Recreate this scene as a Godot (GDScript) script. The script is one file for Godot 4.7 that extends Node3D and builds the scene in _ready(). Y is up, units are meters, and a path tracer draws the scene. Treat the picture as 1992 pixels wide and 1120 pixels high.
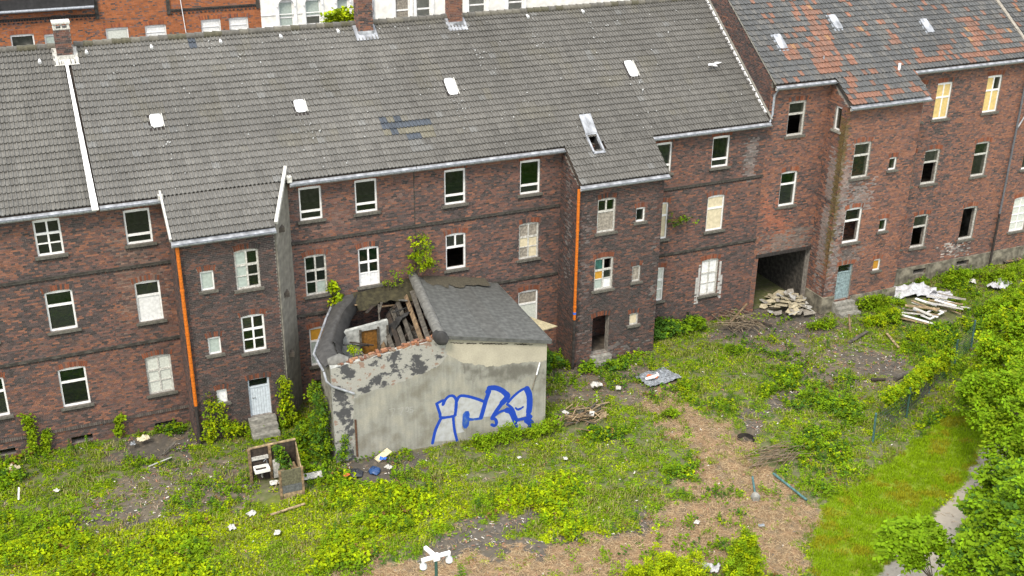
extends Node3D

const UP := Vector3.UP
const RS := 0.73      # pitch of the three long roofs (rise per metre)
const RC := 10.67     # their height where z = 0
const DS := 0.70      # the taller house
const DC := 12.42
var rng := RandomNumberGenerator.new()
var n1 := FastNoiseLite.new()
var n2 := FastNoiseLite.new()
var n3 := FastNoiseLite.new()
var M := {}
var used := {}
var brick_mesh: ArrayMesh
var tile_mesh: ArrayMesh
var pantile_mesh: ArrayMesh


# ------------------------------------------------------------------ mesh collecting
class MB:
	var v := PackedVector3Array()
	var n := PackedVector3Array()
	var uv := PackedVector2Array()
	var c := PackedColorArray()
	var ix := PackedInt32Array()
	var col := Color.WHITE
	var colored := false

	func tri(a: Vector3, b: Vector3, d: Vector3) -> void:
		var nn := (b - a).cross(d - a).normalized()
		var k := v.size()
		for q in [a, b, d]:
			v.append(q)
			n.append(nn)
			uv.append(Vector2(q.x, q.z))
			c.append(col)
		ix.append_array([k, k + 2, k + 1])

	func quad(a: Vector3, b: Vector3, d: Vector3, e: Vector3) -> void:
		var nn := (b - a).cross(d - a)
		if nn.length_squared() < 1e-12:
			nn = (d - a).cross(e - a)
		nn = nn.normalized()
		var k := v.size()
		v.append_array([a, b, d, e])
		n.append_array([nn, nn, nn, nn])
		uv.append_array([Vector2(0, 1), Vector2(1, 1), Vector2(1, 0), Vector2(0, 0)])
		c.append_array([col, col, col, col])
		ix.append_array([k, k + 2, k + 1, k, k + 3, k + 2])

	# a box with its centre at o and half axes x, y, z
	func obox(o: Vector3, x: Vector3, y: Vector3, z: Vector3) -> void:
		quad(o - x - y + z, o + x - y + z, o + x + y + z, o - x + y + z)
		quad(o + x - y - z, o - x - y - z, o - x + y - z, o + x + y - z)
		quad(o + x - y + z, o + x - y - z, o + x + y - z, o + x + y + z)
		quad(o - x - y - z, o - x - y + z, o - x + y + z, o - x + y - z)
		quad(o - x + y + z, o + x + y + z, o + x + y - z, o - x + y - z)
		quad(o - x - y - z, o + x - y - z, o + x - y + z, o - x - y + z)

	func box(a: Vector3, b: Vector3) -> void:
		var h := (b - a) * 0.5
		obox((a + b) * 0.5, Vector3(h.x, 0, 0), Vector3(0, h.y, 0), Vector3(0, 0, h.z))

	# a bar of rectangular section from a to b
	func bar(a: Vector3, b: Vector3, w: float, h: float, up := Vector3.UP) -> void:
		var d := (b - a) * 0.5
		var dn := d.normalized()
		var u2 := up if absf(dn.dot(up)) < 0.98 else Vector3.RIGHT
		var s := dn.cross(u2).normalized()
		var t := s.cross(dn).normalized()
		obox((a + b) * 0.5, s * w * 0.5, t * h * 0.5, -d)

	# a round tube through points, each with a radius
	func tube(pts: Array, rad: Array, seg := 8, cap := true) -> void:
		var rings := []
		for i in pts.size():
			var d: Vector3 = pts[mini(i + 1, pts.size() - 1)] - pts[maxi(i - 1, 0)]
			d = d.normalized()
			var u2 := Vector3.UP if absf(d.y) < 0.95 else Vector3.RIGHT
			var s := d.cross(u2).normalized()
			var t := s.cross(d).normalized()
			var k0 := v.size()
			for j in seg:
				var a := TAU * j / seg
				var w := s * cos(a) + t * sin(a)
				v.append(pts[i] + w * rad[mini(i, rad.size() - 1)])
				n.append(w)
				uv.append(Vector2(float(j) / seg, i))
				c.append(col)
			rings.append(k0)
		for i in pts.size() - 1:
			for j in seg:
				var j2 := (j + 1) % seg
				var a: int = rings[i] + j
				var b: int = rings[i] + j2
				var d2: int = rings[i + 1] + j2
				var e: int = rings[i + 1] + j
				ix.append_array([a, b, d2, a, d2, e])
		if cap:
			for end in [0, pts.size() - 1]:
				var k0 := v.size()
				var nn: Vector3 = (pts[0] - pts[1]).normalized() if end == 0 else (pts[-1] - pts[-2]).normalized()
				for j in seg:
					v.append(v[rings[end] + j])
					n.append(nn)
					uv.append(Vector2.ZERO)
					c.append(col)
				for j in range(1, seg - 1):
					ix.append_array([k0, k0 + j + 1, k0 + j] if end == 0 else [k0, k0 + j, k0 + j + 1])

	# a surface from a grid of points [rows][cols], smooth
	func grid(g: Array) -> void:
		var rows := g.size()
		var cols: int = g[0].size()
		var k := v.size()
		for i in rows:
			for j in cols:
				var a: Vector3 = g[mini(i + 1, rows - 1)][j] - g[maxi(i - 1, 0)][j]
				var b: Vector3 = g[i][mini(j + 1, cols - 1)] - g[i][maxi(j - 1, 0)]
				v.append(g[i][j])
				n.append(b.cross(a).normalized())
				uv.append(Vector2(float(j) / (cols - 1), float(i) / (rows - 1)))
				c.append(col)
		for i in rows - 1:
			for j in cols - 1:
				var q := k + i * cols + j
				ix.append_array([q, q + cols, q + 1, q + 1, q + cols, q + cols + 1])

	func mesh() -> ArrayMesh:
		var arr := []
		arr.resize(Mesh.ARRAY_MAX)
		arr[Mesh.ARRAY_VERTEX] = v
		arr[Mesh.ARRAY_NORMAL] = n
		arr[Mesh.ARRAY_TEX_UV] = uv
		if colored:
			arr[Mesh.ARRAY_COLOR] = c
		arr[Mesh.ARRAY_INDEX] = ix
		var m := ArrayMesh.new()
		m.add_surface_from_arrays(Mesh.PRIMITIVE_TRIANGLES, arr)
		return m


# ------------------------------------------------------------------ node helpers
func numbered(called: String) -> String:
	if not used.has(called):
		used[called] = 0
		return called
	used[called] += 1
	return "%s_%03d" % [called, used[called]]


func thing(called: String, label: String, category: String, at := Vector3.ZERO, group := "") -> Node3D:
	var o := Node3D.new()
	o.name = numbered(called)
	o.position = at
	add_child(o)
	tag(o, label, category, group)
	return o


func tag(o: Node3D, label: String, category: String, group := "") -> void:
	o.set_meta("label", label)
	o.set_meta("category", category)
	if group:
		o.set_meta("group", group)


func node(called: String, parent: Node) -> Node3D:
	var o := Node3D.new()
	o.name = called
	parent.add_child(o, true)
	return o


func put(called: String, mesh: Mesh, mat: Material, parent: Node, at := Transform3D()) -> MeshInstance3D:
	var o := MeshInstance3D.new()
	o.name = called if parent != self else numbered(called)
	o.mesh = mesh
	o.material_override = mat
	o.transform = at
	parent.add_child(o, true)
	return o


func multi(called: String, mesh: Mesh, mat: Material, buf: PackedFloat32Array, parent: Node) -> MultiMeshInstance3D:
	var mm := MultiMesh.new()
	mm.transform_format = MultiMesh.TRANSFORM_3D
	mm.use_colors = true
	mm.mesh = mesh
	mm.instance_count = buf.size() / 16
	mm.buffer = buf
	var o := MultiMeshInstance3D.new()
	o.name = called if parent != self else numbered(called)
	o.multimesh = mm
	o.material_override = mat
	o.set_meta("kind", "stuff")
	parent.add_child(o, true)
	return o


func push(buf: PackedFloat32Array, x: Vector3, y: Vector3, z: Vector3, o: Vector3, c: Color) -> void:
	buf.append_array([x.x, y.x, z.x, o.x, x.y, y.y, z.y, o.y, x.z, y.z, z.z, o.z, c.r, c.g, c.b, 1.0])


func lin(r: float, g: float, b: float) -> Color:
	return Color(r, g, b).linear_to_srgb()


func noise_tex(freq: float, lo: float, hi: float, seed_: int, octaves := 4, size := 512, a := Color.BLACK, b := Color.BLACK) -> NoiseTexture2D:
	var f := FastNoiseLite.new()
	f.seed = seed_
	f.frequency = freq
	f.fractal_octaves = octaves
	var t := NoiseTexture2D.new()
	t.width = size
	t.height = size
	t.seamless = true
	t.noise = f
	var g := Gradient.new()
	g.set_color(0, Color(lo, lo, lo) if a == b else a)
	g.set_color(1, Color(hi, hi, hi) if a == b else b)
	t.color_ramp = g
	return t


func flat(r: float, g: float, b: float, rough := 0.85, metal := 0.0) -> StandardMaterial3D:
	var m := StandardMaterial3D.new()
	m.albedo_color = lin(r, g, b)
	m.roughness = rough
	m.metallic = metal
	return m


# a colour with mottling and fine relief, laid by world position
func rough(r: float, g: float, b: float, tex: Texture2D, scale := 0.5, rgh := 0.9, bump := 0.0, metal := 0.0) -> StandardMaterial3D:
	var m := flat(r, g, b, rgh, metal)
	m.albedo_texture = tex
	m.uv1_triplanar = true
	m.uv1_world_triplanar = true
	m.uv1_scale = Vector3.ONE * scale
	if bump > 0.0:
		m.heightmap_enabled = true
		m.heightmap_texture = tex
		m.heightmap_scale = bump
	return m


func materials() -> void:
	var mott := noise_tex(0.012, 0.62, 1.0, 3, 5)
	var fine := noise_tex(0.05, 0.7, 1.0, 5, 3)
	var dirt := noise_tex(0.008, 0.45, 1.0, 9, 6)
	var soft := noise_tex(0.012, 0.86, 1.0, 21, 4)
	M.mortar = rough(0.31, 0.28, 0.245, mott, 0.7, 0.95)
	M.mortar_dark = rough(0.25, 0.22, 0.195, mott, 0.7, 0.95)
	M.plaster_in = rough(0.34, 0.32, 0.28, dirt, 0.4)
	M.floor_in = rough(0.16, 0.13, 0.10, dirt, 0.4)
	M.brick = flat(1, 1, 1, 0.9)
	M.brick.vertex_color_use_as_albedo = true
	M.brick.albedo_texture = fine
	M.brick.uv1_triplanar = true
	M.brick.uv1_world_triplanar = true
	M.brick.uv1_scale = Vector3.ONE * 1.3
	M.tile = flat(1, 1, 1, 0.85)
	M.tile.vertex_color_use_as_albedo = true
	M.tile.albedo_texture = noise_tex(0.03, 0.66, 1.0, 14, 5)
	M.tile.uv1_triplanar = true
	M.tile.uv1_world_triplanar = true
	M.tile.uv1_scale = Vector3.ONE * 0.45
	M.leaf = flat(1, 1, 1, 0.75)
	M.leaf.metallic_specular = 0.22
	M.leaf.vertex_color_use_as_albedo = true
	M.leaf.backlight_enabled = true
	M.leaf.backlight = Color(0.55, 0.6, 0.2)
	M.dry = flat(1, 1, 1, 0.9)
	M.dry.vertex_color_use_as_albedo = true
	M.white = rough(0.84, 0.83, 0.81, soft, 0.9, 0.5)
	M.white_old = rough(0.70, 0.68, 0.62, mott, 1.1, 0.7)
	M.white_clean = rough(0.85, 0.85, 0.85, soft, 0.8, 0.5)
	M.concrete = rough(0.34, 0.325, 0.28, mott, 0.6, 0.95, 0.4)
	M.sill = rough(0.15, 0.14, 0.115, mott, 0.9, 0.95, 0.4)
	M.plinth = rough(0.30, 0.27, 0.20, dirt, 0.45, 0.95, 0.5)
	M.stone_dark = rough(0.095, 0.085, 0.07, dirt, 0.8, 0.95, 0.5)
	M.render = rough(0.27, 0.25, 0.205, mott, 0.35, 0.95, 0.4)
	M.felt = rough(0.125, 0.127, 0.118, mott, 0.5, 0.95, 0.5)
	M.felt_dark = rough(0.05, 0.048, 0.045, dirt, 0.5, 0.9, 1.0)
	M.felt_light = rough(0.21, 0.205, 0.185, mott, 0.6, 0.95, 0.8)
	M.moss = rough(0.075, 0.065, 0.03, dirt, 0.9, 1.0, 2.0)
	M.zinc = rough(0.44, 0.47, 0.51, mott, 1.1, 0.4, 0.0, 0.3)
	M.lead = rough(0.56, 0.58, 0.62, dirt, 0.5, 0.5)
	M.pipe_grey = rough(0.20, 0.21, 0.235, mott, 0.8, 0.5, 0.0, 0.2)
	M.pipe_rust = rough(0.055, 0.045, 0.04, dirt, 1.0, 0.9)
	M.orange = rough(0.78, 0.20, 0.015, mott, 1.2, 0.45)
	M.blue = flat(0.02, 0.12, 0.55, 0.6)
	M.teal_door = rough(0.33, 0.44, 0.46, mott, 0.8, 0.8)
	M.pale_door = rough(0.58, 0.64, 0.69, soft, 0.9, 0.75)
	M.door_dark = rough(0.05, 0.055, 0.05, dirt, 0.9, 0.6)
	M.board = rough(0.62, 0.54, 0.37, soft, 0.7, 0.85)
	M.board_grey = rough(0.38, 0.34, 0.28, mott, 0.9, 0.9)
	M.ochre = rough(0.5, 0.25, 0.02, soft, 0.7, 0.8)
	M.yellow = rough(0.66, 0.49, 0.19, soft, 0.7, 0.8)
	M.curtain = rough(0.60, 0.62, 0.56, soft, 1.2, 0.9)
	M.blind = rough(0.76, 0.76, 0.75, soft, 0.9, 0.8)
	M.film = rough(0.40, 0.46, 0.42, soft, 1.0, 0.35)
	M.teal = rough(0.04, 0.17, 0.14, dirt, 1.0, 0.6)
	M.glass = StandardMaterial3D.new()
	M.glass.albedo_color = Color(0.16, 0.2, 0.17, 0.3)
	M.glass.transparency = BaseMaterial3D.TRANSPARENCY_ALPHA
	M.glass.roughness = 0.03
	M.glass_dusty = M.glass.duplicate()
	M.glass_dusty.albedo_color = Color(0.3, 0.33, 0.3, 0.25)
	M.glass_green = M.glass.duplicate()
	M.glass_green.albedo_color = Color(0.1, 0.19, 0.1, 0.34)
	M.dome = rough(0.76, 0.77, 0.77, soft, 1.3, 0.3)
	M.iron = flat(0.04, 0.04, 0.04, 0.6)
	M.brown_door = rough(0.30, 0.135, 0.02, mott, 0.9, 0.7)
	M.old_plaster = rough(0.52, 0.53, 0.49, mott, 0.5, 0.95, 0.6)
	M.wood_grey = rough(0.16, 0.14, 0.11, dirt, 0.9, 0.9, 0.6)
	M.wood_dark = rough(0.07, 0.05, 0.035, dirt, 0.9, 0.9, 0.5)
	M.wood = rough(0.36, 0.24, 0.13, dirt, 1.0, 0.85, 0.4)
	M.wood_pale = rough(0.55, 0.40, 0.22, dirt, 1.0, 0.85, 0.3)
	M.stick = rough(0.34, 0.26, 0.17, dirt, 1.4, 0.95)
	M.bark = rough(0.10, 0.08, 0.055, mott, 1.0, 0.95, 1.0)
	M.porcelain = flat(0.72, 0.71, 0.66, 0.2)
	M.tarp = rough(0.66, 0.66, 0.68, mott, 0.8, 0.5)
	M.plastic = rough(0.42, 0.45, 0.48, dirt, 1.5, 0.25)
	M.slab = rough(0.62, 0.54, 0.37, mott, 1.1, 0.95, 0.6)
	M.slab_grey = rough(0.60, 0.585, 0.54, mott, 1.1, 0.95, 0.6)
	M.fence_green = flat(0.035, 0.085, 0.07, 0.5)
	M.post_teal = rough(0.10, 0.24, 0.24, dirt, 1.5, 0.6)
	M.cream = rough(0.86, 0.84, 0.78, soft, 0.3, 0.85)
	M.trim = rough(0.88, 0.87, 0.85, soft, 0.3, 0.8)
	M.slate = rough(0.07, 0.07, 0.072, mott, 0.5, 0.7)
	M.black_bag = flat(0.03, 0.032, 0.04, 0.3)
	M.blue_bag = flat(0.02, 0.06, 0.17, 0.4)
	M.red = flat(0.55, 0.12, 0.03, 0.7)
	M.path = rough(0.34, 0.32, 0.285, dirt, 0.25, 0.95, 0.4)
	M.earth = rough(0.055, 0.048, 0.04, dirt, 0.6, 1.0, 2.0)


func shared_meshes() -> void:
	var b := MB.new()   # a unit brick, the face at z = 0
	b.quad(Vector3(-.5, -.5, 0), Vector3(.5, -.5, 0), Vector3(.5, .5, 0), Vector3(-.5, .5, 0))
	b.quad(Vector3(.5, -.5, 0), Vector3(.5, -.5, -1), Vector3(.5, .5, -1), Vector3(.5, .5, 0))
	b.quad(Vector3(-.5, -.5, -1), Vector3(-.5, -.5, 0), Vector3(-.5, .5, 0), Vector3(-.5, .5, -1))
	b.quad(Vector3(-.5, .5, 0), Vector3(.5, .5, 0), Vector3(.5, .5, -1), Vector3(-.5, .5, -1))
	b.quad(Vector3(-.5, -.5, -1), Vector3(.5, -.5, -1), Vector3(.5, -.5, 0), Vector3(-.5, -.5, 0))
	brick_mesh = b.mesh()
	tile_mesh = tile_shape([[0, .05], [.014, .058], [.036, .05], [.05, .004], [.06, 0], [.15, 0], [.161, .05], [.175, .058], [.197, .05], [.211, .004], [.221, 0], [.311, 0], [.322, .05]], .41, .082)
	pantile_mesh = tile_shape([[0, .045], [.03, .052], [.06, .04], [.095, .012], [.14, 0], [.19, .006], [.235, .03]], .42, .08)


# x across, y out of the roof, z down the slope; the lower edge at z = 0
func tile_shape(prof: Array, length: float, lift: float) -> ArrayMesh:
	var b := MB.new()
	for i in prof.size() - 1:
		var x0: float = prof[i][0]
		var x1: float = prof[i + 1][0]
		var h0: float = prof[i][1]
		var h1: float = prof[i + 1][1]
		b.quad(Vector3(x0, h0 + lift, 0), Vector3(x1, h1 + lift, 0), Vector3(x1, h1 + .012, -length), Vector3(x0, h0 + .012, -length))
		b.quad(Vector3(x0, h0 + lift - .058, -.002), Vector3(x1, h1 + lift - .058, -.002), Vector3(x1, h1 + lift, 0), Vector3(x0, h0 + lift, 0))
	var e: Array = prof[-1]
	b.quad(Vector3(e[0], e[1] + lift - .058, 0), Vector3(e[0], e[1] - .012, -length), Vector3(e[0], e[1] + .012, -length), Vector3(e[0], e[1] + lift, 0))
	return b.mesh()


# ------------------------------------------------------------------ walls
# a slab in the plane (ud, vd) with openings cut through; tops may slope from tl to tr
func panel(b: MB, o: Vector3, ud: Vector3, vd: Vector3, u0: float, u1: float, v0: float, tl: float, tr: float, ops: Array, thick: float) -> void:
	var n := ud.cross(vd).normalized()
	var us := [u0, u1]
	var vs := [v0, minf(tl, tr)]
	for r: Rect2 in ops:
		us.append_array([clampf(r.position.x, u0, u1), clampf(r.end.x, u0, u1)])
		vs.append_array([r.position.y, r.end.y])
	us.sort()
	vs.sort()
	var bk := n * -thick
	for i in us.size() - 1:
		if us[i + 1] - us[i] < 0.001:
			continue
		for j in vs.size():
			var last := j == vs.size() - 1
			if not last and vs[j + 1] - vs[j] < 0.001:
				continue
			var ya: float = vs[j]
			var yl: float = lerpf(tl, tr, (us[i] - u0) / (u1 - u0)) if last else vs[j + 1]
			var yr: float = lerpf(tl, tr, (us[i + 1] - u0) / (u1 - u0)) if last else vs[j + 1]
			if last and maxf(yl, yr) - ya < 0.001:
				continue
			var mid := Vector2((us[i] + us[i + 1]) * .5, (ya + minf(yl, yr)) * .5)
			var hit := false
			for r: Rect2 in ops:
				hit = hit or r.has_point(mid)
			if hit:
				continue
			var a: Vector3 = o + ud * us[i] + vd * ya
			var c: Vector3 = o + ud * us[i + 1] + vd * ya
			var d: Vector3 = o + ud * us[i + 1] + vd * yr
			var e: Vector3 = o + ud * us[i] + vd * yl
			b.quad(a, c, d, e)
			b.quad(c + bk, a + bk, e + bk, d + bk)
	for r: Rect2 in ops:
		var a: Vector3 = o + ud * r.position.x + vd * r.position.y
		var c: Vector3 = o + ud * r.end.x + vd * r.position.y
		var d: Vector3 = o + ud * r.end.x + vd * r.end.y
		var e: Vector3 = o + ud * r.position.x + vd * r.end.y
		b.quad(a, a + bk, c + bk, c)
		b.quad(c, c + bk, d + bk, d)
		b.quad(d, d + bk, e + bk, e)
		b.quad(e, e + bk, a + bk, a)
	var q := [o + ud * u0 + vd * v0, o + ud * u1 + vd * v0, o + ud * u1 + vd * tr, o + ud * u0 + vd * tl]
	for i in 4:
		b.quad(q[i], q[i] + bk, q[(i + 1) % 4] + bk, q[(i + 1) % 4])


const ORANGE_B := Color(0.228, 0.1, 0.06)
const RED_B := Color(0.165, 0.08, 0.06)
const MID_B := Color(0.126, 0.073, 0.059)
const DARK_B := Color(0.078, 0.056, 0.052)
const BLACK_B := Color(0.052, 0.043, 0.04)
const CHALK := Color(0.235, 0.215, 0.2)
const MOSS_B := Color(0.11, 0.08, 0.022)

# stains that the photograph shows on the walls: x0, y0, x1, y1, z of the wall's face, colour, share of bricks
var stains := []


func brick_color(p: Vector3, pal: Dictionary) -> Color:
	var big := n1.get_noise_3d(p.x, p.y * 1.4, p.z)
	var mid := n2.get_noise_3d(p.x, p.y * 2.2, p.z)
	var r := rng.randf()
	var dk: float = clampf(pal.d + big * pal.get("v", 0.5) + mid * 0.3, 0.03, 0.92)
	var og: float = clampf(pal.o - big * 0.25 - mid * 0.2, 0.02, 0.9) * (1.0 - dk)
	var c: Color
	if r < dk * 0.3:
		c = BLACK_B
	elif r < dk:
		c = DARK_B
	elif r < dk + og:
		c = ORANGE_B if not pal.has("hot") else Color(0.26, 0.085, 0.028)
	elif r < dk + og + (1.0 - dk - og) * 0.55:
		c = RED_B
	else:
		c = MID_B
	for s in stains:
		if absf(p.z - s[4]) < 0.3 and p.x > s[0] and p.x < s[2] and p.y > s[1] and p.y < s[3]:
			var ex: float = minf(minf(p.x - s[0], s[2] - p.x) / maxf(0.2, (s[2] - s[0]) * 0.4), minf(p.y - s[1], s[3] - p.y) / maxf(0.2, (s[3] - s[1]) * 0.3))
			if rng.randf() < s[6] * clampf(ex, 0.0, 1.0) * (1.0 + 1.6 * n2.get_noise_3d(p.x * 1.7, p.y * 0.7, p.z)):
				c = c.lerp(s[5], rng.randf_range(0.35, 0.8))
	var k: float = rng.randf_range(0.78, 1.25) * pal.get("k", 1.0)
	return Color(c.r * k, c.g * k, c.b * k)


# bricks in courses, stretchers and headers by turns; cut at openings, under the line top and over the line bot (each [value at u0, value at u1])
func lay(buf: PackedFloat32Array, o: Vector3, ud: Vector3, u0: float, u1: float, bot: Array, top: Array, ops: Array, pal: Dictionary) -> void:
	var n := ud.cross(UP).normalized()
	var H := 0.0765
	var row := 0
	var v: float = floorf(minf(bot[0], bot[1]) / H) * H
	while v < maxf(top[0], top[1]):
		var vc := v + H * 0.5
		var cuts := [[u0, u1]]
		for r: Rect2 in ops:
			if vc > r.position.y and vc < r.end.y:
				var nx := []
				for c in cuts:
					if r.end.x <= c[0] or r.position.x >= c[1]:
						nx.append(c)
						continue
					if r.position.x > c[0]:
						nx.append([c[0], r.position.x])
					if r.end.x < c[1]:
						nx.append([r.end.x, c[1]])
				cuts = nx
		var stretch := row % 2 == 0
		var pitch := 0.2615 if stretch else 0.131
		var off := (0.131 if row % 4 == 2 else 0.0) if stretch else 0.065
		for c in cuts:
			var k: float = floorf((c[0] - off) / pitch)
			while k * pitch + off < c[1]:
				var a: float = maxf(k * pitch + off + 0.006, c[0] + 0.003)
				var e: float = minf((k + 1) * pitch + off - 0.006, c[1] - 0.003)
				k += 1
				if e - a < 0.03:
					continue
				var uc := (a + e) * 0.5
				var t := (uc - u0) / (u1 - u0)
				if vc + H * 0.3 > lerpf(top[0], top[1], t) or vc < lerpf(bot[0], bot[1], t):
					continue
				var p := o + ud * uc + UP * vc
				var col := brick_color(p, pal)
				push(buf, ud * (e - a), UP * (H - 0.0135), n * 0.03, p + n * rng.randf_range(0.008, 0.016), col)
		v += H
		row += 1


# a flat arch of upright bricks over an opening; it sags at the springing, so the head of the opening reads as a segment
func arch(buf: PackedFloat32Array, o: Vector3, ud: Vector3, r: Rect2, rise: float, pal: Dictionary) -> void:
	var n := ud.cross(UP).normalized()
	var w := r.size.x + 0.2
	var count := int(w / 0.083)
	for i in count:
		var t := (i + 0.5) / count * 2.0 - 1.0
		var ang := -t * 0.22
		var up2 := UP.rotated(n, ang)
		var side := ud.rotated(n, ang)
		var p := o + ud * (r.get_center().x + t * w * 0.5) + UP * (r.end.y + 0.115 - rise * t * t)
		var c := brick_color(p, pal)
		if rng.randf() < 0.6:
			c = Color(0.24, 0.075, 0.035) * rng.randf_range(0.6, 1.1) * pal.get("k", 1.0)
		push(buf, side * 0.073, up2 * 0.235, n * 0.12, p + n * 0.019, c)


func arch_hole(r: Rect2) -> Rect2:
	return Rect2(r.position.x - 0.1, r.end.y - 0.001, r.size.x + 0.2, 0.15)


# ------------------------------------------------------------------ windows
const PANES := {
	"big": [[0, .24, 1, 1], [0, 0, 1, .24]],
	"cross": [[0, .62, .5, 1], [.5, .62, 1, 1], [0, 0, .5, .62], [.5, 0, 1, .62]],
	"cross3": [[0, .63, .5, 1], [.5, .63, 1, 1], [0, .32, .5, .63], [.5, .32, 1, .63], [0, 0, .5, .32], [.5, 0, 1, .32]],
	"tran": [[0, .66, 1, 1], [0, 0, 1, .66]],
	"tcross": [[0, .64, .5, 1], [.5, .64, 1, 1], [0, 0, 1, .64]],
	"one": [[0, 0, 1, 1]],
	"slats": [[0, .83, 1, 1], [0, .66, 1, .83], [0, .5, 1, .66], [0, .33, 1, .5], [0, .16, 1, .33], [0, 0, 1, .16]],
	"bars": [[0, .75, .5, 1], [.5, .75, 1, 1], [0, .5, .5, .75], [.5, .5, 1, .75], [0, .25, .5, .5], [.5, .25, 1, .5], [0, 0, .5, .25], [.5, 0, 1, .25]],
}


func fill_mat(ch: String) -> Material:
	if ch == "g":
		return [M.glass, M.glass, M.glass_dusty, M.glass_green][rng.randi() % 4]
	return {"g": M.glass, "b": M.board, "B": M.board_grey, "y": M.ochre, "Y": M.yellow, "c": M.curtain, "w": M.blind, "p": M.film, "t": M.teal}[ch]


func window(parent: Node, o: Vector3, ud: Vector3, r: Rect2, kind: String, fills: String, frame_mat: Material, sill := true, sill_mat: Material = null) -> Node3D:
	var n := ud.cross(UP).normalized()
	var w := node("window", parent)
	w.position = o + ud * r.get_center().x + UP * r.position.y
	var W := r.size.x
	var Hh := r.size.y
	var b := MB.new()
	var fw := 0.07 if W > 0.7 else 0.055
	var dz := n * -0.10
	var hz := n * 0.035
	var P := func(u: float, v: float) -> Vector3: return ud * (u - W * 0.5) + UP * v + dz
	for q in [[0, 0, W, fw], [0, Hh - fw * 2.0, W, Hh], [0, fw, fw, Hh - fw * 2.0], [W - fw, fw, W, Hh - fw * 2.0]]:
		var c: Vector3 = (P.call(q[0], q[1]) + P.call(q[2], q[3])) * 0.5
		b.obox(c, ud * (q[2] - q[0]) * 0.5, UP * (q[3] - q[1]) * 0.5, hz)
	var rects: Array = PANES[kind]
	var iw := W - 2 * fw
	var ih := Hh - 3 * fw
	var bars := {}
	for q in rects:   # a bar on every inner edge, drawn once
		if q[1] > 0.0:
			var key := "h%.2f" % q[1]
			bars[key] = [minf(bars.get(key, [q[0]])[0], q[0]), maxf(bars.get(key, [0, q[2]])[1], q[2]), q[1], 0]
		if q[0] > 0.0:
			var key := "v%.2f" % q[0]
			var old: Array = bars.get(key, [9, -9, 0, 0])
			bars[key] = [minf(old[0], q[1]), maxf(old[1], q[3]), q[0], 1]
	for key in bars:
		var q: Array = bars[key]
		var bw := 0.07 if q[3] == 1 else (0.09 if absf(q[2] - 0.64) < 0.05 or kind == "big" else 0.042)
		if W < 0.7:
			bw *= 0.7
		if q[3] == 0:
			var c: Vector3 = (P.call(fw + q[0] * iw, fw + q[2] * ih) + P.call(fw + q[1] * iw, fw + q[2] * ih)) * 0.5
			b.obox(c + n * 0.004, ud * (q[1] - q[0]) * iw * 0.5, UP * bw * 0.5, hz)
		else:
			var c: Vector3 = (P.call(fw + q[2] * iw, fw + q[0] * ih) + P.call(fw + q[2] * iw, fw + q[1] * ih)) * 0.5
			b.obox(c, ud * bw * 0.5, UP * (q[1] - q[0]) * ih * 0.5, hz)
	put("frame", b.mesh(), frame_mat, w)
	for i in rects.size():
		var ch := fills[i]
		if ch == "o":
			continue
		var q: Array = rects[i]
		var g := MB.new()
		var a: Vector3 = P.call(fw + q[0] * iw + 0.012, fw + q[1] * ih + 0.012)
		var d: Vector3 = P.call(fw + q[2] * iw - 0.012, fw + q[3] * ih - 0.012)
		var c := (a + d) * 0.5
		if ch == "g":
			var hx: Vector3 = ud * (q[2] - q[0]) * iw * 0.49
			var hy: Vector3 = UP * (q[3] - q[1]) * ih * 0.49
			var tw := n * rng.randf_range(-0.004, 0.004)
			g.quad(c - hx - hy + tw, c + hx - hy - tw, c + hx + hy, c - hx + hy)
		else:
			g.obox(c - n * 0.006, ud * (q[2] - q[0]) * iw * 0.49, UP * (q[3] - q[1]) * ih * 0.49, n * 0.008)
		put("pane" if ch in "gp" else "panel", g.mesh(), fill_mat(ch), w)
	if sill:
		var s := MB.new()
		var c := n * 0.0 - UP * 0.055
		s.obox(c, ud * (W * 0.5 + 0.12), UP * 0.05, n * 0.10)
		put("sill", s.mesh(), sill_mat if sill_mat else M.concrete, w)
	return w


# a row of short bricks under a sill
func dentils(buf: PackedFloat32Array, o: Vector3, ud: Vector3, r: Rect2, pal: Dictionary) -> void:
	var n := ud.cross(UP).normalized()
	var count := int((r.size.x + 0.2) / 0.08)
	for i in count:
		var u := r.position.x - 0.1 + (i + 0.5) * (r.size.x + 0.2) / count
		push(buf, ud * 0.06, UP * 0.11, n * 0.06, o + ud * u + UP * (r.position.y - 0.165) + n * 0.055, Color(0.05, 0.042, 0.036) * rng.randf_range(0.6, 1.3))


# string course: a dark moulded band with a row of small bricks below
func string_course(parent: Node, buf: PackedFloat32Array, o: Vector3, ud: Vector3, u0: float, u1: float, y: float) -> void:
	var n := ud.cross(UP).normalized()
	var b := MB.new()
	b.obox(o + ud * (u0 + u1) * 0.5 + UP * y + n * 0.035, ud * (u1 - u0) * 0.5, UP * 0.055, n * 0.05)
	put("string_course", b.mesh(), M.stone_dark, parent)
	var k := u0 + 0.06
	while k < u1 - 0.06:
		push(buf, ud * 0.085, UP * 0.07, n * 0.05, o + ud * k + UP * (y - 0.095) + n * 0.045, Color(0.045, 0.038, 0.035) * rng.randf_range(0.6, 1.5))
		k += 0.131


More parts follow.
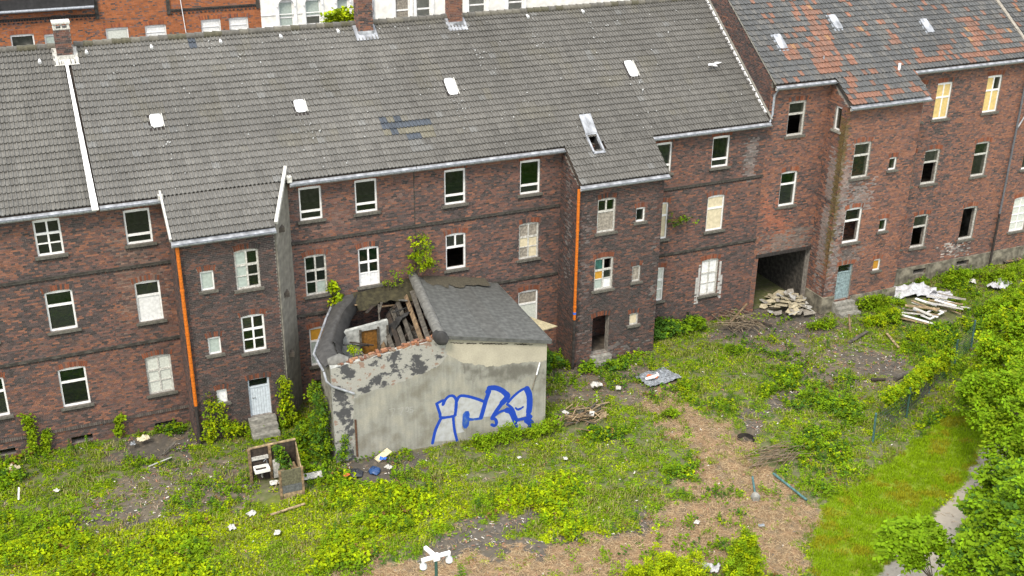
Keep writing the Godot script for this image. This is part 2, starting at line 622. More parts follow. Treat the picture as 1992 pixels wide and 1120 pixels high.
# ------------------------------------------------------------------ roofs
func tile_color(kind: String, x: float, z: float) -> Color:
	var k := rng.randf_range(0.93, 1.07) * (1.0 + 0.2 * n1.get_noise_2d(x, z * 2.0) + 0.16 * n2.get_noise_2d(x * 2.4, z * 0.25))
	if kind == "grey":
		var c := Color(0.19, 0.182, 0.165)
		if x < -13.0:
			c = Color(0.178, 0.17, 0.152)
		elif x > 0.4:
			c = Color(0.166, 0.158, 0.142)
		var y := n2.get_noise_2d(x * 0.8, z * 0.8)
		if y > 0.2:
			c = c.lerp(Color(0.178, 0.165, 0.128), minf(0.5, (y - 0.2) * 2.0))
		if rng.randf() < 0.012:
			c = c.lerp(Color(0.25, 0.25, 0.24), 0.6)
		for q in [[-1.2, -1.6, -0.1, -0.75], [-0.1, -1.55, 1.0, -0.55], [-0.5, -0.75, 0.7, -0.2], [9.2 - 0.9, 0.1, 8.65, 0.45], [-8.15, -5.95, -7.8, -5.6]]:
			if x > q[0] and x < q[2] and z > q[1] and z < q[3]:
				c = Color(0.085, 0.1, 0.122) if rng.randf() < 0.62 else Color(0.2, 0.185, 0.14)
		return c * k
	var c2 := Color(0.115, 0.117, 0.116)
	if rng.randf() < 0.3:
		c2 = Color(0.155, 0.15, 0.14)
	var orange := false
	for q in orange_zones:
		var jx := x + rng.randf_range(-0.14, 0.14)
		if Geometry2D.is_point_in_polygon(Vector2(jx, z), q):
			orange = orange or rng.randf() < 0.88
	if rng.randf() < 0.085:
		orange = true
	if orange:
		c2 = Color(0.32, 0.15, 0.095).lerp(Color(0.2, 0.125, 0.095), rng.randf() * 0.9)
		if rng.randf() < 0.06:
			c2 = Color(0.4, 0.22, 0.11)
	return c2 * k


var orange_zones: Array = []


# tiles from the eave up; 300 of each roof as single objects (the lowest, nearest rows), the others as one mass
func tiles(parent: Node, mesh: ArrayMesh, kind: String, s: float, c: float, rows: Array, wid: float, expo: float, holes: Array) -> void:
	var sl := sqrt(1.0 + s * s)
	var down := Vector3(0, -s, 1) / sl
	var nrm := Vector3(0, 1, s) / sl
	var buf := PackedFloat32Array()
	var singles := 0
	var variants := []
	for i in 6:
		var m: StandardMaterial3D = M.tile.duplicate()
		m.vertex_color_use_as_albedo = false
		variants.append(m)
	var cols := []
	for rect in rows:   # [x0, x1, z of the lower edge, z of the upper edge, skew of the right end per metre of z]
		var z: float = rect[2]
		while z > rect[3]:
			var x: float = rect[0]
			var right: float = rect[1] + (rect[4] * z if rect.size() > 4 else 0.0)
			var nmax := int((right - x) / wid)
			for i in nmax + 1:
				var px := x + i * wid
				var f := 1.0
				if px + wid > right:
					f = (right - px) / wid
					if f < 0.15:
						continue
				var skip := false
				for h: Rect2 in holes:
					skip = skip or h.has_point(Vector2(px + wid * 0.5, z - expo / sl * 0.5))
				if skip:
					continue
				var p := Vector3(px, c - s * z, z) + nrm * (0.03 + rng.randf_range(-0.006, 0.008) + 0.035 * n1.get_noise_2d(px * 1.3 + 70.0, z * 1.3))
				var col := tile_color(kind, px, z)
				var side := Vector3.RIGHT * f
				var tw := down.rotated(nrm, rng.randf_range(-0.012, 0.012))
				if singles < 300 and px > -16.6 and px < 34.5:
					singles += 1
					var key := col
					var best := -1
					for q in cols.size():
						if absf(cols[q].r - key.r) + absf(cols[q].b - key.b) < 0.02:
							best = q
					if best < 0 and cols.size() < 6:
						cols.append(key)
						best = cols.size() - 1
						variants[best].albedo_color = key.linear_to_srgb()
					if best < 0:
						best = 0
						for q in cols.size():
							if absf(cols[q].r - key.r) < absf(cols[best].r - key.r):
								best = q
					put("roof_tile", mesh, variants[best], parent, Transform3D(Basis(side, nrm, tw), p))
				else:
					push(buf, side, nrm, tw, p, col)
			z -= expo / sl
	multi("roof_tiles", mesh, M.tile, buf, parent)


# pale lichen rings and droppings on the tiles, thick below the roof lights
func lichen(parent: Node, x0: float, x1: float, heads: Array, loose: int) -> void:
	var b := MB.new()
	b.tube([Vector3(0, 0, 0), Vector3(0, 0.006, 0)], [1.0, 0.7], 7)
	var m := b.mesh()
	var buf := PackedFloat32Array()
	var nrm := Vector3(0, 1, RS).normalized()
	var down := Vector3(0, -RS, 1).normalized()
	for i in loose + heads.size() * 20:
		var x := rng.randf_range(x0, x1)
		var z := -5.9 + 6.0 * pow(rng.randf(), 1.4)
		var s := rng.randf_range(0.012, 0.04)
		if i >= loose:
			var h: Array = heads[(i - loose) % heads.size()]
			x = h[0] + rng.randfn() * 0.22
			z = h[1] + 0.35 + absf(rng.randfn()) * h[2]
			s = rng.randf_range(0.01, 0.042)
		if z > 0.25 or x < x0 or x > x1:
			continue
		var k := rng.randf_range(0.22, 0.42)
		push(buf, Vector3(s, 0, 0), nrm, down * s * rng.randf_range(0.8, 1.8), on_roof(x, z, RS, RC, 0.135), Color(k, k, k * 0.96))
	multi("lichen", m, M.dry, buf, parent)


func ridge(parent: Node, x0: float, x1: float, y: float, z: float) -> void:
	var x := x0
	var b := MB.new()
	b.tube([Vector3(-0.2, 0.02, 0), Vector3(0.2, 0.0, 0)], [0.15, 0.13], 10)
	var m := b.mesh()
	var mats := [rough(0.15, 0.14, 0.12, M.felt.albedo_texture, 1.1), rough(0.19, 0.175, 0.14, M.felt.albedo_texture, 0.9), rough(0.12, 0.11, 0.07, M.felt.albedo_texture, 1.3)]
	while x < x1:
		put("ridge_tile", m, mats[rng.randi() % 3], parent, Transform3D(Basis(Vector3(0, 0, 1), rng.randf_range(-0.02, 0.02)), Vector3(x + 0.19, y, z)))
		x += 0.38


func gutter(parent: Node, a: Vector3, b2: Vector3) -> void:
	var b := MB.new()
	var g := []
	var d := (b2 - a).normalized()
	var s := d.cross(UP).normalized()
	for i in 9:
		var t := PI * i / 8.0
		g.append([a + s * cos(t) * 0.075 - UP * sin(t) * 0.075, b2 + s * cos(t) * 0.075 - UP * sin(t) * 0.075])
	b.grid(g)
	g = []
	for i in 9:
		var t := PI * i / 8.0
		g.append([a + s * cos(t) * 0.082 - UP * sin(t) * 0.082, b2 + s * cos(t) * 0.082 - UP * sin(t) * 0.082])
	b.grid(g)
	b.obox((a + b2) * 0.5 + s * 0.08 + UP * 0.005, d * (b2 - a).length() * 0.5, UP * 0.008, s * 0.008)
	put("gutter", b.mesh(), M.zinc, parent)
	var e := MB.new()
	e.obox((a + b2) * 0.5 - s * 0.1 + UP * 0.055, d * (b2 - a).length() * 0.5, (UP * 0.9 + s * 0.4) * 0.005, (s * 0.09 - UP * 0.045))
	put("eave_flashing", e.mesh(), M.lead, parent)
	var f := MB.new()
	f.obox((a + b2) * 0.5 - s * 0.12 - UP * 0.06, d * (b2 - a).length() * 0.5, UP * 0.07, s * 0.025)
	put("fascia", f.mesh(), M.white_old, parent)


# a point on a roof, lifted off it
func on_roof(x: float, z: float, s: float, c: float, lift := 0.0) -> Vector3:
	return Vector3(x, c - s * z, z) + Vector3(0, 1, s).normalized() * lift


func skylight(parent: Node, at: Vector3, s: float, w: float, l: float, domed: bool) -> void:
	var sl := sqrt(1.0 + s * s)
	var down := Vector3(0, -s, 1) / sl
	var nrm := Vector3(0, 1, s) / sl
	var k := node("skylight", parent)
	k.transform = Transform3D(Basis(Vector3.RIGHT, nrm, down), at + nrm * 0.05)
	var b := MB.new()
	b.box(Vector3(-w / 2, 0, -l / 2), Vector3(w / 2, 0.09, l / 2))
	b.box(Vector3(-w / 2 - 0.09, 0, -l / 2 - 0.05), Vector3(w / 2 + 0.09, 0.04, l / 2 + 0.12))
	put("frame", b.mesh(), M.pipe_rust if domed else M.zinc, k)
	var g := []
	for i in 9:
		var row := []
		for j in 9:
			var u := i / 4.0 - 1.0
			var t := j / 4.0 - 1.0
			var rr := pow(pow(absf(u), 5.0) + pow(absf(t), 5.0), 0.2)
			var q := 1.0 if rr < 0.001 else maxf(absf(u), absf(t)) / rr
			row.append(Vector3(t * q * w * 0.52, (0.10 if domed else 0.095) + (0.10 if domed else 0.02) * (1.0 - pow(maxf(absf(u), absf(t)), 4.0)), u * q * l * 0.52))
		g.append(row)
	var d := MB.new()
	d.grid(g)
	put("glazing", d.mesh(), M.dome if domed else M.lead, k)
	if domed:
		var st := MB.new()
		st.box(Vector3(w / 2 + 0.01, 0.03, -l / 2), Vector3(w / 2 + 0.045, 0.13, l / 2 + 0.02))
		put("stay", st.mesh(), M.white_old, k)


func chimney(parent: Node, buf: PackedFloat32Array, x: float, z: float, w: float, d: float, y0: float, y1: float, pal: Dictionary, capped: bool) -> void:
	var k := node("chimney", parent)
	var b := MB.new()
	b.box(Vector3(x - w / 2, y0, z - d / 2), Vector3(x + w / 2, y1, z + d / 2))
	put("stack", b.mesh(), M.mortar, k)
	var bb := PackedFloat32Array()
	lay(bb, Vector3(x - w / 2, 0, z + d / 2), Vector3.RIGHT, 0, w, [y0, y0], [y1, y1], [], pal)
	lay(bb, Vector3(x - w / 2, 0, z - d / 2), Vector3(0, 0, 1), 0, d, [y0, y0], [y1, y1], [], pal)
	lay(bb, Vector3(x + w / 2, 0, z + d / 2), Vector3(0, 0, -1), 0, d, [y0, y0], [y1, y1], [], pal)
	multi("bricks", brick_mesh, M.brick, bb, k)
	var f := MB.new()
	var s := RS
	var sl := sqrt(1.0 + s * s)
	var down := Vector3(0, -s, 1) / sl
	var nrm := Vector3(0, 1, s) / sl
	f.obox(on_roof(x, z + d / 2 + 0.12, RS, RC, 0.11), Vector3(w / 2 + 0.17, 0, 0), nrm * 0.012, down * 0.15)
	f.obox(Vector3(x, RC - RS * (z + d / 2) + 0.16, z + d / 2 + 0.03), Vector3(w / 2 + 0.03, 0, 0), UP * 0.1, Vector3(0, 0, 0.012))
	for q in [-1.0, 1.0]:
		f.obox(on_roof(x + q * (w / 2 + 0.09), z, RS, RC, 0.12), Vector3(0.085, 0, 0), nrm * 0.012, down * (d / 2 + 0.1))
	put("flashing", f.mesh(), M.white_old if capped else M.lead, k)
	var c := MB.new()
	if capped:
		for q in [-1.0, 1.0]:
			c.box(Vector3(x + q * (w / 2 - 0.05) - 0.05, y1, z - d / 2), Vector3(x + q * (w / 2 - 0.05) + 0.05, y1 + 0.2, z + d / 2))
		c.box(Vector3(x - 0.03, y1, z - d / 2 + 0.02), Vector3(x + 0.03, y1 + 0.2, z + d / 2 - 0.02))
		c.box(Vector3(x - w / 2 - 0.04, y1 + 0.2, z - d / 2 - 0.04), Vector3(x + w / 2 + 0.04, y1 + 0.27, z + d / 2 + 0.04))
		c.box(Vector3(x - w / 2 - 0.02, y1 - 0.03, z - d / 2 - 0.02), Vector3(x + w / 2 + 0.02, y1 + 0.02, z + d / 2 + 0.02))
	else:
		c.box(Vector3(x - w / 2 - 0.02, y1, z - d / 2 - 0.02), Vector3(x + w / 2 + 0.02, y1 + 0.06, z + d / 2 + 0.02))
		c.tube([Vector3(x, y1 + 0.05, z), Vector3(x, y1 + 0.14, z)], [0.16, 0.13], 12)
	put("cap", c.mesh(), M.white_old if capped else M.concrete, k)


func steps(parent: Node, x0: float, x1: float, z: float, y: float, count: int) -> void:
	for i in count:
		var b := MB.new()
		var h := y / count
		b.box(Vector3(x0, 0.0 if i == 0 else h * i + 0.002, z), Vector3(x1, h * (i + 1), z + 0.28 * (count - i)))
		put("step", b.mesh(), M.concrete, parent)


# ------------------------------------------------------------------ plants
func leaf_clump(count: int, size: float, spread: float, height: float, seed_: int, upright := 0.5) -> ArrayMesh:
	var r := RandomNumberGenerator.new()
	r.seed = seed_
	var b := MB.new()
	b.colored = true
	for i in count:
		var a := r.randf() * TAU
		var d := sqrt(r.randf()) * spread
		var o := Vector3(cos(a) * d, r.randf_range(0.15, 1.0) * height, sin(a) * d)
		var yaw := r.randf() * TAU
		var dir := Vector3(cos(yaw), r.randf_range(-0.35, upright), sin(yaw)).normalized()
		var sd := dir.cross(UP).normalized().rotated(dir, r.randf_range(-0.6, 0.6))
		var l := size * r.randf_range(0.7, 1.25)
		var w := l * r.randf_range(0.3, 0.42)
		var droop := dir.cross(sd) * l * 0.12
		var k := r.randf_range(0.78, 1.18)
		b.col = Color(k * r.randf_range(0.92, 1.1), k, k)
		b.quad(o, o + dir * l * 0.5 + sd * w + droop, o + dir * l, o + dir * l * 0.5 - sd * w + droop)
	return b.mesh()


func grass_tuft(count: int, height: float, spread: float, seed_: int, width := 0.012) -> ArrayMesh:
	var r := RandomNumberGenerator.new()
	r.seed = seed_
	var b := MB.new()
	b.colored = true
	for i in count:
		var a := r.randf() * TAU
		var o := Vector3(cos(a), 0, sin(a)) * sqrt(r.randf()) * spread
		var yaw := r.randf() * TAU
		var lean := Vector3(cos(yaw), 0, sin(yaw)) * r.randf_range(0.1, 0.7) * height
		var s := Vector3(-sin(yaw), 0, cos(yaw)) * width
		var h := height * r.randf_range(0.5, 1.15)
		var k := r.randf_range(0.75, 1.2)
		b.col = Color(k, k, k)
		var m := o + UP * h * 0.6 + lean * 0.35
		b.quad(o - s, o + s, m + s * 0.8, m - s * 0.8)
		b.tri(m - s * 0.8, m + s * 0.8, o + UP * h + lean)
	return b.mesh()


func green(kind: int) -> Color:
	var k := rng.randf_range(0.75, 1.25)
	match kind:
		0: return Color(0.3, 0.375, 0.003) * k       # lime
		1: return Color(0.14, 0.235, 0.006) * k      # mid
		4: return Color(0.165, 0.29, 0.006) * k      # fresh
		2: return Color(0.055, 0.125, 0.014) * k      # dark
		_: return Color(0.185, 0.27, 0.006) * k


# leaves through the volume of several ellipsoids
func crown(parent: Node, called: String, lobes: Array, per: float, mesh: Mesh, kinds: Array, size := 1.0, gap := -0.25) -> void:
	var buf := PackedFloat32Array()
	for l in lobes:
		var rad: Vector3 = l[1]
		var count := int(per * (rad.x * rad.y + rad.y * rad.z + rad.x * rad.z))
		for i in count:
			var d := Vector3(rng.randfn(), rng.randfn(), rng.randfn()).normalized()
			var rr := pow(rng.randf(), 0.28)
			var p: Vector3 = l[0] + d * rad * rr
			var g := n3.get_noise_3d(p.x * 1.6, p.y * 1.6, p.z * 1.6)
			if g < gap:
				continue
			p += d * g * 0.5 * minf(1.6, rad.x * 1.6)
			if rng.randf() < 0.06:
				p += d * rng.randf() * 0.4 * minf(1.0, rad.x)
			if p.y < 0.05:
				continue
			var k: int = kinds[rng.randi() % kinds.size()]
			var s := size * rng.randf_range(0.7, 1.3)
			var bs := Basis.from_euler(Vector3(rng.randf_range(-0.6, 0.6), rng.randf() * TAU, rng.randf_range(-0.6, 0.6))) * s
			push(buf, bs.x, bs.y, bs.z, p, green(k))
	multi(called, mesh, M.leaf, buf, parent)


func limbs(b: MB, base: Vector3, fork: Vector3, lobes: Array, r0: float) -> void:
	b.tube([base, base.lerp(fork, 0.5) + Vector3(0.05, 0, 0.04), fork], [r0 * 1.25, r0, r0 * 0.8], 8)
	for l in lobes:
		var c: Vector3 = l[0]
		var mid := fork.lerp(c, 0.5) + Vector3(rng.randf_range(-0.2, 0.2), 0.15, rng.randf_range(-0.2, 0.2))
		b.tube([fork, mid, c], [r0 * 0.55, r0 * 0.35, r0 * 0.15], 6)
		for k in 4:
			var d: Vector3 = Vector3(rng.randfn(), rng.randfn() * 0.7, rng.randfn()).normalized() * l[1] * 0.8
			b.tube([mid.lerp(c, 0.5 + 0.12 * k), c + d * 0.5 + UP * 0.05, c + d], [r0 * 0.16, r0 * 0.1, r0 * 0.04], 5)


func tree(called: String, label: String, base: Vector3, fork: Vector3, lobes: Array, per: float, mesh: Mesh, kinds: Array, r0: float, group := "", gap := -0.25) -> void:
	var t := thing(called, label, "tree", base, group)
	var inv := base * -1.0
	var ls := []
	var tips := []
	for l in lobes:
		ls.append([l[0] + inv, l[1] * 0.8])
		for k in 6:   # sprays that stand out of the mass
			var d := Vector3(rng.randfn(), absf(rng.randfn()) * 0.9 - 0.2, rng.randfn()).normalized()
			tips.append([l[0] + inv + d * l[1] * rng.randf_range(0.75, 1.05), l[1] * rng.randf_range(0.28, 0.46)])
	var b := MB.new()
	limbs(b, Vector3.ZERO, fork - base, ls, r0)
	put("trunk", b.mesh(), M.bark, t)
	crown(t, "crown", ls + tips, per, mesh, kinds, 1.0, gap)


# a leafy plant that stands or climbs: lobes round a stem
func shrub(called: String, label: String, cat: String, at: Vector3, lobes: Array, per: float, mesh: Mesh, kinds: Array, group := "", gap := -0.3) -> void:
	var t := thing(called, label, cat, at, group)
	var b := MB.new()
	for l in lobes:
		var c: Vector3 = l[0]
		var st := Vector3(c.x * 0.3, -0.02 if at.y < 1.0 else 0.0, c.z * 0.3)
		b.tube([st, st.lerp(c, 0.5) + Vector3(0.03, 0, 0.02), c], [0.022, 0.015, 0.006], 5)
	put("stem", b.mesh(), M.bark, t)
	crown(t, "foliage", lobes, per, mesh, kinds, 1.0, gap)


# ------------------------------------------------------------------ the scene
func _ready() -> void:
	rng.seed = 7
	n1.seed = 11
	n1.frequency = 0.16
	n2.seed = 12
	n2.frequency = 0.6
	n3.seed = 13
	n3.frequency = 0.7
	var cam := Camera3D.new()
	cam.name = "camera"
	cam.fov = 28.04
	cam.far = 900.0
	cam.basis = Basis(UP, deg_to_rad(-23.752)) * Basis(Vector3.RIGHT, deg_to_rad(-24.483)) * Basis(Vector3(0, 0, 1), deg_to_rad(0.636))
	cam.position = Vector3(-15.042, 26.077, 44.812)
	add_child(cam)
	cam.current = true
	var env := Environment.new()
	env.background_mode = Environment.BG_SKY
	var sm := ProceduralSkyMaterial.new()
	sm.sky_top_color = lin(0.80, 0.84, 0.90)
	sm.sky_horizon_color = lin(0.78, 0.80, 0.82)
	sm.sky_curve = 0.2
	sm.ground_bottom_color = lin(0.12, 0.14, 0.07)
	sm.ground_horizon_color = lin(0.25, 0.27, 0.22)
	sm.sun_angle_max = 1.0
	env.sky = Sky.new()
	env.sky.sky_material = sm
	env.tonemap_mode = Environment.TONE_MAPPER_LINEAR
	env.tonemap_exposure = 2.7
	env.sdfgi_enabled = true
	env.ssao_enabled = true
	env.ssil_enabled = true
	var we := WorldEnvironment.new()
	we.name = "environment"
	we.environment = env
	add_child(we)
	var sun := DirectionalLight3D.new()
	sun.name = "sun"
	sun.light_energy = 0.45
	sun.light_angular_distance = 14.0
	sun.light_color = Color(1.0, 0.96, 0.9)
	sun.shadow_enabled = true
	sun.basis = Basis.looking_at(Vector3(0.45, -0.78, -0.5))
	add_child(sun)

	materials()
	shared_meshes()
	ground()
	rows()
	street_side()
	annex()
	plants()
	yard()


# ------------------------------------------------------------------ ground
const GX0 := -24.0
const GZ0 := -4.0
const GW := 72.0
const GD := 36.0
var zones := []
var zi := {}


func make_zones() -> void:
	# outlines on the ground, in metres (x, z): kind, share
	zones = [
		["lime", 1.0, [Vector2(-19.2, 3.9), Vector2(-13.7, 6.2), Vector2(-10.0, 6.9), Vector2(-6.3, 7.3), Vector2(-1.4, 9.2), Vector2(2.8, 9.9), Vector2(4.3, 11.8), Vector2(2.8, 13.8), Vector2(-0.2, 11.5), Vector2(-2.1, 11.1), Vector2(-4.3, 11.5), Vector2(-6.4, 11.8), Vector2(-8.3, 12.1), Vector2(-8.9, 14.2), Vector2(-19.3, 9.8)]],
		["sparse", 0.55, [Vector2(-12.3, 2.8), Vector2(-8.8, 4.1), Vector2(-9.1, 6.3), Vector2(-10.5, 7.2), Vector2(-13.7, 6.0), Vector2(-16.1, 5.9), Vector2(-14.6, 4.0)]],
		["soil", 0.85, [Vector2(-16.0, 4.9), Vector2(-13.5, 5.6), Vector2(-12.3, 6.8), Vector2(-14.7, 6.6)]],
		["soil", 0.9, [Vector2(-14.3, 0.5), Vector2(-12.0, 0.4), Vector2(-10.2, 1.4), Vector2(-10.6, 3.0), Vector2(-12.2, 2.2), Vector2(-13.7, 2.3)]],
		["soil", 0.9, [Vector2(-5.5, 5.7), Vector2(-2.4, 5.9), Vector2(-1.3, 6.6), Vector2(-3.0, 7.7), Vector2(-5.3, 7.5)]],
		["sparse", 0.6, [Vector2(6.2, 0.9), Vector2(10.3, 2.3), Vector2(10.7, 5.0), Vector2(8.5, 7.3), Vector2(7.5, 5.4), Vector2(4.6, 5.0)]],
		["sparse", 0.5, [Vector2(14.7, 1.2), Vector2(19.1, -0.2), Vector2(22.4, 2.4), Vector2(20.4, 5.9), Vector2(17.5, 5.6), Vector2(15.4, 3.9)]],
		["sparse", 0.5, [Vector2(15.8, 4.6), Vector2(21.3, 3.9), Vector2(22.1, 6.0), Vector2(22.7, 8.6), Vector2(19.9, 10.3), Vector2(17.1, 7.6)]],
		["soil", 0.75, [Vector2(15.2, 1.7), Vector2(18.9, -0.3), Vector2(22.2, 1.0), Vector2(21.6, 3.4), Vector2(19.0, 3.6)]],
		["soil", 0.9, [Vector2(11.5, 8.8), Vector2(13.2, 8.3), Vector2(14.9, 7.5), Vector2(16.3, 7.6), Vector2(14.3, 8.8), Vector2(12.6, 9.2), Vector2(11.5, 10.6), Vector2(10.7, 10.1)]],
		["soil", 0.8, [Vector2(19.4, 5.5), Vector2(21.7, 6.5), Vector2(21.5, 9.2), Vector2(19.8, 8.7)]],
		["dry", 0.9, [Vector2(10.3, 4.3), Vector2(10.3, 7.1), Vector2(10.7, 8.9), Vector2(10.9, 10.4), Vector2(10.5, 12.1), Vector2(10.5, 13.3), Vector2(10.5, 15.3), Vector2(10.1, 16.2), Vector2(8.9, 17.4), Vector2(8.1, 19.3), Vector2(4.5, 17.8), Vector2(5.0, 15.7), Vector2(2.6, 14.6), Vector2(4.3, 13.8), Vector2(6.2, 12.9), Vector2(8.2, 11.2), Vector2(8.5, 9.6), Vector2(8.4, 8.0), Vector2(8.8, 6.0)]],
		["soil", 0.95, [Vector2(-4.7, 12.5), Vector2(-3.3, 11.9), Vector2(-1.6, 11.4), Vector2(-0.2, 11.5), Vector2(1.0, 12.3), Vector2(-0.4, 12.5), Vector2(0.3, 13.3), Vector2(2.7, 14.0), Vector2(4.3, 13.4), Vector2(5.1, 14.1), Vector2(2.5, 14.7), Vector2(0.3, 14.1), Vector2(-1.2, 13.9), Vector2(-3.0, 13.2)]],
		["dry", 0.9, [Vector2(-7.7, 12.6), Vector2(-6.4, 12.0), Vector2(-3.6, 12.9), Vector2(-1.8, 13.4), Vector2(-0.3, 14.1), Vector2(1.4, 13.9), Vector2(3.2, 14.6), Vector2(5.1, 15.8), Vector2(5.2, 18.1), Vector2(4.1, 19.1), Vector2(-8.1, 13.9)]],
		["lime", 1.0, [Vector2(-1.0, 12.6), Vector2(1.0, 12.6), Vector2(3.4, 13.0), Vector2(3.4, 13.7), Vector2(2.5, 13.9), Vector2(0.2, 13.4)]],
		["lawn", 1.0, [Vector2(7.5, 19.9), Vector2(9.1, 17.5), Vector2(10.8, 15.7), Vector2(13.8, 14.7), Vector2(18.1, 13.1), Vector2(20.8, 11.9), Vector2(22.2, 12.3), Vector2(23.2, 12.9), Vector2(20.1, 14.9), Vector2(16.6, 16.9), Vector2(13.7, 17.8), Vector2(10.1, 20.0), Vector2(8.4, 20.9)]],
		["path", 1.0, [Vector2(8.5, 20.6), Vector2(10.2, 19.9), Vector2(13.9, 18.0), Vector2(16.6, 16.9), Vector2(19.1, 15.3), Vector2(20.6, 14.2), Vector2(23.2, 12.9), Vector2(29.3, 11.3), Vector2(29.0, 12.8), Vector2(22.2, 14.8), Vector2(19.0, 16.5), Vector2(15.8, 18.2), Vector2(13.5, 20.0), Vector2(10.3, 22.2)]],
		["lawn", 1.0, [Vector2(10.3, 22.2), Vector2(13.5, 20.0), Vector2(15.8, 18.2), Vector2(19.0, 16.5), Vector2(22.2, 14.8), Vector2(29.0, 12.8), Vector2(32.6, 16.8), Vector2(16.2, 27.3), Vector2(8.6, 24.1)]],
	]
	for z in zones:
		var pts := PackedVector2Array(z[2])
		var bb := Rect2(pts[0], Vector2.ZERO)
		for p in pts:
			bb = bb.expand(p)
		z[2] = pts
		z.append(bb.grow(0.8))


# kind of ground at a spot; the outlines are frayed
func zone_at(x: float, z: float) -> Array:
	var q := Vector2(x + 1.3 * n2.get_noise_2d(x * 1.2, z * 1.2) + 0.6 * n3.get_noise_2d(x * 4.0, z * 4.0), z + 1.0 * n2.get_noise_2d(x * 1.2 + 90.0, z * 1.2) + 0.5 * n3.get_noise_2d(x * 4.0 + 50.0, z * 4.0))
	var got := ["weeds", 1.0]
	var q2 := q.lerp(Vector2(x, z), 0.8)
	for k in zones:
		var at := q2 if k[0] in ["path", "lawn"] else q
		if k[3].has_point(at) and Geometry2D.is_point_in_polygon(at, k[2]):
			got = k
	return got


func ground_y(x: float, z: float) -> float:
	if z < 0.3 or x < -23.0 or x > 47.0 or z > 31.0:
		return 0.0
	var k := clampf((z - 0.3) * 0.6, 0.0, 1.0)
	var y := (0.09 * n1.get_noise_2d(x * 1.2, z * 1.2) + 0.05 * n2.get_noise_2d(x, z) + 0.025 * n3.get_noise_2d(x * 2.0, z * 2.0)) * k
	var hole := Vector2(x, z).distance_to(Vector2(11.25, 10.1))
	if hole < 0.6:
		y -= 0.55 * (1.0 - smoothstep(0.25, 0.6, hole))
	return y


func ground() -> void:
	make_zones()
	var w := 864
	var h := 432
	var im := Image.create(w, h, false, Image.FORMAT_RGB8)
	var soil := Color(0.105, 0.087, 0.06)
	var dark := Color(0.072, 0.062, 0.049)
	var dry := Color(0.205, 0.145, 0.085)
	var lawn := Color(0.15, 0.215, 0.007)
	var pave := Color(0.28, 0.245, 0.195)
	var weed := Color(0.095, 0.105, 0.035)
	var kinds := {"weeds": weed, "lime": Color(0.11, 0.13, 0.02), "sparse": soil, "soil": dark, "dry": dry, "lawn": lawn, "path": pave}
	for j in h:
		for i in w:
			var x := GX0 + (i + 0.5) / w * GW
			var z := GZ0 + (j + 0.5) / h * GD
			var c: Color = kinds[zone_at(x, z)[0]]
			var f := n3.get_noise_2d(x * 5.0, z * 5.0)
			var g := n2.get_noise_2d(x * 2.0 + 40.0, z * 2.0)
			if c == dry:
				c = c.lerp(Color(0.33, 0.18, 0.085), clampf(g * 1.2, 0.0, 0.5)).lerp(soil, clampf(-g * 1.6 + f * 0.6, 0.0, 0.8))
			elif c == lawn:
				c = c.lerp(Color(0.19, 0.165, 0.02), clampf(g * 1.3, 0.0, 0.55))
			elif c != pave:
				c = c.lerp(soil, clampf(g * 1.4, 0.0, 0.8))
				if f > 0.35:
					c = c.lerp(Color(0.16, 0.125, 0.09), 0.5)
			var k := 1.0 + 0.3 * f + rng.randf_range(-0.14, 0.14)
			if c == pave:
				k = 1.0 + 0.1 * f + rng.randf_range(-0.06, 0.06)
			im.set_pixel(i, j, Color(c.r * k, c.g * k, c.b * k).linear_to_srgb())
	var m := StandardMaterial3D.new()
	m.albedo_texture = ImageTexture.create_from_image(im)
	m.roughness = 1.0
	m.texture_repeat = false
	m.heightmap_enabled = false
	var b := MB.new()
	var nx := 288
	var nz := 144
	var k0 := 0
	for j in nz + 1:
		for i in nx + 1:
			var x := GX0 + GW * i / nx
			var z := GZ0 + GD * j / nz
			var e := 0.25
			b.v.append(Vector3(x, ground_y(x, z), z))
			b.n.append(Vector3(ground_y(x - e, z) - ground_y(x + e, z), 2 * e, ground_y(x, z - e) - ground_y(x, z + e)).normalized())
			b.uv.append(Vector2(float(i) / nx, float(j) / nz))
			b.c.append(Color.WHITE)
	for j in nz:
		for i in nx:
			var q := j * (nx + 1) + i
			b.ix.append_array([q, q + 1, q + nx + 1, q + 1, q + nx + 2, q + nx + 1])
	# the same sheet goes on to the horizon
	var far := 420.0
	var xs := [-far, GX0, GX0 + GW, far]
	var zs := [-far, GZ0, GZ0 + GD, far]
	for j in 3:
		for i in 3:
			if i == 1 and j == 1:
				continue
			k0 = b.v.size()
			for p in [[i, j], [i + 1, j], [i + 1, j + 1], [i, j + 1]]:
				var x: float = xs[p[0]]
				var z: float = zs[p[1]]
				b.v.append(Vector3(x, 0, z))
				b.n.append(UP)
				b.uv.append(Vector2(clampf((x - GX0) / GW, 0.001, 0.999), clampf((z - GZ0) / GD, 0.001, 0.999)))
				b.c.append(Color.WHITE)
			b.ix.append_array([k0, k0 + 1, k0 + 2, k0, k0 + 2, k0 + 3])
	var o := put("ground", b.mesh(), m, self)
	o.set_meta("kind", "structure")
	o.set_meta("label", "overgrown yard of soil, dry straw and weeds behind the houses")
	o.set_meta("category", "ground")
	var st := MB.new()
	st.box(Vector3(-90, -0.3, -24.0), Vector3(90, 0.02, -13.2))
	var s := put("street", st.mesh(), rough(0.06, 0.06, 0.06, M.felt.albedo_texture, 0.3), self)
	s.set_meta("kind", "structure")
	s.set_meta("label", "asphalt street behind the row of houses")
	s.set_meta("category", "street")


# ------------------------------------------------------------------ the row of houses
func R(x0: float, x1: float, y0: float, y1: float) -> Rect2:
	return Rect2(x0, y0, x1 - x0, y1 - y0)


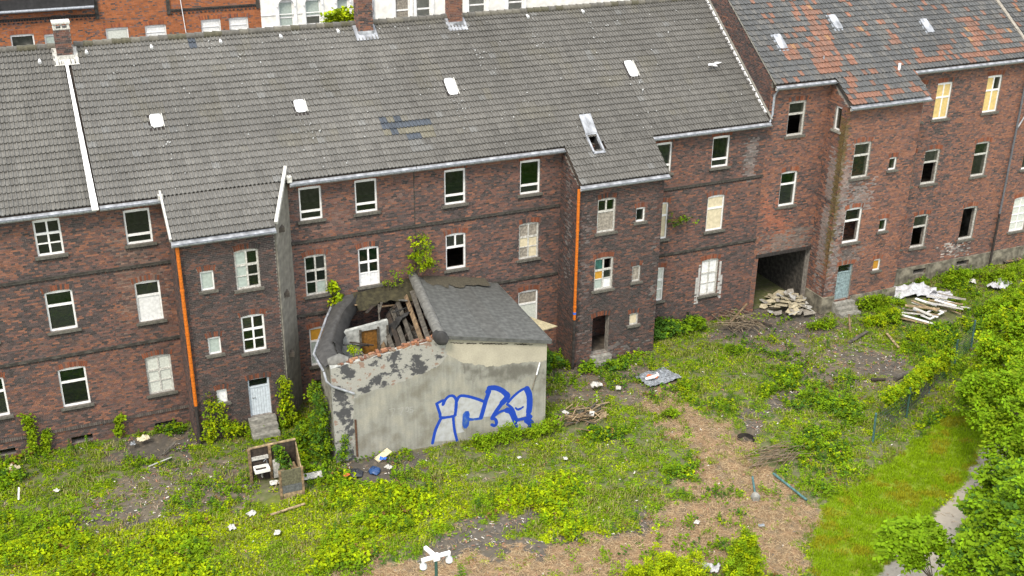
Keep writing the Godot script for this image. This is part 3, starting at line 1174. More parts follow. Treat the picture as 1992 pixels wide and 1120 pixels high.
# shell of a house: party walls, back wall, floors, a partition, roof boards
func shell(h: Node, x0: float, x1: float, s: float, c: float, rz: float, levels: Array, holes: Array, skip_floor := -1.0) -> void:
	var b := MB.new()
	var ry := c - s * rz - 0.05
	var back := rz * 2.0
	var ey := c - 0.1
	for x in [x0 + 0.02, x1 - 0.2]:
		var pts := [Vector3(x, 0, -0.35), Vector3(x, 0, back), Vector3(x, ey, back), Vector3(x, ry, rz), Vector3(x, ey, -0.35)]
		var t := Vector3(0.18, 0, 0)
		b.quad(pts[0], pts[1], pts[2], pts[4])
		b.tri(pts[4], pts[2], pts[3])
		b.quad(pts[1] + t, pts[0] + t, pts[4] + t, pts[2] + t)
		b.tri(pts[2] + t, pts[4] + t, pts[3] + t)
	b.box(Vector3(x0 + 0.2, 0, back), Vector3(x1 - 0.2, ey, back + 0.3))
	b.box(Vector3(x0 + 0.2, 0 if skip_floor < 0 else skip_floor, -4.7), Vector3(x1 - 0.2, ey, -4.55))
	put("inner_wall", b.mesh(), M.plaster_in, h)
	for y in levels:
		var f := MB.new()
		f.box(Vector3(x0 + 0.2, y - 0.28, back + 0.3), Vector3(x1 - 0.2, y, -0.36))
		put("floor_slab", f.mesh(), M.floor_in, h)
	var d := MB.new()
	var sl := sqrt(1 + s * s)
	var vd := Vector3(0, s, -1) / sl
	var ops := []
	for r: Rect2 in holes:   # in x and z; the deck's v runs up the slope from z = 0.35
		ops.append(Rect2(r.position.x - x0, (0.35 - r.end.y) * sl, r.size.x, r.size.y * sl))
	panel(d, Vector3(x0, c - s * 0.35, 0.35), Vector3.RIGHT, vd, 0, x1 - x0, 0, (0.35 - rz) * sl, (0.35 - rz) * sl, ops, 0.08)
	var y2 := c - s * rz
	d.quad(Vector3(x1, y2, rz), Vector3(x0, y2, rz), Vector3(x0, ey, back - 0.3), Vector3(x1, ey, back - 0.3))
	put("roof_deck", d.mesh(), M.wood_dark, h)


# front of a house: wall, bricks, arches, windows, sills; each window [x0, x1, y0, y1, kind, fills]
func front(h: Node, buf: PackedFloat32Array, z: float, x0: float, x1: float, y0: float, y1: float, wins: Array, extra: Array, pal: Dictionary, mortar: Material) -> void:
	var ops := []
	var holes := []
	for w in wins:
		var r := R(w[0] - x0, w[1] - x0, w[2], w[3])
		ops.append(r)
		holes.append(r)
		holes.append(arch_hole(r))
		holes.append(Rect2(r.position.x - 0.125, r.position.y - 0.11, r.size.x + 0.25, 0.112))
		stains.append([w[0] - 0.15, w[2] - 0.9, w[1] + 0.15, w[2] + 0.15, z, Color(0.04, 0.036, 0.034), 0.6])
	for e: Rect2 in extra:
		var r := Rect2(e.position.x - x0, e.position.y, e.size.x, e.size.y)
		ops.append(r)
		holes.append(r)
	var o := Vector3(x0, 0, z)
	var b := MB.new()
	panel(b, o - Vector3(0, 0, 0.0), Vector3.RIGHT, UP, 0, x1 - x0, y0, y1, y1, ops, 0.36)
	put("wall", b.mesh(), mortar, h)
	lay(buf, o, Vector3.RIGHT, 0, x1 - x0, [y0, y0], [y1, y1], holes, pal)
	for w in wins:
		var r := R(w[0] - x0, w[1] - x0, w[2], w[3])
		arch(buf, o, Vector3.RIGHT, r, 0.085 if r.size.x > 0.7 and w[3] < 9.0 else 0.03, pal)
		var fm: Material = M.white if w.size() < 7 else w[6]
		window(h, o, Vector3.RIGHT, r, w[4], w[5], fm, true, M.sill if w.size() < 8 else w[7])
		if r.size.x > 0.7 and x0 < 18.0 and z < 0.1:
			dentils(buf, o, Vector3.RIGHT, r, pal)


func side(h: Node, buf: PackedFloat32Array, a: Vector3, b2: Vector3, y0: float, ta: float, tb: float, pal: Dictionary, mortar: Material, ops := [], floor_a := -1.0, floor_b := -1.0) -> void:
	var ud := (b2 - a)
	ud.y = 0
	var L := ud.length()
	ud /= L
	var b := MB.new()
	panel(b, Vector3(a.x, 0, a.z), ud, UP, 0, L, y0, ta, tb, ops, 0.3)
	put("side_wall", b.mesh(), mortar, h)
	var holes := ops.duplicate()
	for r: Rect2 in ops:
		holes.append(Rect2(r.position.x - 0.06, r.position.y - 0.11, r.size.x + 0.12, 0.112))
	lay(buf, Vector3(a.x, 0, a.z), ud, 0, L, [floor_a if floor_a > 0 else y0, floor_b if floor_b > 0 else y0], [ta, tb], holes, pal)


func plinth_ledge(buf: PackedFloat32Array, x0: float, x1: float, y: float, z: float) -> void:
	var x := x0
	while x < x1:
		push(buf, Vector3(0.07, 0, 0), Vector3(0, 0.11, -0.05), Vector3(0, 0.03, 0.09), Vector3(x, y, z + 0.075), Color(0.085, 0.07, 0.058) * rng.randf_range(0.6, 1.5))
		x += 0.083


func vents(parent: Node, spots: Array) -> void:
	var b := MB.new()
	b.tube([Vector3(0, 0.02, -0.16), Vector3(0, 0.09, 0.02), Vector3(0, 0.1, 0.1)], [0.03, 0.065, 0.075], 8)
	var m := b.mesh()
	for p in spots:
		put("vent_tile", m, M.white_clean, parent, Transform3D(Basis(Vector3.RIGHT, Vector3(0, 1, RS).normalized(), Vector3(0, -RS, 1).normalized()), p + Vector3(0, 0.06, 0.04)))


func vertical_pipe(parent: Node, called: String, pts: Array, r: float, mat: Material) -> void:
	var b := MB.new()
	b.tube(pts, [r], 10)
	for i in pts.size() - 1:   # sockets
		var a: Vector3 = pts[i]
		var e: Vector3 = pts[i + 1]
		var L := (e - a).length()
		if L > 1.5:
			for k in int(L / 1.9):
				var q := a.lerp(e, (k + 1) * 1.9 / L)
				b.tube([q, q + (e - a).normalized() * 0.09], [r * 1.2], 10)
	put(called, b.mesh(), mat, parent)


func rows() -> void:
	var pa := {"o": 0.3, "d": 0.29, "v": 0.7, "k": 1.2}
	var pb := {"o": 0.22, "d": 0.31, "v": 0.65, "k": 1.2}
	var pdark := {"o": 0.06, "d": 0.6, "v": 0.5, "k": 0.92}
	var pd := {"o": 0.42, "d": 0.15, "v": 0.45, "k": 1.38}
	var pc := {"o": 0.18, "d": 0.33, "v": 0.6, "k": 1.2}
	stains = [
		[-22.0, 9.85, 18.1, 10.35, 0.0, ORANGE_B, 0.75],
		[-12.9, 4.4, -10.5, 10.2, 0.0, Color(0.23, 0.15, 0.115), 0.55],
		[-20.0, 7.7, -13.0, 9.0, 0.0, Color(0.26, 0.11, 0.065), 0.5],
		[-19.0, 5.6, -15.8, 7.4, 0.0, Color(0.26, 0.11, 0.065), 0.4],
		[18.2, 3.9, 20.4, 6.8, 0.0, Color(0.34, 0.11, 0.055), 0.75],
		[-5.5, 7.7, -0.1, 9.2, 0.0, Color(0.2, 0.12, 0.095), 0.4],
		[0.2, 0.0, 7.0, 2.4, 0.0, BLACK_B, 0.7],
		[0.5, 3.6, 4.2, 5.2, 0.0, BLACK_B, 0.8],
		[-10.4, 0.0, -6.5, 3.2, 1.75, BLACK_B, 0.6],
		[7.0, 0.5, 11.4, 4.0, 1.8, BLACK_B, 0.5],
		[-13.0, 2.6, -10.4, 4.2, 0.0, BLACK_B, 0.4],
		[-22.0, 0.8, -13.0, 1.9, 0.0, BLACK_B, 0.45],
		[-5.4, 3.7, 0.0, 5.0, 0.0, BLACK_B, 0.6],
		[12.0, 0.0, 18.1, 1.4, 0.0, BLACK_B, 0.5],
		[-20.0, 0.0, -10.3, 1.0, 0.0, BLACK_B, 0.5],
		[-20.0, 2.6, -13.0, 4.0, 0.0, DARK_B, 0.25],
		[16.9, 7.2, 17.8, 9.8, 0.0, CHALK, 1.1],
		[7.0, 0.0, 11.4, 1.0, 1.8, CHALK, 0.42],
		[7.0, 0.8, 8.0, 8.8, 1.8, Color(0.2, 0.17, 0.16), 0.4],
		[6.9, 4.0, 7.2, 10.0, 0.9, CHALK, 0.4],
		[10.9, 2.0, 11.45, 8.0, 1.8, CHALK, 0.25],
		[18.2, 3.0, 21.8, 4.5, 0.0, Color(0.17, 0.15, 0.13), 1.1],
		[21.55, 0.9, 21.9, 9.0, 0.9, CHALK, 2.2],
		[21.55, 2.0, 21.9, 11.0, 1.35, MOSS_B, 2.4],
		[21.7, 0.8, 22.5, 9.4, 1.45, CHALK, 1.3],
		[21.6, 3.4, 22.0, 10.6, 1.45, MOSS_B, 2.2],
		[21.7, 2.6, 24.2, 3.6, 1.45, Color(0.16, 0.15, 0.14), 0.8],
		[21.7, 0.8, 26.4, 3.0, 1.45, MID_B, 0.5],
		[30.2, 1.0, 33.2, 2.1, 0.0, Color(0.5, 0.48, 0.44), 0.55],
		[27.0, 1.0, 34.6, 1.9, 0.0, DARK_B, 0.5],
		[14.7, 1.25, 16.4, 3.9, 0.0, Color(0.6, 0.58, 0.54), 0.0],
		[22.0, 5.4, 24.2, 7.3, 1.45, CHALK, 0.9],
	]
	orange_zones = []
	for q in [[Vector2(21.9, -3.4), Vector2(23.0, -3.3), Vector2(22.2, 0.3), Vector2(21.0, 0.2)], [Vector2(21.0, -3.2), Vector2(21.6, -3.2), Vector2(21.5, -2.5), Vector2(20.8, -2.5)], [Vector2(20.8, -1.4), Vector2(21.9, -1.3), Vector2(22.1, -0.0), Vector2(20.8, 0.1)], [Vector2(19.5, -1.4), Vector2(20.3, -1.4), Vector2(20.1, -0.7), Vector2(19.4, -0.8)], [Vector2(26.1, -1.7), Vector2(26.6, -1.6), Vector2(26.5, -0.9), Vector2(25.8, -0.9)], [Vector2(31.4, -2.1), Vector2(32.5, -2.1), Vector2(31.8, -0.5), Vector2(30.6, -0.5)], [Vector2(25.9, -2.4), Vector2(26.5, -2.3), Vector2(26.5, -2.0), Vector2(25.8, -2.1)], [Vector2(20.9, -4.4), Vector2(21.2, -4.4), Vector2(19.5, -2.8), Vector2(19.6, -2.5)], [Vector2(21.4, 1.4), Vector2(26.4, 1.3), Vector2(26.1, 1.6), Vector2(21.1, 1.8)], [Vector2(26.2, -0.0), Vector2(34.5, -0.2), Vector2(34.2, 0.3), Vector2(25.8, 0.3)], [Vector2(22.0, 0.5), Vector2(22.6, 0.5), Vector2(21.9, 1.7), Vector2(21.3, 1.7)], [Vector2(27.1, -0.8), Vector2(27.7, -0.8), Vector2(27.6, -0.2), Vector2(26.9, -0.2)], [Vector2(28.6, -0.7), Vector2(29.7, -0.7), Vector2(29.3, -0.2), Vector2(28.4, -0.2)], [Vector2(32.8, -1.4), Vector2(33.7, -1.3), Vector2(33.2, -0.3), Vector2(32.4, -0.3)], [Vector2(25.4, 0.0), Vector2(25.8, 0.1), Vector2(25.2, 0.7), Vector2(24.9, 0.7)], [Vector2(23.8, 0.2), Vector2(24.2, 0.2), Vector2(23.9, 0.7), Vector2(23.6, 0.7)]]:
		orange_zones.append(PackedVector2Array(q))

	# ---- far end house on the photograph's left edge
	var ha := thing("row_house", "dark brick row house at the far left end, beyond the white roof strip", "house", Vector3.ZERO, "abandoned brick houses in one row")
	var ba := PackedFloat32Array()
	var wa := [[-18.3, -17.35, 1.96, 3.74, "tran", "gg"], [-18.3, -17.3, 5.3, 7.0, "tran", "gg"], [-18.3, -17.3, 8.54, 10.02, "cross3", "gggggg"],
		[-15.31, -14.34, 8.54, 10.05, "cross3", "gggggg"], [-15.33, -14.3, 5.3, 7.05, "tran", "gg"], [-15.33, -14.27, 1.83, 3.62, "tran", "gg"]]
	front(ha, ba, 0.0, -22.0, -12.93, 0.0, 10.3, wa, [R(-15.25, -14.41, 0.08, 0.42), R(-18.4, -17.4, 0.12, 0.44)], pa, M.mortar_dark)
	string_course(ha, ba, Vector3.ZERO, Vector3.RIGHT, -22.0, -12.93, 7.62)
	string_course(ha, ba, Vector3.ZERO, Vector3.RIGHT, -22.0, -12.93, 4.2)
	plinth_ledge(ba, -22.0, -12.93, 0.86, 0.0)
	multi("bricks", brick_mesh, M.brick, ba, ha)
	shell(ha, -22.0, -12.93, RS, RC, -6.1, [0.9, 4.2, 7.6, 10.35], [])
	var ra := node("roof", ha)
	tiles(ra, tile_mesh, "grey", RS, RC, [[-22.0, -13.12, 0.33, -6.02]], 0.322, 0.335, [])
	ridge(ra, -22.0, -13.35, 15.24, -6.12)
	gutter(ha, Vector3(-22.0, 10.33, 0.49), Vector3(-12.98, 10.33, 0.49))
	vents(ra, [Vector3(-14.02, 14.71, -5.54)])

	# ---- second house with the orange pipe
	var hb := thing("row_house", "dark brick row house with grey rendered flank and orange pipe beside the pale door", "house", Vector3.ZERO, "abandoned brick houses in one row")
	var bb := PackedFloat32Array()
	var wb := [[-12.0, -11.0, 8.52, 9.99, "big", "gg"], [-11.95, -10.97, 5.08, 6.9, "tran", "gw"], [-11.94, -10.91, 1.69, 3.5, "cross3", "cccccc", M.white_old],
		[-5.03, -4.07, 8.52, 10.01, "big", "gg"], [-2.63, -1.66, 8.52, 10.02, "big", "gg"], [-4.99, -4.04, 5.05, 6.94, "cross3", "gggggp", M.white_old], [-2.62, -1.68, 5.09, 6.94, "cross3", "ggggww"], [-4.99, -4.0, 1.63, 3.53, "tran", "yp"]]
	front(hb, bb, 0.0, -12.93, 0.0, 0.0, 10.3, wb, [R(-11.88, -10.97, 0.05, 0.29), R(-4.9, -4.1, 0.5, 0.9)], pb, M.mortar_dark)
	for y in [7.6, 4.2]:
		string_course(hb, bb, Vector3.ZERO, Vector3.RIGHT, -12.93, -10.4, y)
		string_course(hb, bb, Vector3.ZERO, Vector3.RIGHT, -5.5, 0.0, y)
	plinth_ledge(bb, -12.93, -10.4, 0.86, 0.0)
	# its stair block in front, narrowing to the yard
	var w1 := [[-8.18, -7.22, 6.63, 8.36, "cross3", "pgpgpg", M.white_old], [-8.15, -7.21, 3.78, 5.47, "cross3", "gggggg"], [-9.57, -9.04, 6.83, 7.68, "one", "p"], [-9.54, -9.04, 3.96, 4.75, "one", "p"], [-9.42, -9.01, 1.66, 2.3, "one", "w"]]
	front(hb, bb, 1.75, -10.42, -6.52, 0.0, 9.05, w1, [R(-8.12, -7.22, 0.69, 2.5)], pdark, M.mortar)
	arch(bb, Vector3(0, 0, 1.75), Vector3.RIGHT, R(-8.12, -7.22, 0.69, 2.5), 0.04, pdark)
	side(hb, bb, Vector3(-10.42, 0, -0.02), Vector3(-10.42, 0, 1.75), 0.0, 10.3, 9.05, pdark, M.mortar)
	var gw := MB.new()   # rendered flank, set at a slant
	panel(gw, Vector3(-6.44, 0, 1.74), Vector3(0.98, 0, -1.75).normalized(), UP, 0, 2.0, 0.0, 9.3, 10.75, [], 0.3)
	put("rendered_flank", gw.mesh(), M.render, hb)
	var cp := MB.new()
	cp.bar(Vector3(-6.46, 9.38, 2.02), Vector3(-5.46, 10.93, -0.1), 0.13, 0.16)
	cp.bar(Vector3(-10.55, 9.26, 2.05), Vector3(-10.55, 10.63, 0.2), 0.08, 0.2)
	cp.box(Vector3(-10.66, 10.38, 0.25), Vector3(-10.46, 10.58, 0.48))
	cp.box(Vector3(-5.55, 10.42, 0.1), Vector3(-5.35, 10.66, 0.45))
	put("verge_flashing", cp.mesh(), M.white_old, hb)
	multi("bricks", brick_mesh, M.brick, bb, hb)
	door(hb, -8.12, -7.22, 0.69, 2.5, 1.75, M.pale_door, true)
	steps(hb, -8.25, -7.1, 1.76, 0.68, 3)
	shell(hb, -12.93, 0.0, RS, RC, -6.1, [0.9, 4.2, 7.6, 10.35], [])
	var f1 := MB.new()
	for y in [0.68, 3.2, 6.0, 8.9]:
		f1.box(Vector3(-10.1, y - 0.2, -0.36), Vector3(-6.0, y, 1.38))
	f1.quad(on_roof(-10.5, 2.0, RS, RC), on_roof(-6.5, 2.0, RS, RC), on_roof(-5.5, 0.0, RS, RC), on_roof(-10.5, 0.0, RS, RC))
	put("landing", f1.mesh(), M.floor_in, hb)
	var rb := node("roof", hb)
	tiles(rb, tile_mesh, "grey", RS, RC, [[-10.52, -5.55, 2.02, 0.4, -0.48], [-12.85, 0.02, 0.33, -6.02]], 0.322, 0.335, [Rect2(-13.5, -7.0, 0.85, 1.3), Rect2(-0.55, -7.0, 0.65, 1.3)])
	ridge(rb, -12.6, -0.6, 15.24, -6.12)
	gutter(hb, Vector3(-12.85, 10.33, 0.49), Vector3(-10.55, 10.33, 0.49))
	gutter(hb, Vector3(-5.45, 10.33, 0.49), Vector3(0.0, 10.33, 0.49))
	gutter(hb, Vector3(-10.55, 9.08, 2.17), Vector3(-6.5, 9.08, 2.17))
	vents(rb, [Vector3(-12.17, 14.89, -5.78), Vector3(-9.56, 14.89, -5.78), Vector3(-6.67, 14.90, -5.79), Vector3(-4.04, 14.91, -5.81), Vector3(-1.44, 14.94, -5.84)])
	for q in [[-10.06, -2.64], [-4.12, -2.65]]:
		skylight(rb, on_roof(q[0], q[1], RS, RC), RS, 0.46, 0.66, true)
	lichen(rb, -12.6, -0.05, [[-9.9, -2.4, 1.1], [-3.95, -2.4, 1.0], [-6.2, -5.6, 0.5]], 90)
	var vb := MB.new()   # white strip over the joint of the two roofs
	var px := -13.02
	var zz := -5.45
	while zz < 0.3:
		vb.obox(on_roof(px, zz + 0.3, RS, RC, 0.1), Vector3(0.055 + 0.012 * (zz + 5.45), 0, 0), Vector3(0, 1, RS).normalized() * 0.035, Vector3(0, -RS, 1).normalized() * 0.375)
		zz += 0.6
	put("white_roof_strip", vb.mesh(), M.white, rb)
	chimney(hb, bb, -13.0, -5.85, 0.62, 0.6, 14.2, 16.05, {"o": 0.1, "d": 0.4, "k": 1.1}, true)
	vertical_pipe(hb, "orange_downpipe", [Vector3(-10.33, 9.0, 1.92), Vector3(-10.33, 1.85, 1.92)], 0.075, M.orange)
	vertical_pipe(hb, "old_downpipe", [Vector3(-10.33, 1.84, 1.92), Vector3(-10.33, 0.0, 1.92)], 0.07, M.pipe_rust)
	chimney(hb, bb, -0.2, -5.9, 0.68, 0.62, 14.2, 16.75, {"o": 0.55, "d": 0.05, "k": 1.15}, false)

	# ---- third house, in the middle
	var hc := thing("row_house", "dark brick row house in the middle with open doorway and propped roof window", "house", Vector3.ZERO, "abandoned brick houses in one row")
	var bc := PackedFloat32Array()
	var wc := [[1.4, 2.39, 8.33, 9.97, "big", "gg"], [5.01, 6.0, 8.33, 9.95, "big", "gg"], [1.42, 2.38, 5.22, 6.96, "tcross", "ggo"], [5.0, 5.99, 5.15, 6.95, "cross3", "BBbbBb", M.white_old], [5.01, 6.02, 1.6, 3.54, "tran", "Bc"],
		[11.9, 12.86, 8.4, 9.96, "big", "gg"], [15.1, 16.07, 8.35, 9.93, "big", "gg"], [11.9, 12.88, 5.04, 6.96, "tran", "bb"], [15.09, 16.07, 5.05, 6.92, "tran", "bb"], [11.9, 12.9, 1.71, 3.55, "cross3", "cccccc"], [15.05, 16.05, 1.55, 3.53, "cross3", "wwwwww", M.white_old]]
	front(hc, bc, 0.0, 0.0, 18.15, 0.0, 10.3, wc, [], pc, M.mortar_dark)
	for y in [7.6, 4.2]:
		string_course(hc, bc, Vector3.ZERO, Vector3.RIGHT, 0.0, 7.0, y)
		string_course(hc, bc, Vector3.ZERO, Vector3.RIGHT, 11.45, 18.15, y)
	var yy := 1.18   # whitewash round one window
	while yy < 3.3:
		for u in [14.82, 14.945, 16.16, 16.285]:
			var wide: bool = absf(u - 15.55) < 0.65 or yy < 2.75 - 0.3 * rng.randf()
			if wide and rng.randf() < 0.9:
				push(bc, Vector3(0.12, 0, 0), Vector3(0, 0.069, 0), Vector3(0, 0, 0.03), Vector3(u, 0.0765 * (0.5 + floorf(yy / 0.0765)), 0.0195), Color(0.58, 0.56, 0.53) * rng.randf_range(0.75, 1.1))
		yy += 0.0765
	var jt := MB.new()
	jt.box(Vector3(-0.02, 0.0, 0.0), Vector3(0.02, 10.2, 0.02))
	put("wall_joint", jt.mesh(), M.stone_dark, hc)
	var w2 := [[8.05, 8.97, 6.68, 8.34, "tcross", "ggB", M.white_old], [8.02, 8.99, 3.81, 5.46, "cross3", "toygpw", M.white_old], [10.05, 10.52, 6.93, 7.64, "one", "g"], [10.03, 10.46, 3.93, 4.75, "one", "B", M.white_old], [10.02, 10.49, 1.65, 2.28, "one", "b", M.white_old]]
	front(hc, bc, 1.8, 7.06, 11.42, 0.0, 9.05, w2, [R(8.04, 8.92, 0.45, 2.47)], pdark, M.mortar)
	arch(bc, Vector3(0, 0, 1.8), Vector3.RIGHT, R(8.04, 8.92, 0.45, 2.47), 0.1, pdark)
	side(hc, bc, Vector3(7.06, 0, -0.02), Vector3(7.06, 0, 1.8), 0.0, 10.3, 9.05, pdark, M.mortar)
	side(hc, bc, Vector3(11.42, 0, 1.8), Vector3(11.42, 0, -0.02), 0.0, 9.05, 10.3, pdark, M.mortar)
	multi("bricks", brick_mesh, M.brick, bc, hc)
	steps(hc, 7.95, 9.0, 1.81, 0.44, 2)
	var hole := Rect2(8.28, -0.02, 0.46, 0.78)
	shell(hc, 0.0, 18.15, RS, RC, -6.1, [0.9, 4.2, 7.6, 10.35], [Rect2(8.28, -0.02, 0.46, 0.37)])
	var f2 := MB.new()
	for y in [0.44, 3.2, 6.0]:
		f2.box(Vector3(7.4, y - 0.2, -0.36), Vector3(11.1, y, 1.43))
	put("landing", f2.mesh(), M.floor_in, hc)
	var d2 := MB.new()
	var sl := sqrt(1 + RS * RS)
	panel(d2, on_roof(7.0, 2.05, RS, RC), Vector3.RIGHT, Vector3(0, RS, -1) / sl, 0, 4.5, 0, 1.7 * sl, 1.7 * sl, [Rect2(hole.position.x - 7.0, (2.05 - hole.end.y) * sl, hole.size.x, minf(hole.size.y, 0.75 - 0.35) * sl)], 0.08)
	put("block_roof_deck", d2.mesh(), M.wood_dark, hc)
	var rc := node("roof", hc)
	tiles(rc, tile_mesh, "grey", RS, RC, [[7.0, 11.48, 2.05, 0.4], [0.02, 17.95, 0.33, -6.02]], 0.322, 0.335, [Rect2(-0.3, -7.0, 0.6, 1.3), Rect2(3.85, -7.0, 0.72, 1.2), Rect2(8.2, 0.0, 0.6, 0.8)])
	ridge(rc, 0.2, 3.85, 15.24, -6.12)
	ridge(rc, 4.55, 18.1, 15.24, -6.12)
	gutter(hc, Vector3(0.03, 10.33, 0.49), Vector3(7.0, 10.33, 0.49))
	gutter(hc, Vector3(11.5, 10.33, 0.49), Vector3(18.05, 10.33, 0.49))
	gutter(hc, Vector3(7.0, 9.06, 2.20), Vector3(11.5, 9.06, 2.20))
	vents(rc, [Vector3(7.88, 14.94, -5.85), Vector3(10.84, 14.97, -5.89)])
	skylight(rc, on_roof(2.8, -2.85, RS, RC), RS, 0.46, 0.92, true)
	skylight(rc, on_roof(11.98, -2.85, RS, RC), RS, 0.46, 0.94, true)
	lichen(rc, 0.05, 17.8, [[2.85, -2.6, 0.5], [12.0, -2.6, 0.3], [7.9, -5.7, 0.8], [10.9, -5.7, 0.9], [4.6, -5.0, 0.7]], 110)
	roof_window(rc)
	chimney(hc, bc, 4.2, -6.0, 0.62, 0.6, 14.3, 16.9, {"o": 0.5, "d": 0.12, "k": 1.1}, false)
	var fl := MB.new()   # stepped lead along the gable
	var fz := -6.0
	while fz < 0.1:
		var p := on_roof(18.0, fz, RS, RC, 0.09)
		fl.obox(p, Vector3(0.07, 0, 0), Vector3(0, 1, RS).normalized() * 0.012, Vector3(0, -RS, 1).normalized() * 0.19)
		fz += 0.36
	put("step_flashing", fl.mesh(), M.white_clean, rc)
	var fm := MB.new()
	fm.bar(on_roof(18.1, -6.1, RS, RC, 0.14), on_roof(18.1, 0.3, RS, RC, 0.14), 0.1, 0.05)
	put("mortar_fillet", fm.mesh(), M.concrete, rc)
	vertical_pipe(hc, "orange_downpipe", [Vector3(6.97, 9.0, 2.0), Vector3(6.97, 2.62, 2.0)], 0.07, M.orange)
	vertical_pipe(hc, "old_downpipe", [Vector3(6.97, 2.6, 2.0), Vector3(6.97, 0.0, 2.0)], 0.07, M.pipe_rust)
	var br := MB.new()
	br.tube([Vector3(6.97, 2.9, 2.0), Vector3(6.97, 3.0, 2.0)], [0.078], 10)
	put("blue_sleeve", br.mesh(), M.blue, hc)

	# ---- taller house with the passage
	var hd := thing("row_house", "taller reddish brick row house with a dark carriage passage and patched orange tiles", "house", Vector3.ZERO, "abandoned brick houses in one row")
	var bd := PackedFloat32Array()
	var wd := [[19.33, 20.33, 9.45, 11.22, "tran", "go", M.white_old], [19.32, 20.3, 5.77, 7.62, "tran", "gg"],
		[26.75, 27.79, 9.32, 11.31, "tran", "gg"], [28.55, 29.55, 9.32, 11.28, "cross", "YYYY"], [31.92, 32.93, 9.34, 11.35, "cross", "YgYY"],
		[26.78, 27.81, 5.76, 7.67, "tran", "gg", M.white_old], [28.46, 29.49, 5.74, 7.69, "tran", "go", M.white_old], [31.92, 32.93, 5.75, 7.71, "tran", "gg", M.white_old],
		[26.76, 27.78, 2.14, 3.95, "tran", "gg", M.white_old], [28.46, 29.45, 2.06, 4.0, "tran", "go", M.white_old], [31.88, 32.91, 2.02, 3.99, "one", "o", M.white_old]]
	front(hd, bd, 0.0, 18.15, 34.62, 0.0, 12.0, wd, [R(18.45, 21.7, -0.1, 3.12), R(28.9, 29.8, 0.42, 0.75), R(32.0, 32.9, 0.42, 0.75)], pd, M.mortar)
	var w3 := [[22.46, 23.48, 7.32, 9.19, "tran", "gg", M.white_old], [22.46, 23.5, 3.81, 5.73, "tran", "go"], [24.77, 25.25, 7.48, 8.16, "one", "g"], [24.74, 25.23, 4.15, 4.85, "one", "g"], [24.74, 25.21, 1.92, 2.58, "one", "y"]]
	front(hd, bd, 1.45, 21.72, 26.38, 0.0, 11.05, w3, [R(22.46, 23.41, 0.6, 2.6)], pd, M.mortar)
	arch(bd, Vector3(0, 0, 1.45), Vector3.RIGHT, R(22.46, 23.41, 0.6, 2.6), 0.03, pd)
	side(hd, bd, Vector3(21.72, 0, -0.02), Vector3(21.72, 0, 1.45), 0.0, 12.05, 11.05, pd, M.mortar, [Rect2(0.55, 9.75, 0.5, 1.2)])
	window(hd, Vector3(21.72, 0, 0), Vector3(0, 0, 1), Rect2(0.55, 9.75, 0.5, 1.2), "one", "g", M.white, true)
	side(hd, bd, Vector3(26.38, 0, 1.45), Vector3(26.38, 0, -0.02), 0.0, 11.05, 12.05, pd, M.mortar)
	# gable over the lower roof
	side(hd, bd, Vector3(18.15, 0, -6.6), Vector3(18.15, 0, 0.0), 0.0, DC + DS * 6.6, DC, {"o": 0.12, "d": 0.4, "k": 0.95}, M.mortar, [], RC + RS * 6.6 + 0.05, RC + 0.05)
	multi("bricks", brick_mesh, M.brick, bd, hd)
	shell(hd, 18.15, 34.62, DS, DC, -7.2, [5.2, 8.7, 12.1], [], 5.0)
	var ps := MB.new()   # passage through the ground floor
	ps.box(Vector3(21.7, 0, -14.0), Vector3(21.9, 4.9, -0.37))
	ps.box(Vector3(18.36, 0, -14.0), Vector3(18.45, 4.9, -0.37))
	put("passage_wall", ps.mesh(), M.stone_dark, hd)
	var gate := MB.new()
	for i in 13:
		gate.box(Vector3(18.46 + i * 0.25, 0, -9.0), Vector3(18.46 + i * 0.25 + 0.23, 3.1, -8.92))
	put("passage_gate", gate.mesh(), M.wood_dark, hd)
	var lp := MB.new()
	lp.box(Vector3(18.3, 3.12, -0.2), Vector3(21.715, 3.3, 0.06))
	put("steel_lintel", lp.mesh(), M.pipe_rust, hd)
	var pl := MB.new()
	for q in [[26.45, 28.9, 0.95], [28.9, 29.8, 0.42], [29.8, 32.0, 0.95], [32.0, 32.9, 0.42], [32.9, 34.62, 0.95]]:
		pl.box(Vector3(q[0], 0, 0.03), Vector3(q[1], q[2], 0.1))
	pl.box(Vector3(28.9, 0.75, 0.03), Vector3(29.8, 0.95, 0.1))
	pl.box(Vector3(32.0, 0.75, 0.03), Vector3(32.9, 0.95, 0.1))
	pl.box(Vector3(21.62, 0, 0.1), Vector3(21.72, 0.92, 1.55))
	pl.box(Vector3(21.72, 0, 1.47), Vector3(22.4, 0.92, 1.55))
	pl.box(Vector3(23.47, 0, 1.47), Vector3(26.45, 0.72, 1.55))
	put("plinth", pl.mesh(), M.plinth, hd)
	door(hd, 22.46, 23.41, 0.6, 2.6, 1.45, M.teal_door, false)
	steps(hd, 22.3, 23.55, 1.56, 0.58, 3)
	var f3 := MB.new()
	for y in [0.58, 3.4, 6.9, 10.6]:
		f3.box(Vector3(22.05, y - 0.2, -0.36), Vector3(26.05, y, 1.08))
	f3.quad(on_roof(21.65, 1.7, DS, DC), on_roof(26.45, 1.7, DS, DC), on_roof(26.45, 0.3, DS, DC), on_roof(21.65, 0.3, DS, DC))
	put("landing", f3.mesh(), M.floor_in, hd)
	var rd := node("roof", hd)
	tiles(rd, pantile_mesh, "mixed", DS, DC, [[21.62, 26.45, 1.75, 0.4], [18.12, 34.55, 0.33, -6.9]], 0.225, 0.345, [])
	gutter(hd, Vector3(18.15, 12.09, 0.49), Vector3(21.65, 12.09, 0.49))
	gutter(hd, Vector3(26.45, 12.09, 0.49), Vector3(34.6, 12.09, 0.49))
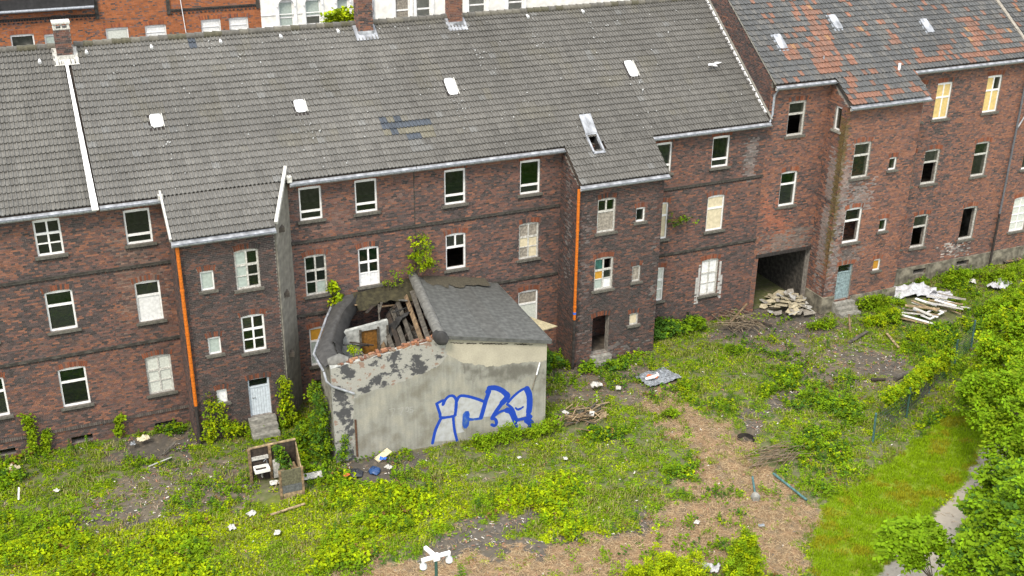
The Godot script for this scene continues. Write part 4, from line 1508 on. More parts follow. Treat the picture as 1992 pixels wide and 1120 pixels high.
	gutter(hd, Vector3(21.6, 11.10, 1.90), Vector3(26.48, 11.10, 1.90))
	for q in [[19.66, -1.79], [23.5, -2.56], [28.92, -1.9]]:
		skylight(rd, on_roof(q[0], q[1], DS, DC), DS, 0.44, 0.92, false)
	var vp := MB.new()
	vp.tube([on_roof(21.53, -0.6, DS, DC), on_roof(21.53, -0.6, DS, DC) + UP * 0.3], [0.04], 8)
	put("vent_pipe", vp.mesh(), M.zinc, rd)
	var vq := MB.new()
	vq.tube([on_roof(25.55, 0.3, DS, DC), on_roof(25.55, 0.3, DS, DC) + UP * 0.42], [0.07], 10)
	put("vent_pipe", vq.mesh(), M.white_clean, rd)
	var vs := MB.new()
	vs.bar(on_roof(34.6, -6.9, DS, DC, 0.1), on_roof(34.6, 0.3, DS, DC, 0.1), 0.2, 0.08)
	put("verge_strip", vs.mesh(), M.board_grey, rd)
	var vt := MB.new()
	vt.bar(on_roof(18.16, -6.9, DS, DC, 0.06), on_roof(18.16, 0.3, DS, DC, 0.06), 0.1, 0.06)
	put("verge_mortar", vt.mesh(), M.concrete, rd)
	vertical_pipe(hd, "downpipe", [Vector3(18.35, 12.05, 0.4), Vector3(18.2, 11.7, 0.25), Vector3(18.2, 10.75, 0.25), Vector3(17.98, 10.42, 0.4)], 0.06, M.zinc)
	vertical_pipe(hd, "downpipe", [Vector3(34.45, 12.0, 0.4), Vector3(34.5, 11.6, 0.14), Vector3(34.5, 3.3, 0.14)], 0.06, M.pipe_grey)
	vertical_pipe(hd, "downpipe", [Vector3(34.5, 3.3, 0.14), Vector3(34.5, 0.0, 0.14)], 0.065, M.pipe_rust)
	vertical_pipe(hd, "branch_pipe", [Vector3(35.3, 9.0, 0.14), Vector3(34.95, 8.9, 0.14), Vector3(34.52, 8.2, 0.14)], 0.04, M.lead)
	vertical_pipe(hd, "corner_pipe", [Vector3(26.5, 2.6, 0.3), Vector3(26.5, 0.0, 1.2)], 0.06, M.iron)

	# ---- last house, cut by the right edge of the picture
	var he := thing("row_house", "reddish brick row house at the far right end beyond the grey downpipe", "house", Vector3.ZERO, "abandoned brick houses in one row")
	var be := PackedFloat32Array()
	front(he, be, 0.0, 34.62, 43.0, 0.0, 12.0, [[35.61, 36.75, 1.95, 4.04, "bars", "cccccccc"], [35.61, 36.75, 5.7, 7.6, "tran", "gg"], [35.61, 36.75, 9.3, 11.3, "tran", "gg"]], [], pd, M.mortar)
	multi("bricks", brick_mesh, M.brick, be, he)
	shell(he, 34.62, 43.0, DS, DC, -7.2, [1.0, 5.2, 8.7, 12.1], [])
	var re := node("roof", he)
	tiles(re, pantile_mesh, "mixed", DS, DC, [[34.75, 43.0, 0.33, -6.9]], 0.225, 0.345, [])
	gutter(he, Vector3(34.65, 12.09, 0.49), Vector3(43.0, 12.09, 0.49))
	var pe := MB.new()
	pe.box(Vector3(34.62, 0, 0.03), Vector3(43.0, 0.95, 0.1))
	put("plinth", pe.mesh(), M.plinth, he)


func roof_window(parent: Node) -> void:
	var sl := sqrt(1.0 + RS * RS)
	var down := Vector3(0, -RS, 1) / sl
	var nrm := Vector3(0, 1, RS) / sl
	var k := node("open_roof_window", parent)
	k.transform = Transform3D(Basis(Vector3.RIGHT, nrm, down), on_roof(8.5, 0.4, RS, RC, 0.03))
	var b := MB.new()
	for q in [[-0.3, -0.52, -0.22, 0.52], [0.22, -0.52, 0.3, 0.52], [-0.3, 0.44, 0.3, 0.56], [-0.3, -0.58, 0.3, -0.5]]:
		b.box(Vector3(q[0], 0, q[1]), Vector3(q[2], 0.14, q[3]))
	put("frame", b.mesh(), M.lead, k)
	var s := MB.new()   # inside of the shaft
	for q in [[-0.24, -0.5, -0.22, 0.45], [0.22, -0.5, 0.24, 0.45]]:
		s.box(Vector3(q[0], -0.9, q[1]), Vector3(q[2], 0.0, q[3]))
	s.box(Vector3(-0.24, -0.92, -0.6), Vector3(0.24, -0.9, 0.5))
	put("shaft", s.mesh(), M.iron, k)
	var l := MB.new()   # the lid, thrown back up the slope
	l.obox(Vector3(0, 0.2, -1.06), Vector3(0.29, 0, 0), Vector3(0, 0.02, 0.0), Vector3(0, -0.06, 0.5))
	l.obox(Vector3(0, 0.225, -1.06), Vector3(0.015, 0, 0), Vector3(0, 0.012, 0.0), Vector3(0, -0.06, 0.48))
	put("lid", l.mesh(), M.lead, k)


func door(h: Node, x0: float, x1: float, y0: float, y1: float, z: float, mat: Material, pale: bool) -> void:
	var d := node("door", h)
	d.position = Vector3((x0 + x1) * 0.5, y0, z - 0.14)
	var w := x1 - x0
	var H := y1 - y0
	var b := MB.new()
	for q in [[-w / 2, 0, -w / 2 + 0.07, H], [w / 2 - 0.07, 0, w / 2, H], [-w / 2 + 0.07, H - 0.08, w / 2 - 0.07, H], [-w / 2 + 0.07, H * 0.74, w / 2 - 0.07, H * 0.74 + 0.06]]:
		b.box(Vector3(q[0], q[1], -0.05), Vector3(q[2], q[3], 0.05))
	put("frame", b.mesh(), mat, d)
	var n := 7
	for i in n:
		var p := MB.new()
		var pw := (w - 0.14) / n
		p.box(Vector3(-w / 2 + 0.07 + i * pw + 0.004, 0.01, -0.03), Vector3(-w / 2 + 0.07 + (i + 1) * pw - 0.004, H * 0.74, 0.02))
		put("plank", p.mesh(), mat, d)
	var g := MB.new()
	g.quad(Vector3(-w / 2 + 0.07, H * 0.74 + 0.06, 0), Vector3(w / 2 - 0.07, H * 0.74 + 0.06, 0), Vector3(w / 2 - 0.07, H - 0.08, 0), Vector3(-w / 2 + 0.07, H - 0.08, 0))
	put("transom_pane", g.mesh(), M.glass, d)
	var k := MB.new()
	k.tube([Vector3(-w / 2 + 0.16, 0.95 * H / 2.0, 0.02), Vector3(-w / 2 + 0.16, 0.95 * H / 2.0, 0.07), Vector3(-w / 2 + 0.28, 0.95 * H / 2.0, 0.075)], [0.012], 6)
	put("handle", k.mesh(), M.iron, d)


# ------------------------------------------------------------------ across the street
func street_side() -> void:
	var z := -26.0
	var h := thing("street_house", "bright orange brick house across the street, behind the ridge", "house")
	var buf := PackedFloat32Array()
	var wins := [[-14.93, -13.7, 9.7, 11.85, "tran", "gg"], [-13.15, -11.9, 9.7, 11.75, "tran", "pp"], [-9.8, -8.55, 9.8, 11.85, "one", "c"], [-7.6, -6.4, 9.8, 11.85, "slats", "wwwwww"], [-4.35, -3.2, 9.8, 11.95, "slats", "wwwwww"], [-2.7, -1.55, 9.8, 11.95, "slats", "wwwwww"]]
	front(h, buf, z, -30.0, -0.75, 0.0, 14.6, wins, [], {"o": 0.9, "d": 0.02, "v": 0.1, "k": 1.75, "hot": 1}, M.mortar)
	for q in [[-30.0, -10.2, 12.6], [-6.2, -0.95, 12.55]]:
		for row in 2:
			var x: float = q[0]
			while x < q[1]:
				push(buf, Vector3(0.11, 0, 0), Vector3(0, 0.07, 0), Vector3(0, 0, 0.06), Vector3(x, q[2] - row * 0.14, z + 0.06), Color(0.04, 0.04, 0.042) * rng.randf_range(0.7, 1.6))
				x += 0.14 + row * 0.1
		var b := MB.new()
		b.box(Vector3(q[0], q[2] + 0.05, z + 0.01), Vector3(q[1], q[2] + 0.13, z + 0.09))
		put("string_course", b.mesh(), M.stone_dark, h)
	for q in [-10.15, -6.15, -0.9]:
		var b := MB.new()
		b.box(Vector3(q - 0.1, 12.4, z + 0.01), Vector3(q + 0.1, 14.6, z + 0.1))
		put("pilaster", b.mesh(), M.stone_dark, h)
	var kept := PackedFloat32Array()   # only what shows over the ridge needs single bricks
	for i in buf.size() / 16:
		if buf[i * 16 + 7] > 9.3 and buf[i * 16 + 3] > -19.0:
			kept.append_array(buf.slice(i * 16, i * 16 + 16))
	multi("bricks", brick_mesh, M.brick, kept, h)
	var r := MB.new()
	r.obox(Vector3(-20.2, 13.6, z + 0.2), Vector3(9.95, 0, 0), Vector3(0, 0.35, -0.35), Vector3(0, -0.03, 0.03))
	r.box(Vector3(-30.0, 14.6, z - 11.0), Vector3(-0.75, 14.9, z + 0.2))
	put("roof", r.mesh(), M.slate, h)
	var g := MB.new()
	g.tube([Vector3(-30.0, 13.2, z + 0.55), Vector3(-10.3, 13.2, z + 0.55)], [0.09], 8)
	put("gutter", g.mesh(), M.zinc, h)
	var bx := MB.new()
	bx.box(Vector3(-30.0, 0, z - 11.0), Vector3(-0.75, 14.6, z - 0.4))
	put("body", bx.mesh(), M.plaster_in, h)
	var w := MB.new()
	w.tube([Vector3(-5.25, 10.5, z + 0.1), Vector3(-5.5, 14.5, z + 0.1)], [0.025], 5)
	put("cable", w.mesh(), M.white_clean, h)

	var k := thing("street_house", "cream white house with arched windows across the street", "house")
	var none := PackedFloat32Array()
	var wl := []
	for q in [[0.35, 1.25], [2.0, 2.95], [4.0, 4.75], [7.8, 8.75], [9.2, 10.2], [12.8, 14.0], [15.6, 16.7]]:
		wl.append(R(q[0], q[1], 10.0 if q[0] > 5.0 else 9.9, 12.75 if q[0] < 5.0 else 12.6))
	var b2 := MB.new()
	var ops := []
	for q: Rect2 in wl:
		ops.append(Rect2(q.position.x + 0.75, q.position.y, q.size.x, q.size.y))
	panel(b2, Vector3(-0.75, 0, z), Vector3.RIGHT, UP, 0, 27.0, 0.0, 15.0, 15.0, ops, 0.4)
	b2.box(Vector3(-0.75, 0, z - 11.0), Vector3(26.25, 15.0, z - 1.4))
	put("wall", b2.mesh(), M.cream, k)
	for i in wl.size():
		var q: Rect2 = wl[i]
		var wn := window(k, Vector3(0, 0, z), Vector3.RIGHT, q, "tran", ["pp", "pg", "pp", "BB", "gg", "gg", "gg"][i], M.trim, true, M.trim)
		var t := MB.new()
		for e in [-1.0, 1.0]:
			t.box(Vector3(e * (q.size.x / 2 + 0.1) - 0.09, -0.1, 0.0), Vector3(e * (q.size.x / 2 + 0.1) + 0.09, q.size.y + 0.1, 0.09))
		if i < 3:
			for s in 10:   # round head
				var a0 := PI * s / 10.0
				var a1 := PI * (s + 1) / 10.0
				var rr := q.size.x / 2 + 0.1
				t.bar(Vector3(cos(a0) * rr, q.size.y - 0.35 + sin(a0) * rr, 0.04), Vector3(cos(a1) * rr, q.size.y - 0.35 + sin(a1) * rr, 0.04), 0.1, 0.3, Vector3(0, 0, 1))
		else:
			t.box(Vector3(-q.size.x / 2 - 0.25, q.size.y + 0.05, 0.0), Vector3(q.size.x / 2 + 0.25, q.size.y + 0.25, 0.14))
		put("surround", t.mesh(), M.trim, wn)
	for y in [11.9, 11.2, 10.5]:
		var c := MB.new()
		c.box(Vector3(-0.75, y, z + 0.003), Vector3(6.2, y + 0.05, z + 0.05))
		put("cornice", c.mesh(), M.trim, k)
	var dp := MB.new()
	dp.tube([Vector3(6.3, 15, z + 0.1), Vector3(6.3, 0, z + 0.1)], [0.07], 8)
	put("downpipe", dp.mesh(), M.lead, k)
	var leaf := leaf_clump(9, 0.2, 0.22, 0.25, 31, 0.3)
	tree("street_tree", "lime green street tree rising over the ridge before the cream house", Vector3(2.3, 0, -17.0), Vector3(2.3, 8.0, -17.0), [[Vector3(2.2, 12.4, -17.0), Vector3(0.9, 1.2, 0.9)], [Vector3(1.6, 13.0, -17.0), Vector3(0.7, 0.6, 0.7)], [Vector3(3.0, 11.9, -17.0), Vector3(0.7, 0.8, 0.7)], [Vector3(2.3, 10.2, -17.0), Vector3(1.5, 1.5, 1.5)]], 110.0, leaf, [0, 0, 3], 0.14, "", -0.1)


# ------------------------------------------------------------------ the wrecked annex
const AO := Vector3(-5.468, 0, 5.482)
const AD := Vector3(0.99614, 0, 0.08780)
const AN := Vector3(-0.08780, 0, 0.99614)


func aw(u: float, v: float, out := 0.0) -> Vector3:
	return AO + AD * u + UP * v + AN * out


func a_top(u: float) -> float:
	if u < 4.5:
		return lerpf(4.36, 5.02, u / 4.5) + 0.05 * n3.get_noise_1d(u * 6.0)
	return lerpf(5.0, 4.12, (u - 4.5) / 4.54)


func stamp(im: Image, pts: Array, width: float, c: Color, ppm: float) -> void:
	var prev: Vector2 = pts[0]
	for i in range(1, pts.size()):
		# a rounded path through the points
		var p0: Vector2 = pts[maxi(i - 2, 0)]
		var p1: Vector2 = pts[i - 1]
		var p2: Vector2 = pts[i]
		var p3: Vector2 = pts[mini(i + 1, pts.size() - 1)]
		for s in 12:
			var q := p1.cubic_interpolate(p2, p0, p3, (s + 1) / 12.0)
			disc_line(im, prev, q, width, c, ppm)
			prev = q


func disc_line(im: Image, a: Vector2, b: Vector2, width: float, c: Color, ppm: float) -> void:
	var H := im.get_height()
	var steps_ := maxi(1, int(a.distance_to(b) * ppm / 2.0))
	for k in steps_ + 1:
		var p := a.lerp(b, float(k) / steps_)
		var cx := p.x * ppm
		var cy := H - p.y * ppm
		var r := width * 0.5 * ppm
		for y in range(int(cy - r), int(cy + r) + 1):
			for x in range(int(cx - r), int(cx + r) + 1):
				if x < 0 or y < 0 or x >= im.get_width() or y >= H:
					continue
				if Vector2(x - cx, y - cy).length() <= r:
					im.set_pixel(x, y, c.lerp(im.get_pixel(x, y), 0.12 + 0.1 * n3.get_noise_2d(x, y)))


func fill_poly(im: Image, pts: Array, c: Color, ppm: float, cover: float) -> void:
	var poly := PackedVector2Array(pts)
	var bb := Rect2(poly[0], Vector2.ZERO)
	for p in poly:
		bb = bb.expand(p)
	var H := im.get_height()
	for y in range(int(H - bb.end.y * ppm), int(H - bb.position.y * ppm) + 1):
		for x in range(int(bb.position.x * ppm), int(bb.end.x * ppm) + 1):
			if x < 0 or y < 0 or x >= im.get_width() or y >= H:
				continue
			if Geometry2D.is_point_in_polygon(Vector2(x / ppm, (H - y) / ppm), poly):
				var k := cover * clampf(0.85 + 0.5 * n2.get_noise_2d(x * 0.05, y * 0.05) + 0.25 * n3.get_noise_2d(x * 0.6, y * 0.6), 0.0, 1.0)
				im.set_pixel(x, y, im.get_pixel(x, y).lerp(c, k))


func wall_picture() -> ImageTexture:
	var ppm := 112.0
	var w := 1024
	var h := 594
	var im := Image.create(w, h, false, Image.FORMAT_RGB8)
	var cream := PackedVector2Array([Vector2(4.70, 5.17), Vector2(9.28, 4.36), Vector2(9.31, 3.27), Vector2(7.60, 3.39), Vector2(6.70, 3.37), Vector2(5.49, 3.73), Vector2(4.69, 4.28)])
	var bare := PackedVector2Array([Vector2(-0.04, 4.98), Vector2(4.44, 5.67), Vector2(4.78, 4.22), Vector2(4.25, 3.72), Vector2(2.79, 3.32), Vector2(1.09, 2.99), Vector2(0.88, 2.86), Vector2(-0.15, 2.97)])
	var foot := PackedVector2Array([Vector2(-0.14, 3.20), Vector2(0.79, 3.11), Vector2(0.77, -0.28), Vector2(-0.34, -0.43)])
	var grime := PackedVector2Array([Vector2(5.38, 3.89), Vector2(9.31, 3.39), Vector2(9.33, 2.40), Vector2(7.61, 2.44), Vector2(5.37, 2.94)])
	for y in h:
		for x in w:
			var u := x / ppm
			var v := (h - y) / ppm
			var q := Vector2(u + 0.08 * n3.get_noise_2d(u * 5.0, v * 5.0) + 0.1 * n2.get_noise_2d(u * 3.0, v * 3.0), v + 0.08 * n3.get_noise_2d(u * 5.0 + 30.0, v * 5.0))
			var c := Color(0.63, 0.625, 0.58)
			var streak := n2.get_noise_2d(u * 9.0, v * 0.7)
			var blot := n1.get_noise_2d(u * 5.0, v * 5.0)
			if Geometry2D.is_point_in_polygon(q, cream):
				c = Color(0.77, 0.74, 0.655)
				c = c * (1.0 + 0.08 * blot)
			elif Geometry2D.is_point_in_polygon(q, bare) or Geometry2D.is_point_in_polygon(q, foot):
				c = Color(0.70, 0.69, 0.65)
				var s := n2.get_noise_2d(u * 1.7 + 7.0, v * 2.2) + 0.35 * n3.get_noise_2d(u * 5.0, v * 6.0) + 0.2 * n3.get_noise_2d(u * 13.0, v * 13.0)
				if s > 0.06:
					c = c.lerp(Color(0.27, 0.27, 0.28), clampf((s - 0.06) * 4.0, 0.0, 0.88))
				elif s < -0.45:
					c = c.lerp(Color(0.55, 0.36, 0.27), 0.5)
			else:
				c = c.lerp(Color(0.52, 0.50, 0.44), clampf(blot * 1.4, 0.0, 0.7)).lerp(Color(0.70, 0.68, 0.61), clampf(-blot * 1.5, 0.0, 0.6))
				c = c * (1.0 + 0.09 * streak)
				if Geometry2D.is_point_in_polygon(q, grime):
					c = c.lerp(Color(0.40, 0.39, 0.36), clampf(0.12 + blot * 1.3 + streak * 0.5, 0.0, 0.6))
			var g := 1.0 + 0.06 * n3.get_noise_2d(u * 16.0, v * 16.0)
			im.set_pixel(x, y, Color(c.r * g, c.g * g, c.b * g))
	var silver := Color(0.80, 0.81, 0.82)
	for p in [[Vector2(4.27, 2.02), Vector2(4.55, 2.14), Vector2(4.75, 2.28), Vector2(4.94, 2.27), Vector2(5.08, 2.09), Vector2(5.09, 1.79), Vector2(5.03, 1.44), Vector2(4.95, 1.32), Vector2(4.44, 1.35), Vector2(4.35, 1.65)], [Vector2(5.12, 2.00), Vector2(5.34, 2.21), Vector2(5.81, 2.08), Vector2(6.33, 1.75), Vector2(6.15, 1.07), Vector2(5.65, 1.02), Vector2(5.33, 1.12), Vector2(5.06, 1.35)], [Vector2(6.51, 2.19), Vector2(6.77, 2.35), Vector2(7.14, 2.05), Vector2(7.20, 1.86), Vector2(6.90, 1.38), Vector2(6.66, 1.02), Vector2(6.19, 1.04)], [Vector2(7.32, 1.53), Vector2(7.91, 2.03), Vector2(8.20, 2.04), Vector2(8.31, 0.81), Vector2(7.72, 0.67), Vector2(7.63, 1.07)], [Vector2(4.44, 1.28), Vector2(4.95, 1.28), Vector2(5.08, 0.14), Vector2(4.06, 0.24)], [Vector2(5.06, 1.31), Vector2(5.37, 1.12), Vector2(5.32, 0.68), Vector2(5.44, 0.48), Vector2(5.10, 0.45)], [Vector2(6.80, 0.95), Vector2(7.31, 1.19), Vector2(7.60, 0.72), Vector2(7.65, 0.16), Vector2(6.90, 0.48)], [Vector2(7.74, 0.51), Vector2(8.22, 0.51), Vector2(8.29, -0.00), Vector2(7.77, 0.05)]]:
		fill_poly(im, p, silver, ppm, 0.85)
	var blue := Color(0.03, 0.27, 0.72)
	for s in [[16, [Vector2(4.25, 2.04), Vector2(4.53, 2.14), Vector2(4.52, 1.95), Vector2(4.63, 2.17), Vector2(4.79, 2.30), Vector2(4.96, 2.28), Vector2(5.08, 2.09), Vector2(5.09, 1.79), Vector2(5.04, 1.44), Vector2(4.95, 1.32), Vector2(4.44, 1.35), Vector2(4.38, 1.56), Vector2(4.25, 2.04)]],
		[17, [Vector2(4.43, 1.32), Vector2(4.34, 1.15), Vector2(4.17, 0.76), Vector2(4.04, 0.18)]], [15, [Vector2(4.95, 1.30), Vector2(4.97, 0.92), Vector2(5.01, 0.56), Vector2(5.11, 0.07)]], [14, [Vector2(4.42, 1.31), Vector2(4.73, 1.31), Vector2(5.02, 1.33)]],
		[17, [Vector2(5.11, 2.00), Vector2(5.19, 2.18), Vector2(5.34, 2.23), Vector2(5.65, 2.13), Vector2(6.05, 1.93), Vector2(6.33, 1.76)]], [15, [Vector2(5.09, 2.05), Vector2(5.06, 1.70), Vector2(5.04, 1.35)]],
		[24, [Vector2(6.51, 2.22), Vector2(6.37, 1.83), Vector2(6.26, 1.40), Vector2(6.16, 1.04)]], [20, [Vector2(6.51, 2.20), Vector2(6.42, 2.23), Vector2(6.52, 2.38)]], [30, [Vector2(6.52, 2.39), Vector2(6.77, 2.36), Vector2(7.05, 2.20), Vector2(7.28, 1.96)]], [34, [Vector2(7.28, 1.96), Vector2(7.31, 1.82), Vector2(7.10, 1.59)]], [24, [Vector2(7.10, 1.59), Vector2(6.86, 1.27), Vector2(6.69, 1.00), Vector2(6.66, 0.91)]],
		[18, [Vector2(6.66, 0.96), Vector2(6.81, 0.80), Vector2(6.84, 0.63), Vector2(6.76, 0.53), Vector2(6.64, 0.60)]], [16, [Vector2(6.76, 1.02), Vector2(7.02, 1.17), Vector2(7.29, 1.21)]], [34, [Vector2(7.31, 1.19), Vector2(7.49, 1.09), Vector2(7.63, 0.78), Vector2(7.69, 0.61)]], [16, [Vector2(7.36, 1.57), Vector2(7.61, 1.83), Vector2(7.91, 2.04), Vector2(8.15, 2.12)]],
		[34, [Vector2(8.17, 2.08), Vector2(8.29, 1.76), Vector2(8.32, 1.31), Vector2(8.29, 0.95)]], [26, [Vector2(8.29, 0.95), Vector2(8.27, 0.78), Vector2(8.36, 0.67)]], [20, [Vector2(7.68, 0.62), Vector2(8.01, 0.64), Vector2(8.36, 0.66)]], [15, [Vector2(7.31, 1.48), Vector2(7.55, 1.22), Vector2(7.67, 0.88), Vector2(7.69, 0.65)]], [38, [Vector2(8.22, 0.53), Vector2(8.39, 0.34), Vector2(8.44, -0.03)]], [16, [Vector2(7.69, 0.52), Vector2(7.74, 0.24), Vector2(7.63, -0.06)]], [11, [Vector2(7.69, 1.23), Vector2(7.83, 1.12), Vector2(8.02, 1.22)]], [9, [Vector2(7.74, 1.14), Vector2(7.90, 1.18)]]]:
		stamp(im, s[1], s[0] * 0.0078, blue, ppm)
	fill_poly(im, [Vector2(5.35, 1.12), Vector2(5.36, 1.34), Vector2(5.48, 1.47), Vector2(5.62, 1.45), Vector2(5.67, 1.29), Vector2(5.65, 1.12), Vector2(5.81, 1.06), Vector2(6.18, 1.05), Vector2(6.19, 0.93), Vector2(5.65, 0.96), Vector2(5.62, 0.75), Vector2(5.52, 0.62), Vector2(5.40, 0.64), Vector2(5.33, 0.86)], blue, ppm, 0.95)
	for s in [[Vector2(2.26, 2.12), Vector2(2.49, 2.10), Vector2(2.36, 1.81)], [Vector2(2.62, 2.08), Vector2(2.84, 2.09), Vector2(2.72, 1.80)], [Vector2(2.96, 2.00), Vector2(2.97, 2.09), Vector2(3.05, 2.08), Vector2(3.05, 1.91), Vector2(2.94, 1.88)], [Vector2(3.24, 2.07), Vector2(3.14, 2.06), Vector2(3.13, 1.97), Vector2(3.24, 1.92), Vector2(3.22, 1.83), Vector2(3.11, 1.85)]]:
		stamp(im, s, 0.02, Color(0.74, 0.74, 0.72), ppm)
	return ImageTexture.create_from_image(im)


func annex() -> void:
	var t := thing("annex", "grey rendered annex with a collapsed roof and blue graffiti before the brick houses", "annex")
	var H := 594.0 / 112.0
	var W := 1024.0 / 112.0
	var b := MB.new()
	var side_ := MB.new()
	var n := 72
	for i in n:
		var u0 := 9.04 * i / n
		var u1 := 9.04 * (i + 1) / n
		var k := b.v.size()
		var pts := [[u0, -0.15], [u1, -0.15], [u1, a_top(u1)], [u0, a_top(u0)]]
		for p in pts:
			b.v.append(aw(p[0], p[1]))
			b.n.append(AN)
			b.uv.append(Vector2(p[0] / W, 1.0 - p[1] / H))
			b.c.append(Color.WHITE)
		b.ix.append_array([k, k + 2, k + 1, k, k + 3, k + 2])
		side_.quad(aw(u1, -0.15, -0.28), aw(u0, -0.15, -0.28), aw(u0, a_top(u0), -0.28), aw(u1, a_top(u1), -0.28))
		side_.quad(aw(u0, a_top(u0)), aw(u1, a_top(u1)), aw(u1, a_top(u1), -0.28), aw(u0, a_top(u0), -0.28))
	side_.quad(aw(0, -0.15, -0.28), aw(0, -0.15), aw(0, a_top(0)), aw(0, a_top(0), -0.28))
	side_.quad(aw(9.04, -0.15), aw(9.04, -0.15, -0.28), aw(9.04, a_top(9.04), -0.28), aw(9.04, a_top(9.04)))
	var wm := StandardMaterial3D.new()
	wm.albedo_color = lin(0.66, 0.66, 0.67)
	wm.albedo_texture = wall_picture()
	wm.roughness = 0.92
	wm.heightmap_enabled = true
	wm.heightmap_texture = wm.albedo_texture
	wm.heightmap_scale = 0.5
	var fw := put("front_wall", b.mesh(), wm, t)
	fw.set_meta("label", "front wall with blue and silver graffiti letters")
	put("wall_core", side_.mesh(), M.old_plaster, t)
	# flank walls
	var s := MB.new()
	panel(s, Vector3(3.53, 0, 5.98), Vector3(0.2, 0, -5.9).normalized(), UP, 0, 5.94, 0, 4.15, 4.1, [], 0.25)
	panel(s, Vector3(-5.5, 0, 3.9), Vector3(0.05, 0, 1.5).normalized(), UP, 0, 1.52, 0, 4.2, 4.3, [], 0.25)
	panel(s, Vector3(-3.72, 0, 0.03), Vector3(-1.78, 0, 3.86).normalized(), UP, 0, 4.25, 0, 4.3, 4.2, [], 0.25)
	put("flank_wall", s.mesh(), M.render, t)
	# broken brick edge over the left half
	var bm := MB.new()
	bm.box(Vector3(-0.12, -0.035, -0.06), Vector3(0.12, 0.035, 0.06))
	var bmesh_ := bm.mesh()
	var bmats := [rough(0.36, 0.15, 0.07, M.felt.albedo_texture, 1.5), rough(0.42, 0.21, 0.11, M.felt.albedo_texture, 1.5), rough(0.30, 0.22, 0.16, M.felt.albedo_texture, 1.5), rough(0.22, 0.1, 0.06, M.felt.albedo_texture, 1.5)]
	for i in 62:
		var u := rng.randf_range(0.15, 4.55)
		var out := rng.randf_range(-0.24, -0.06)
		put("brick", bmesh_, bmats[rng.randi() % 4], t, Transform3D(Basis.from_euler(Vector3(rng.randf_range(-0.12, 0.12), -0.088 + rng.randf_range(-0.25, 0.25) + (PI / 2 if rng.randf() < 0.4 else 0.0), rng.randf_range(-0.08, 0.2))), aw(u, a_top(u) + 0.03 + (0.06 if rng.randf() < 0.3 else 0.0), out)))
	# right half of the roof: strips of felt from the ridge line to the eave
	var rf := Vector3(-0.95, 5.16, 6.02)
	var rbk := Vector3(-0.1, 5.2, 0.03)
	var ef := Vector3(3.66, 4.26, 6.42)
	var eb := Vector3(3.85, 4.2, 0.03)
	var strips := 5
	for k in strips:
		var g := []
		for i in 9:
			var row := []
			for j in 13:
				var a := (k + j / 12.0 * 1.02) / strips
				var p := rf.lerp(ef, a).lerp(rbk.lerp(eb, a), i / 8.0)
				p.y += 0.02 * n2.get_noise_2d(p.x * 2.0, p.z * 2.0) + (0.012 if j == 12 else 0.0)
				row.append(p)
			g.append(row)
		var m := MB.new()
		var rev := []
		for i in 9:
			rev.append(g[8 - i])
		m.grid(rev)
		put("felt_strip", m.mesh(), [M.felt, M.felt, rough(0.12, 0.12, 0.11, M.felt.albedo_texture, 0.4), M.felt, M.felt][k], t)
	var fe := MB.new()
	fe.bar(rf + Vector3(0.1, -0.05, 0.02), ef + Vector3(0, -0.05, 0.02), 0.05, 0.16)
	fe.bar(ef + Vector3(0.02, -0.05, 0), eb + Vector3(0.02, -0.05, 0), 0.05, 0.14)
	put("felt_edge", fe.mesh(), M.felt, t)
	var dk := MB.new()
	dk.quad(rf - UP * 0.06, ef - UP * 0.06, eb - UP * 0.06, rbk - UP * 0.06)
	put("roof_boards", dk.mesh(), M.wood_dark, t)
	var cr := MB.new()   # crack along the head of the cream plaster
	for i in 26:
		var u := 4.95 + i * 0.135
		var v := lerpf(4.78, 4.02, (u - 4.75) / 4.3) + rng.randf_range(-0.02, 0.02)
		if rng.randf() < 0.85:
			cr.obox(aw(u, v, 0.004), AD * 0.075, UP * rng.randf_range(0.008, 0.03), AN * 0.008)
	put("crack_edge", cr.mesh(), M.wood_dark, t)
	# ridge roll in felt
	for k in 6:
		var m := MB.new()
		var a := rf + Vector3(-0.12, -0.02, 0.0)
		var e := rbk + Vector3(-0.1, 0.05, 0.1)
		var p0 := a.lerp(e, k / 6.0)
		var p1 := a.lerp(e, (k + 1.04) / 6.0)
		m.tube([p0, p0.lerp(p1, 0.5) + UP * 0.02, p1], [0.23 - 0.012 * (k % 2), 0.215, 0.2], 14)
		put("ridge_roll", m.mesh(), M.felt_light, t)
	var lump := MB.new()
	lump.tube([rf + Vector3(-0.16, -0.05, -0.3), rf + Vector3(-0.1, -0.02, 0.12), rf + Vector3(0.1, -0.14, 0.2)], [0.24, 0.3, 0.16], 9)
	put("torn_felt", lump.mesh(), M.felt_dark, t)
	# boards left of the ridge, sunk in
	for i in 7:
		var m := MB.new()
		var off := 0.42 + i * 0.27
		var y := 4.92 - i * 0.24 + rng.randf_range(-0.08, 0.08)
		var a := Vector3(-0.25 - off, y + 0.15, 0.9 + rng.randf_range(0, 0.7))
		var e := Vector3(-0.95 - off * 0.9, y - 0.25 + rng.randf_range(-0.25, 0.1), 5.5 - rng.randf_range(0.0, 0.3))
		m.bar(a, e, 0.2, 0.05, Vector3(-0.6, 0.8, 0).rotated(Vector3(0, 0, 1), rng.randf_range(-0.3, 0.3)))
		put("roof_board", m.mesh(), [M.wood_grey, M.wood, M.wood_grey, M.wood_grey, M.wood_dark][i % 5], t)
	for i in 3:
		var m := MB.new()
		m.bar(Vector3(-0.4 - 0.15 * i, 4.95, 1.6 + 1.5 * i), Vector3(-2.3 - 0.1 * i, 3.3, 1.9 + 1.5 * i), 0.1, 0.13)
		put("rafter", m.mesh(), M.wood_dark, t)
	var sag := []
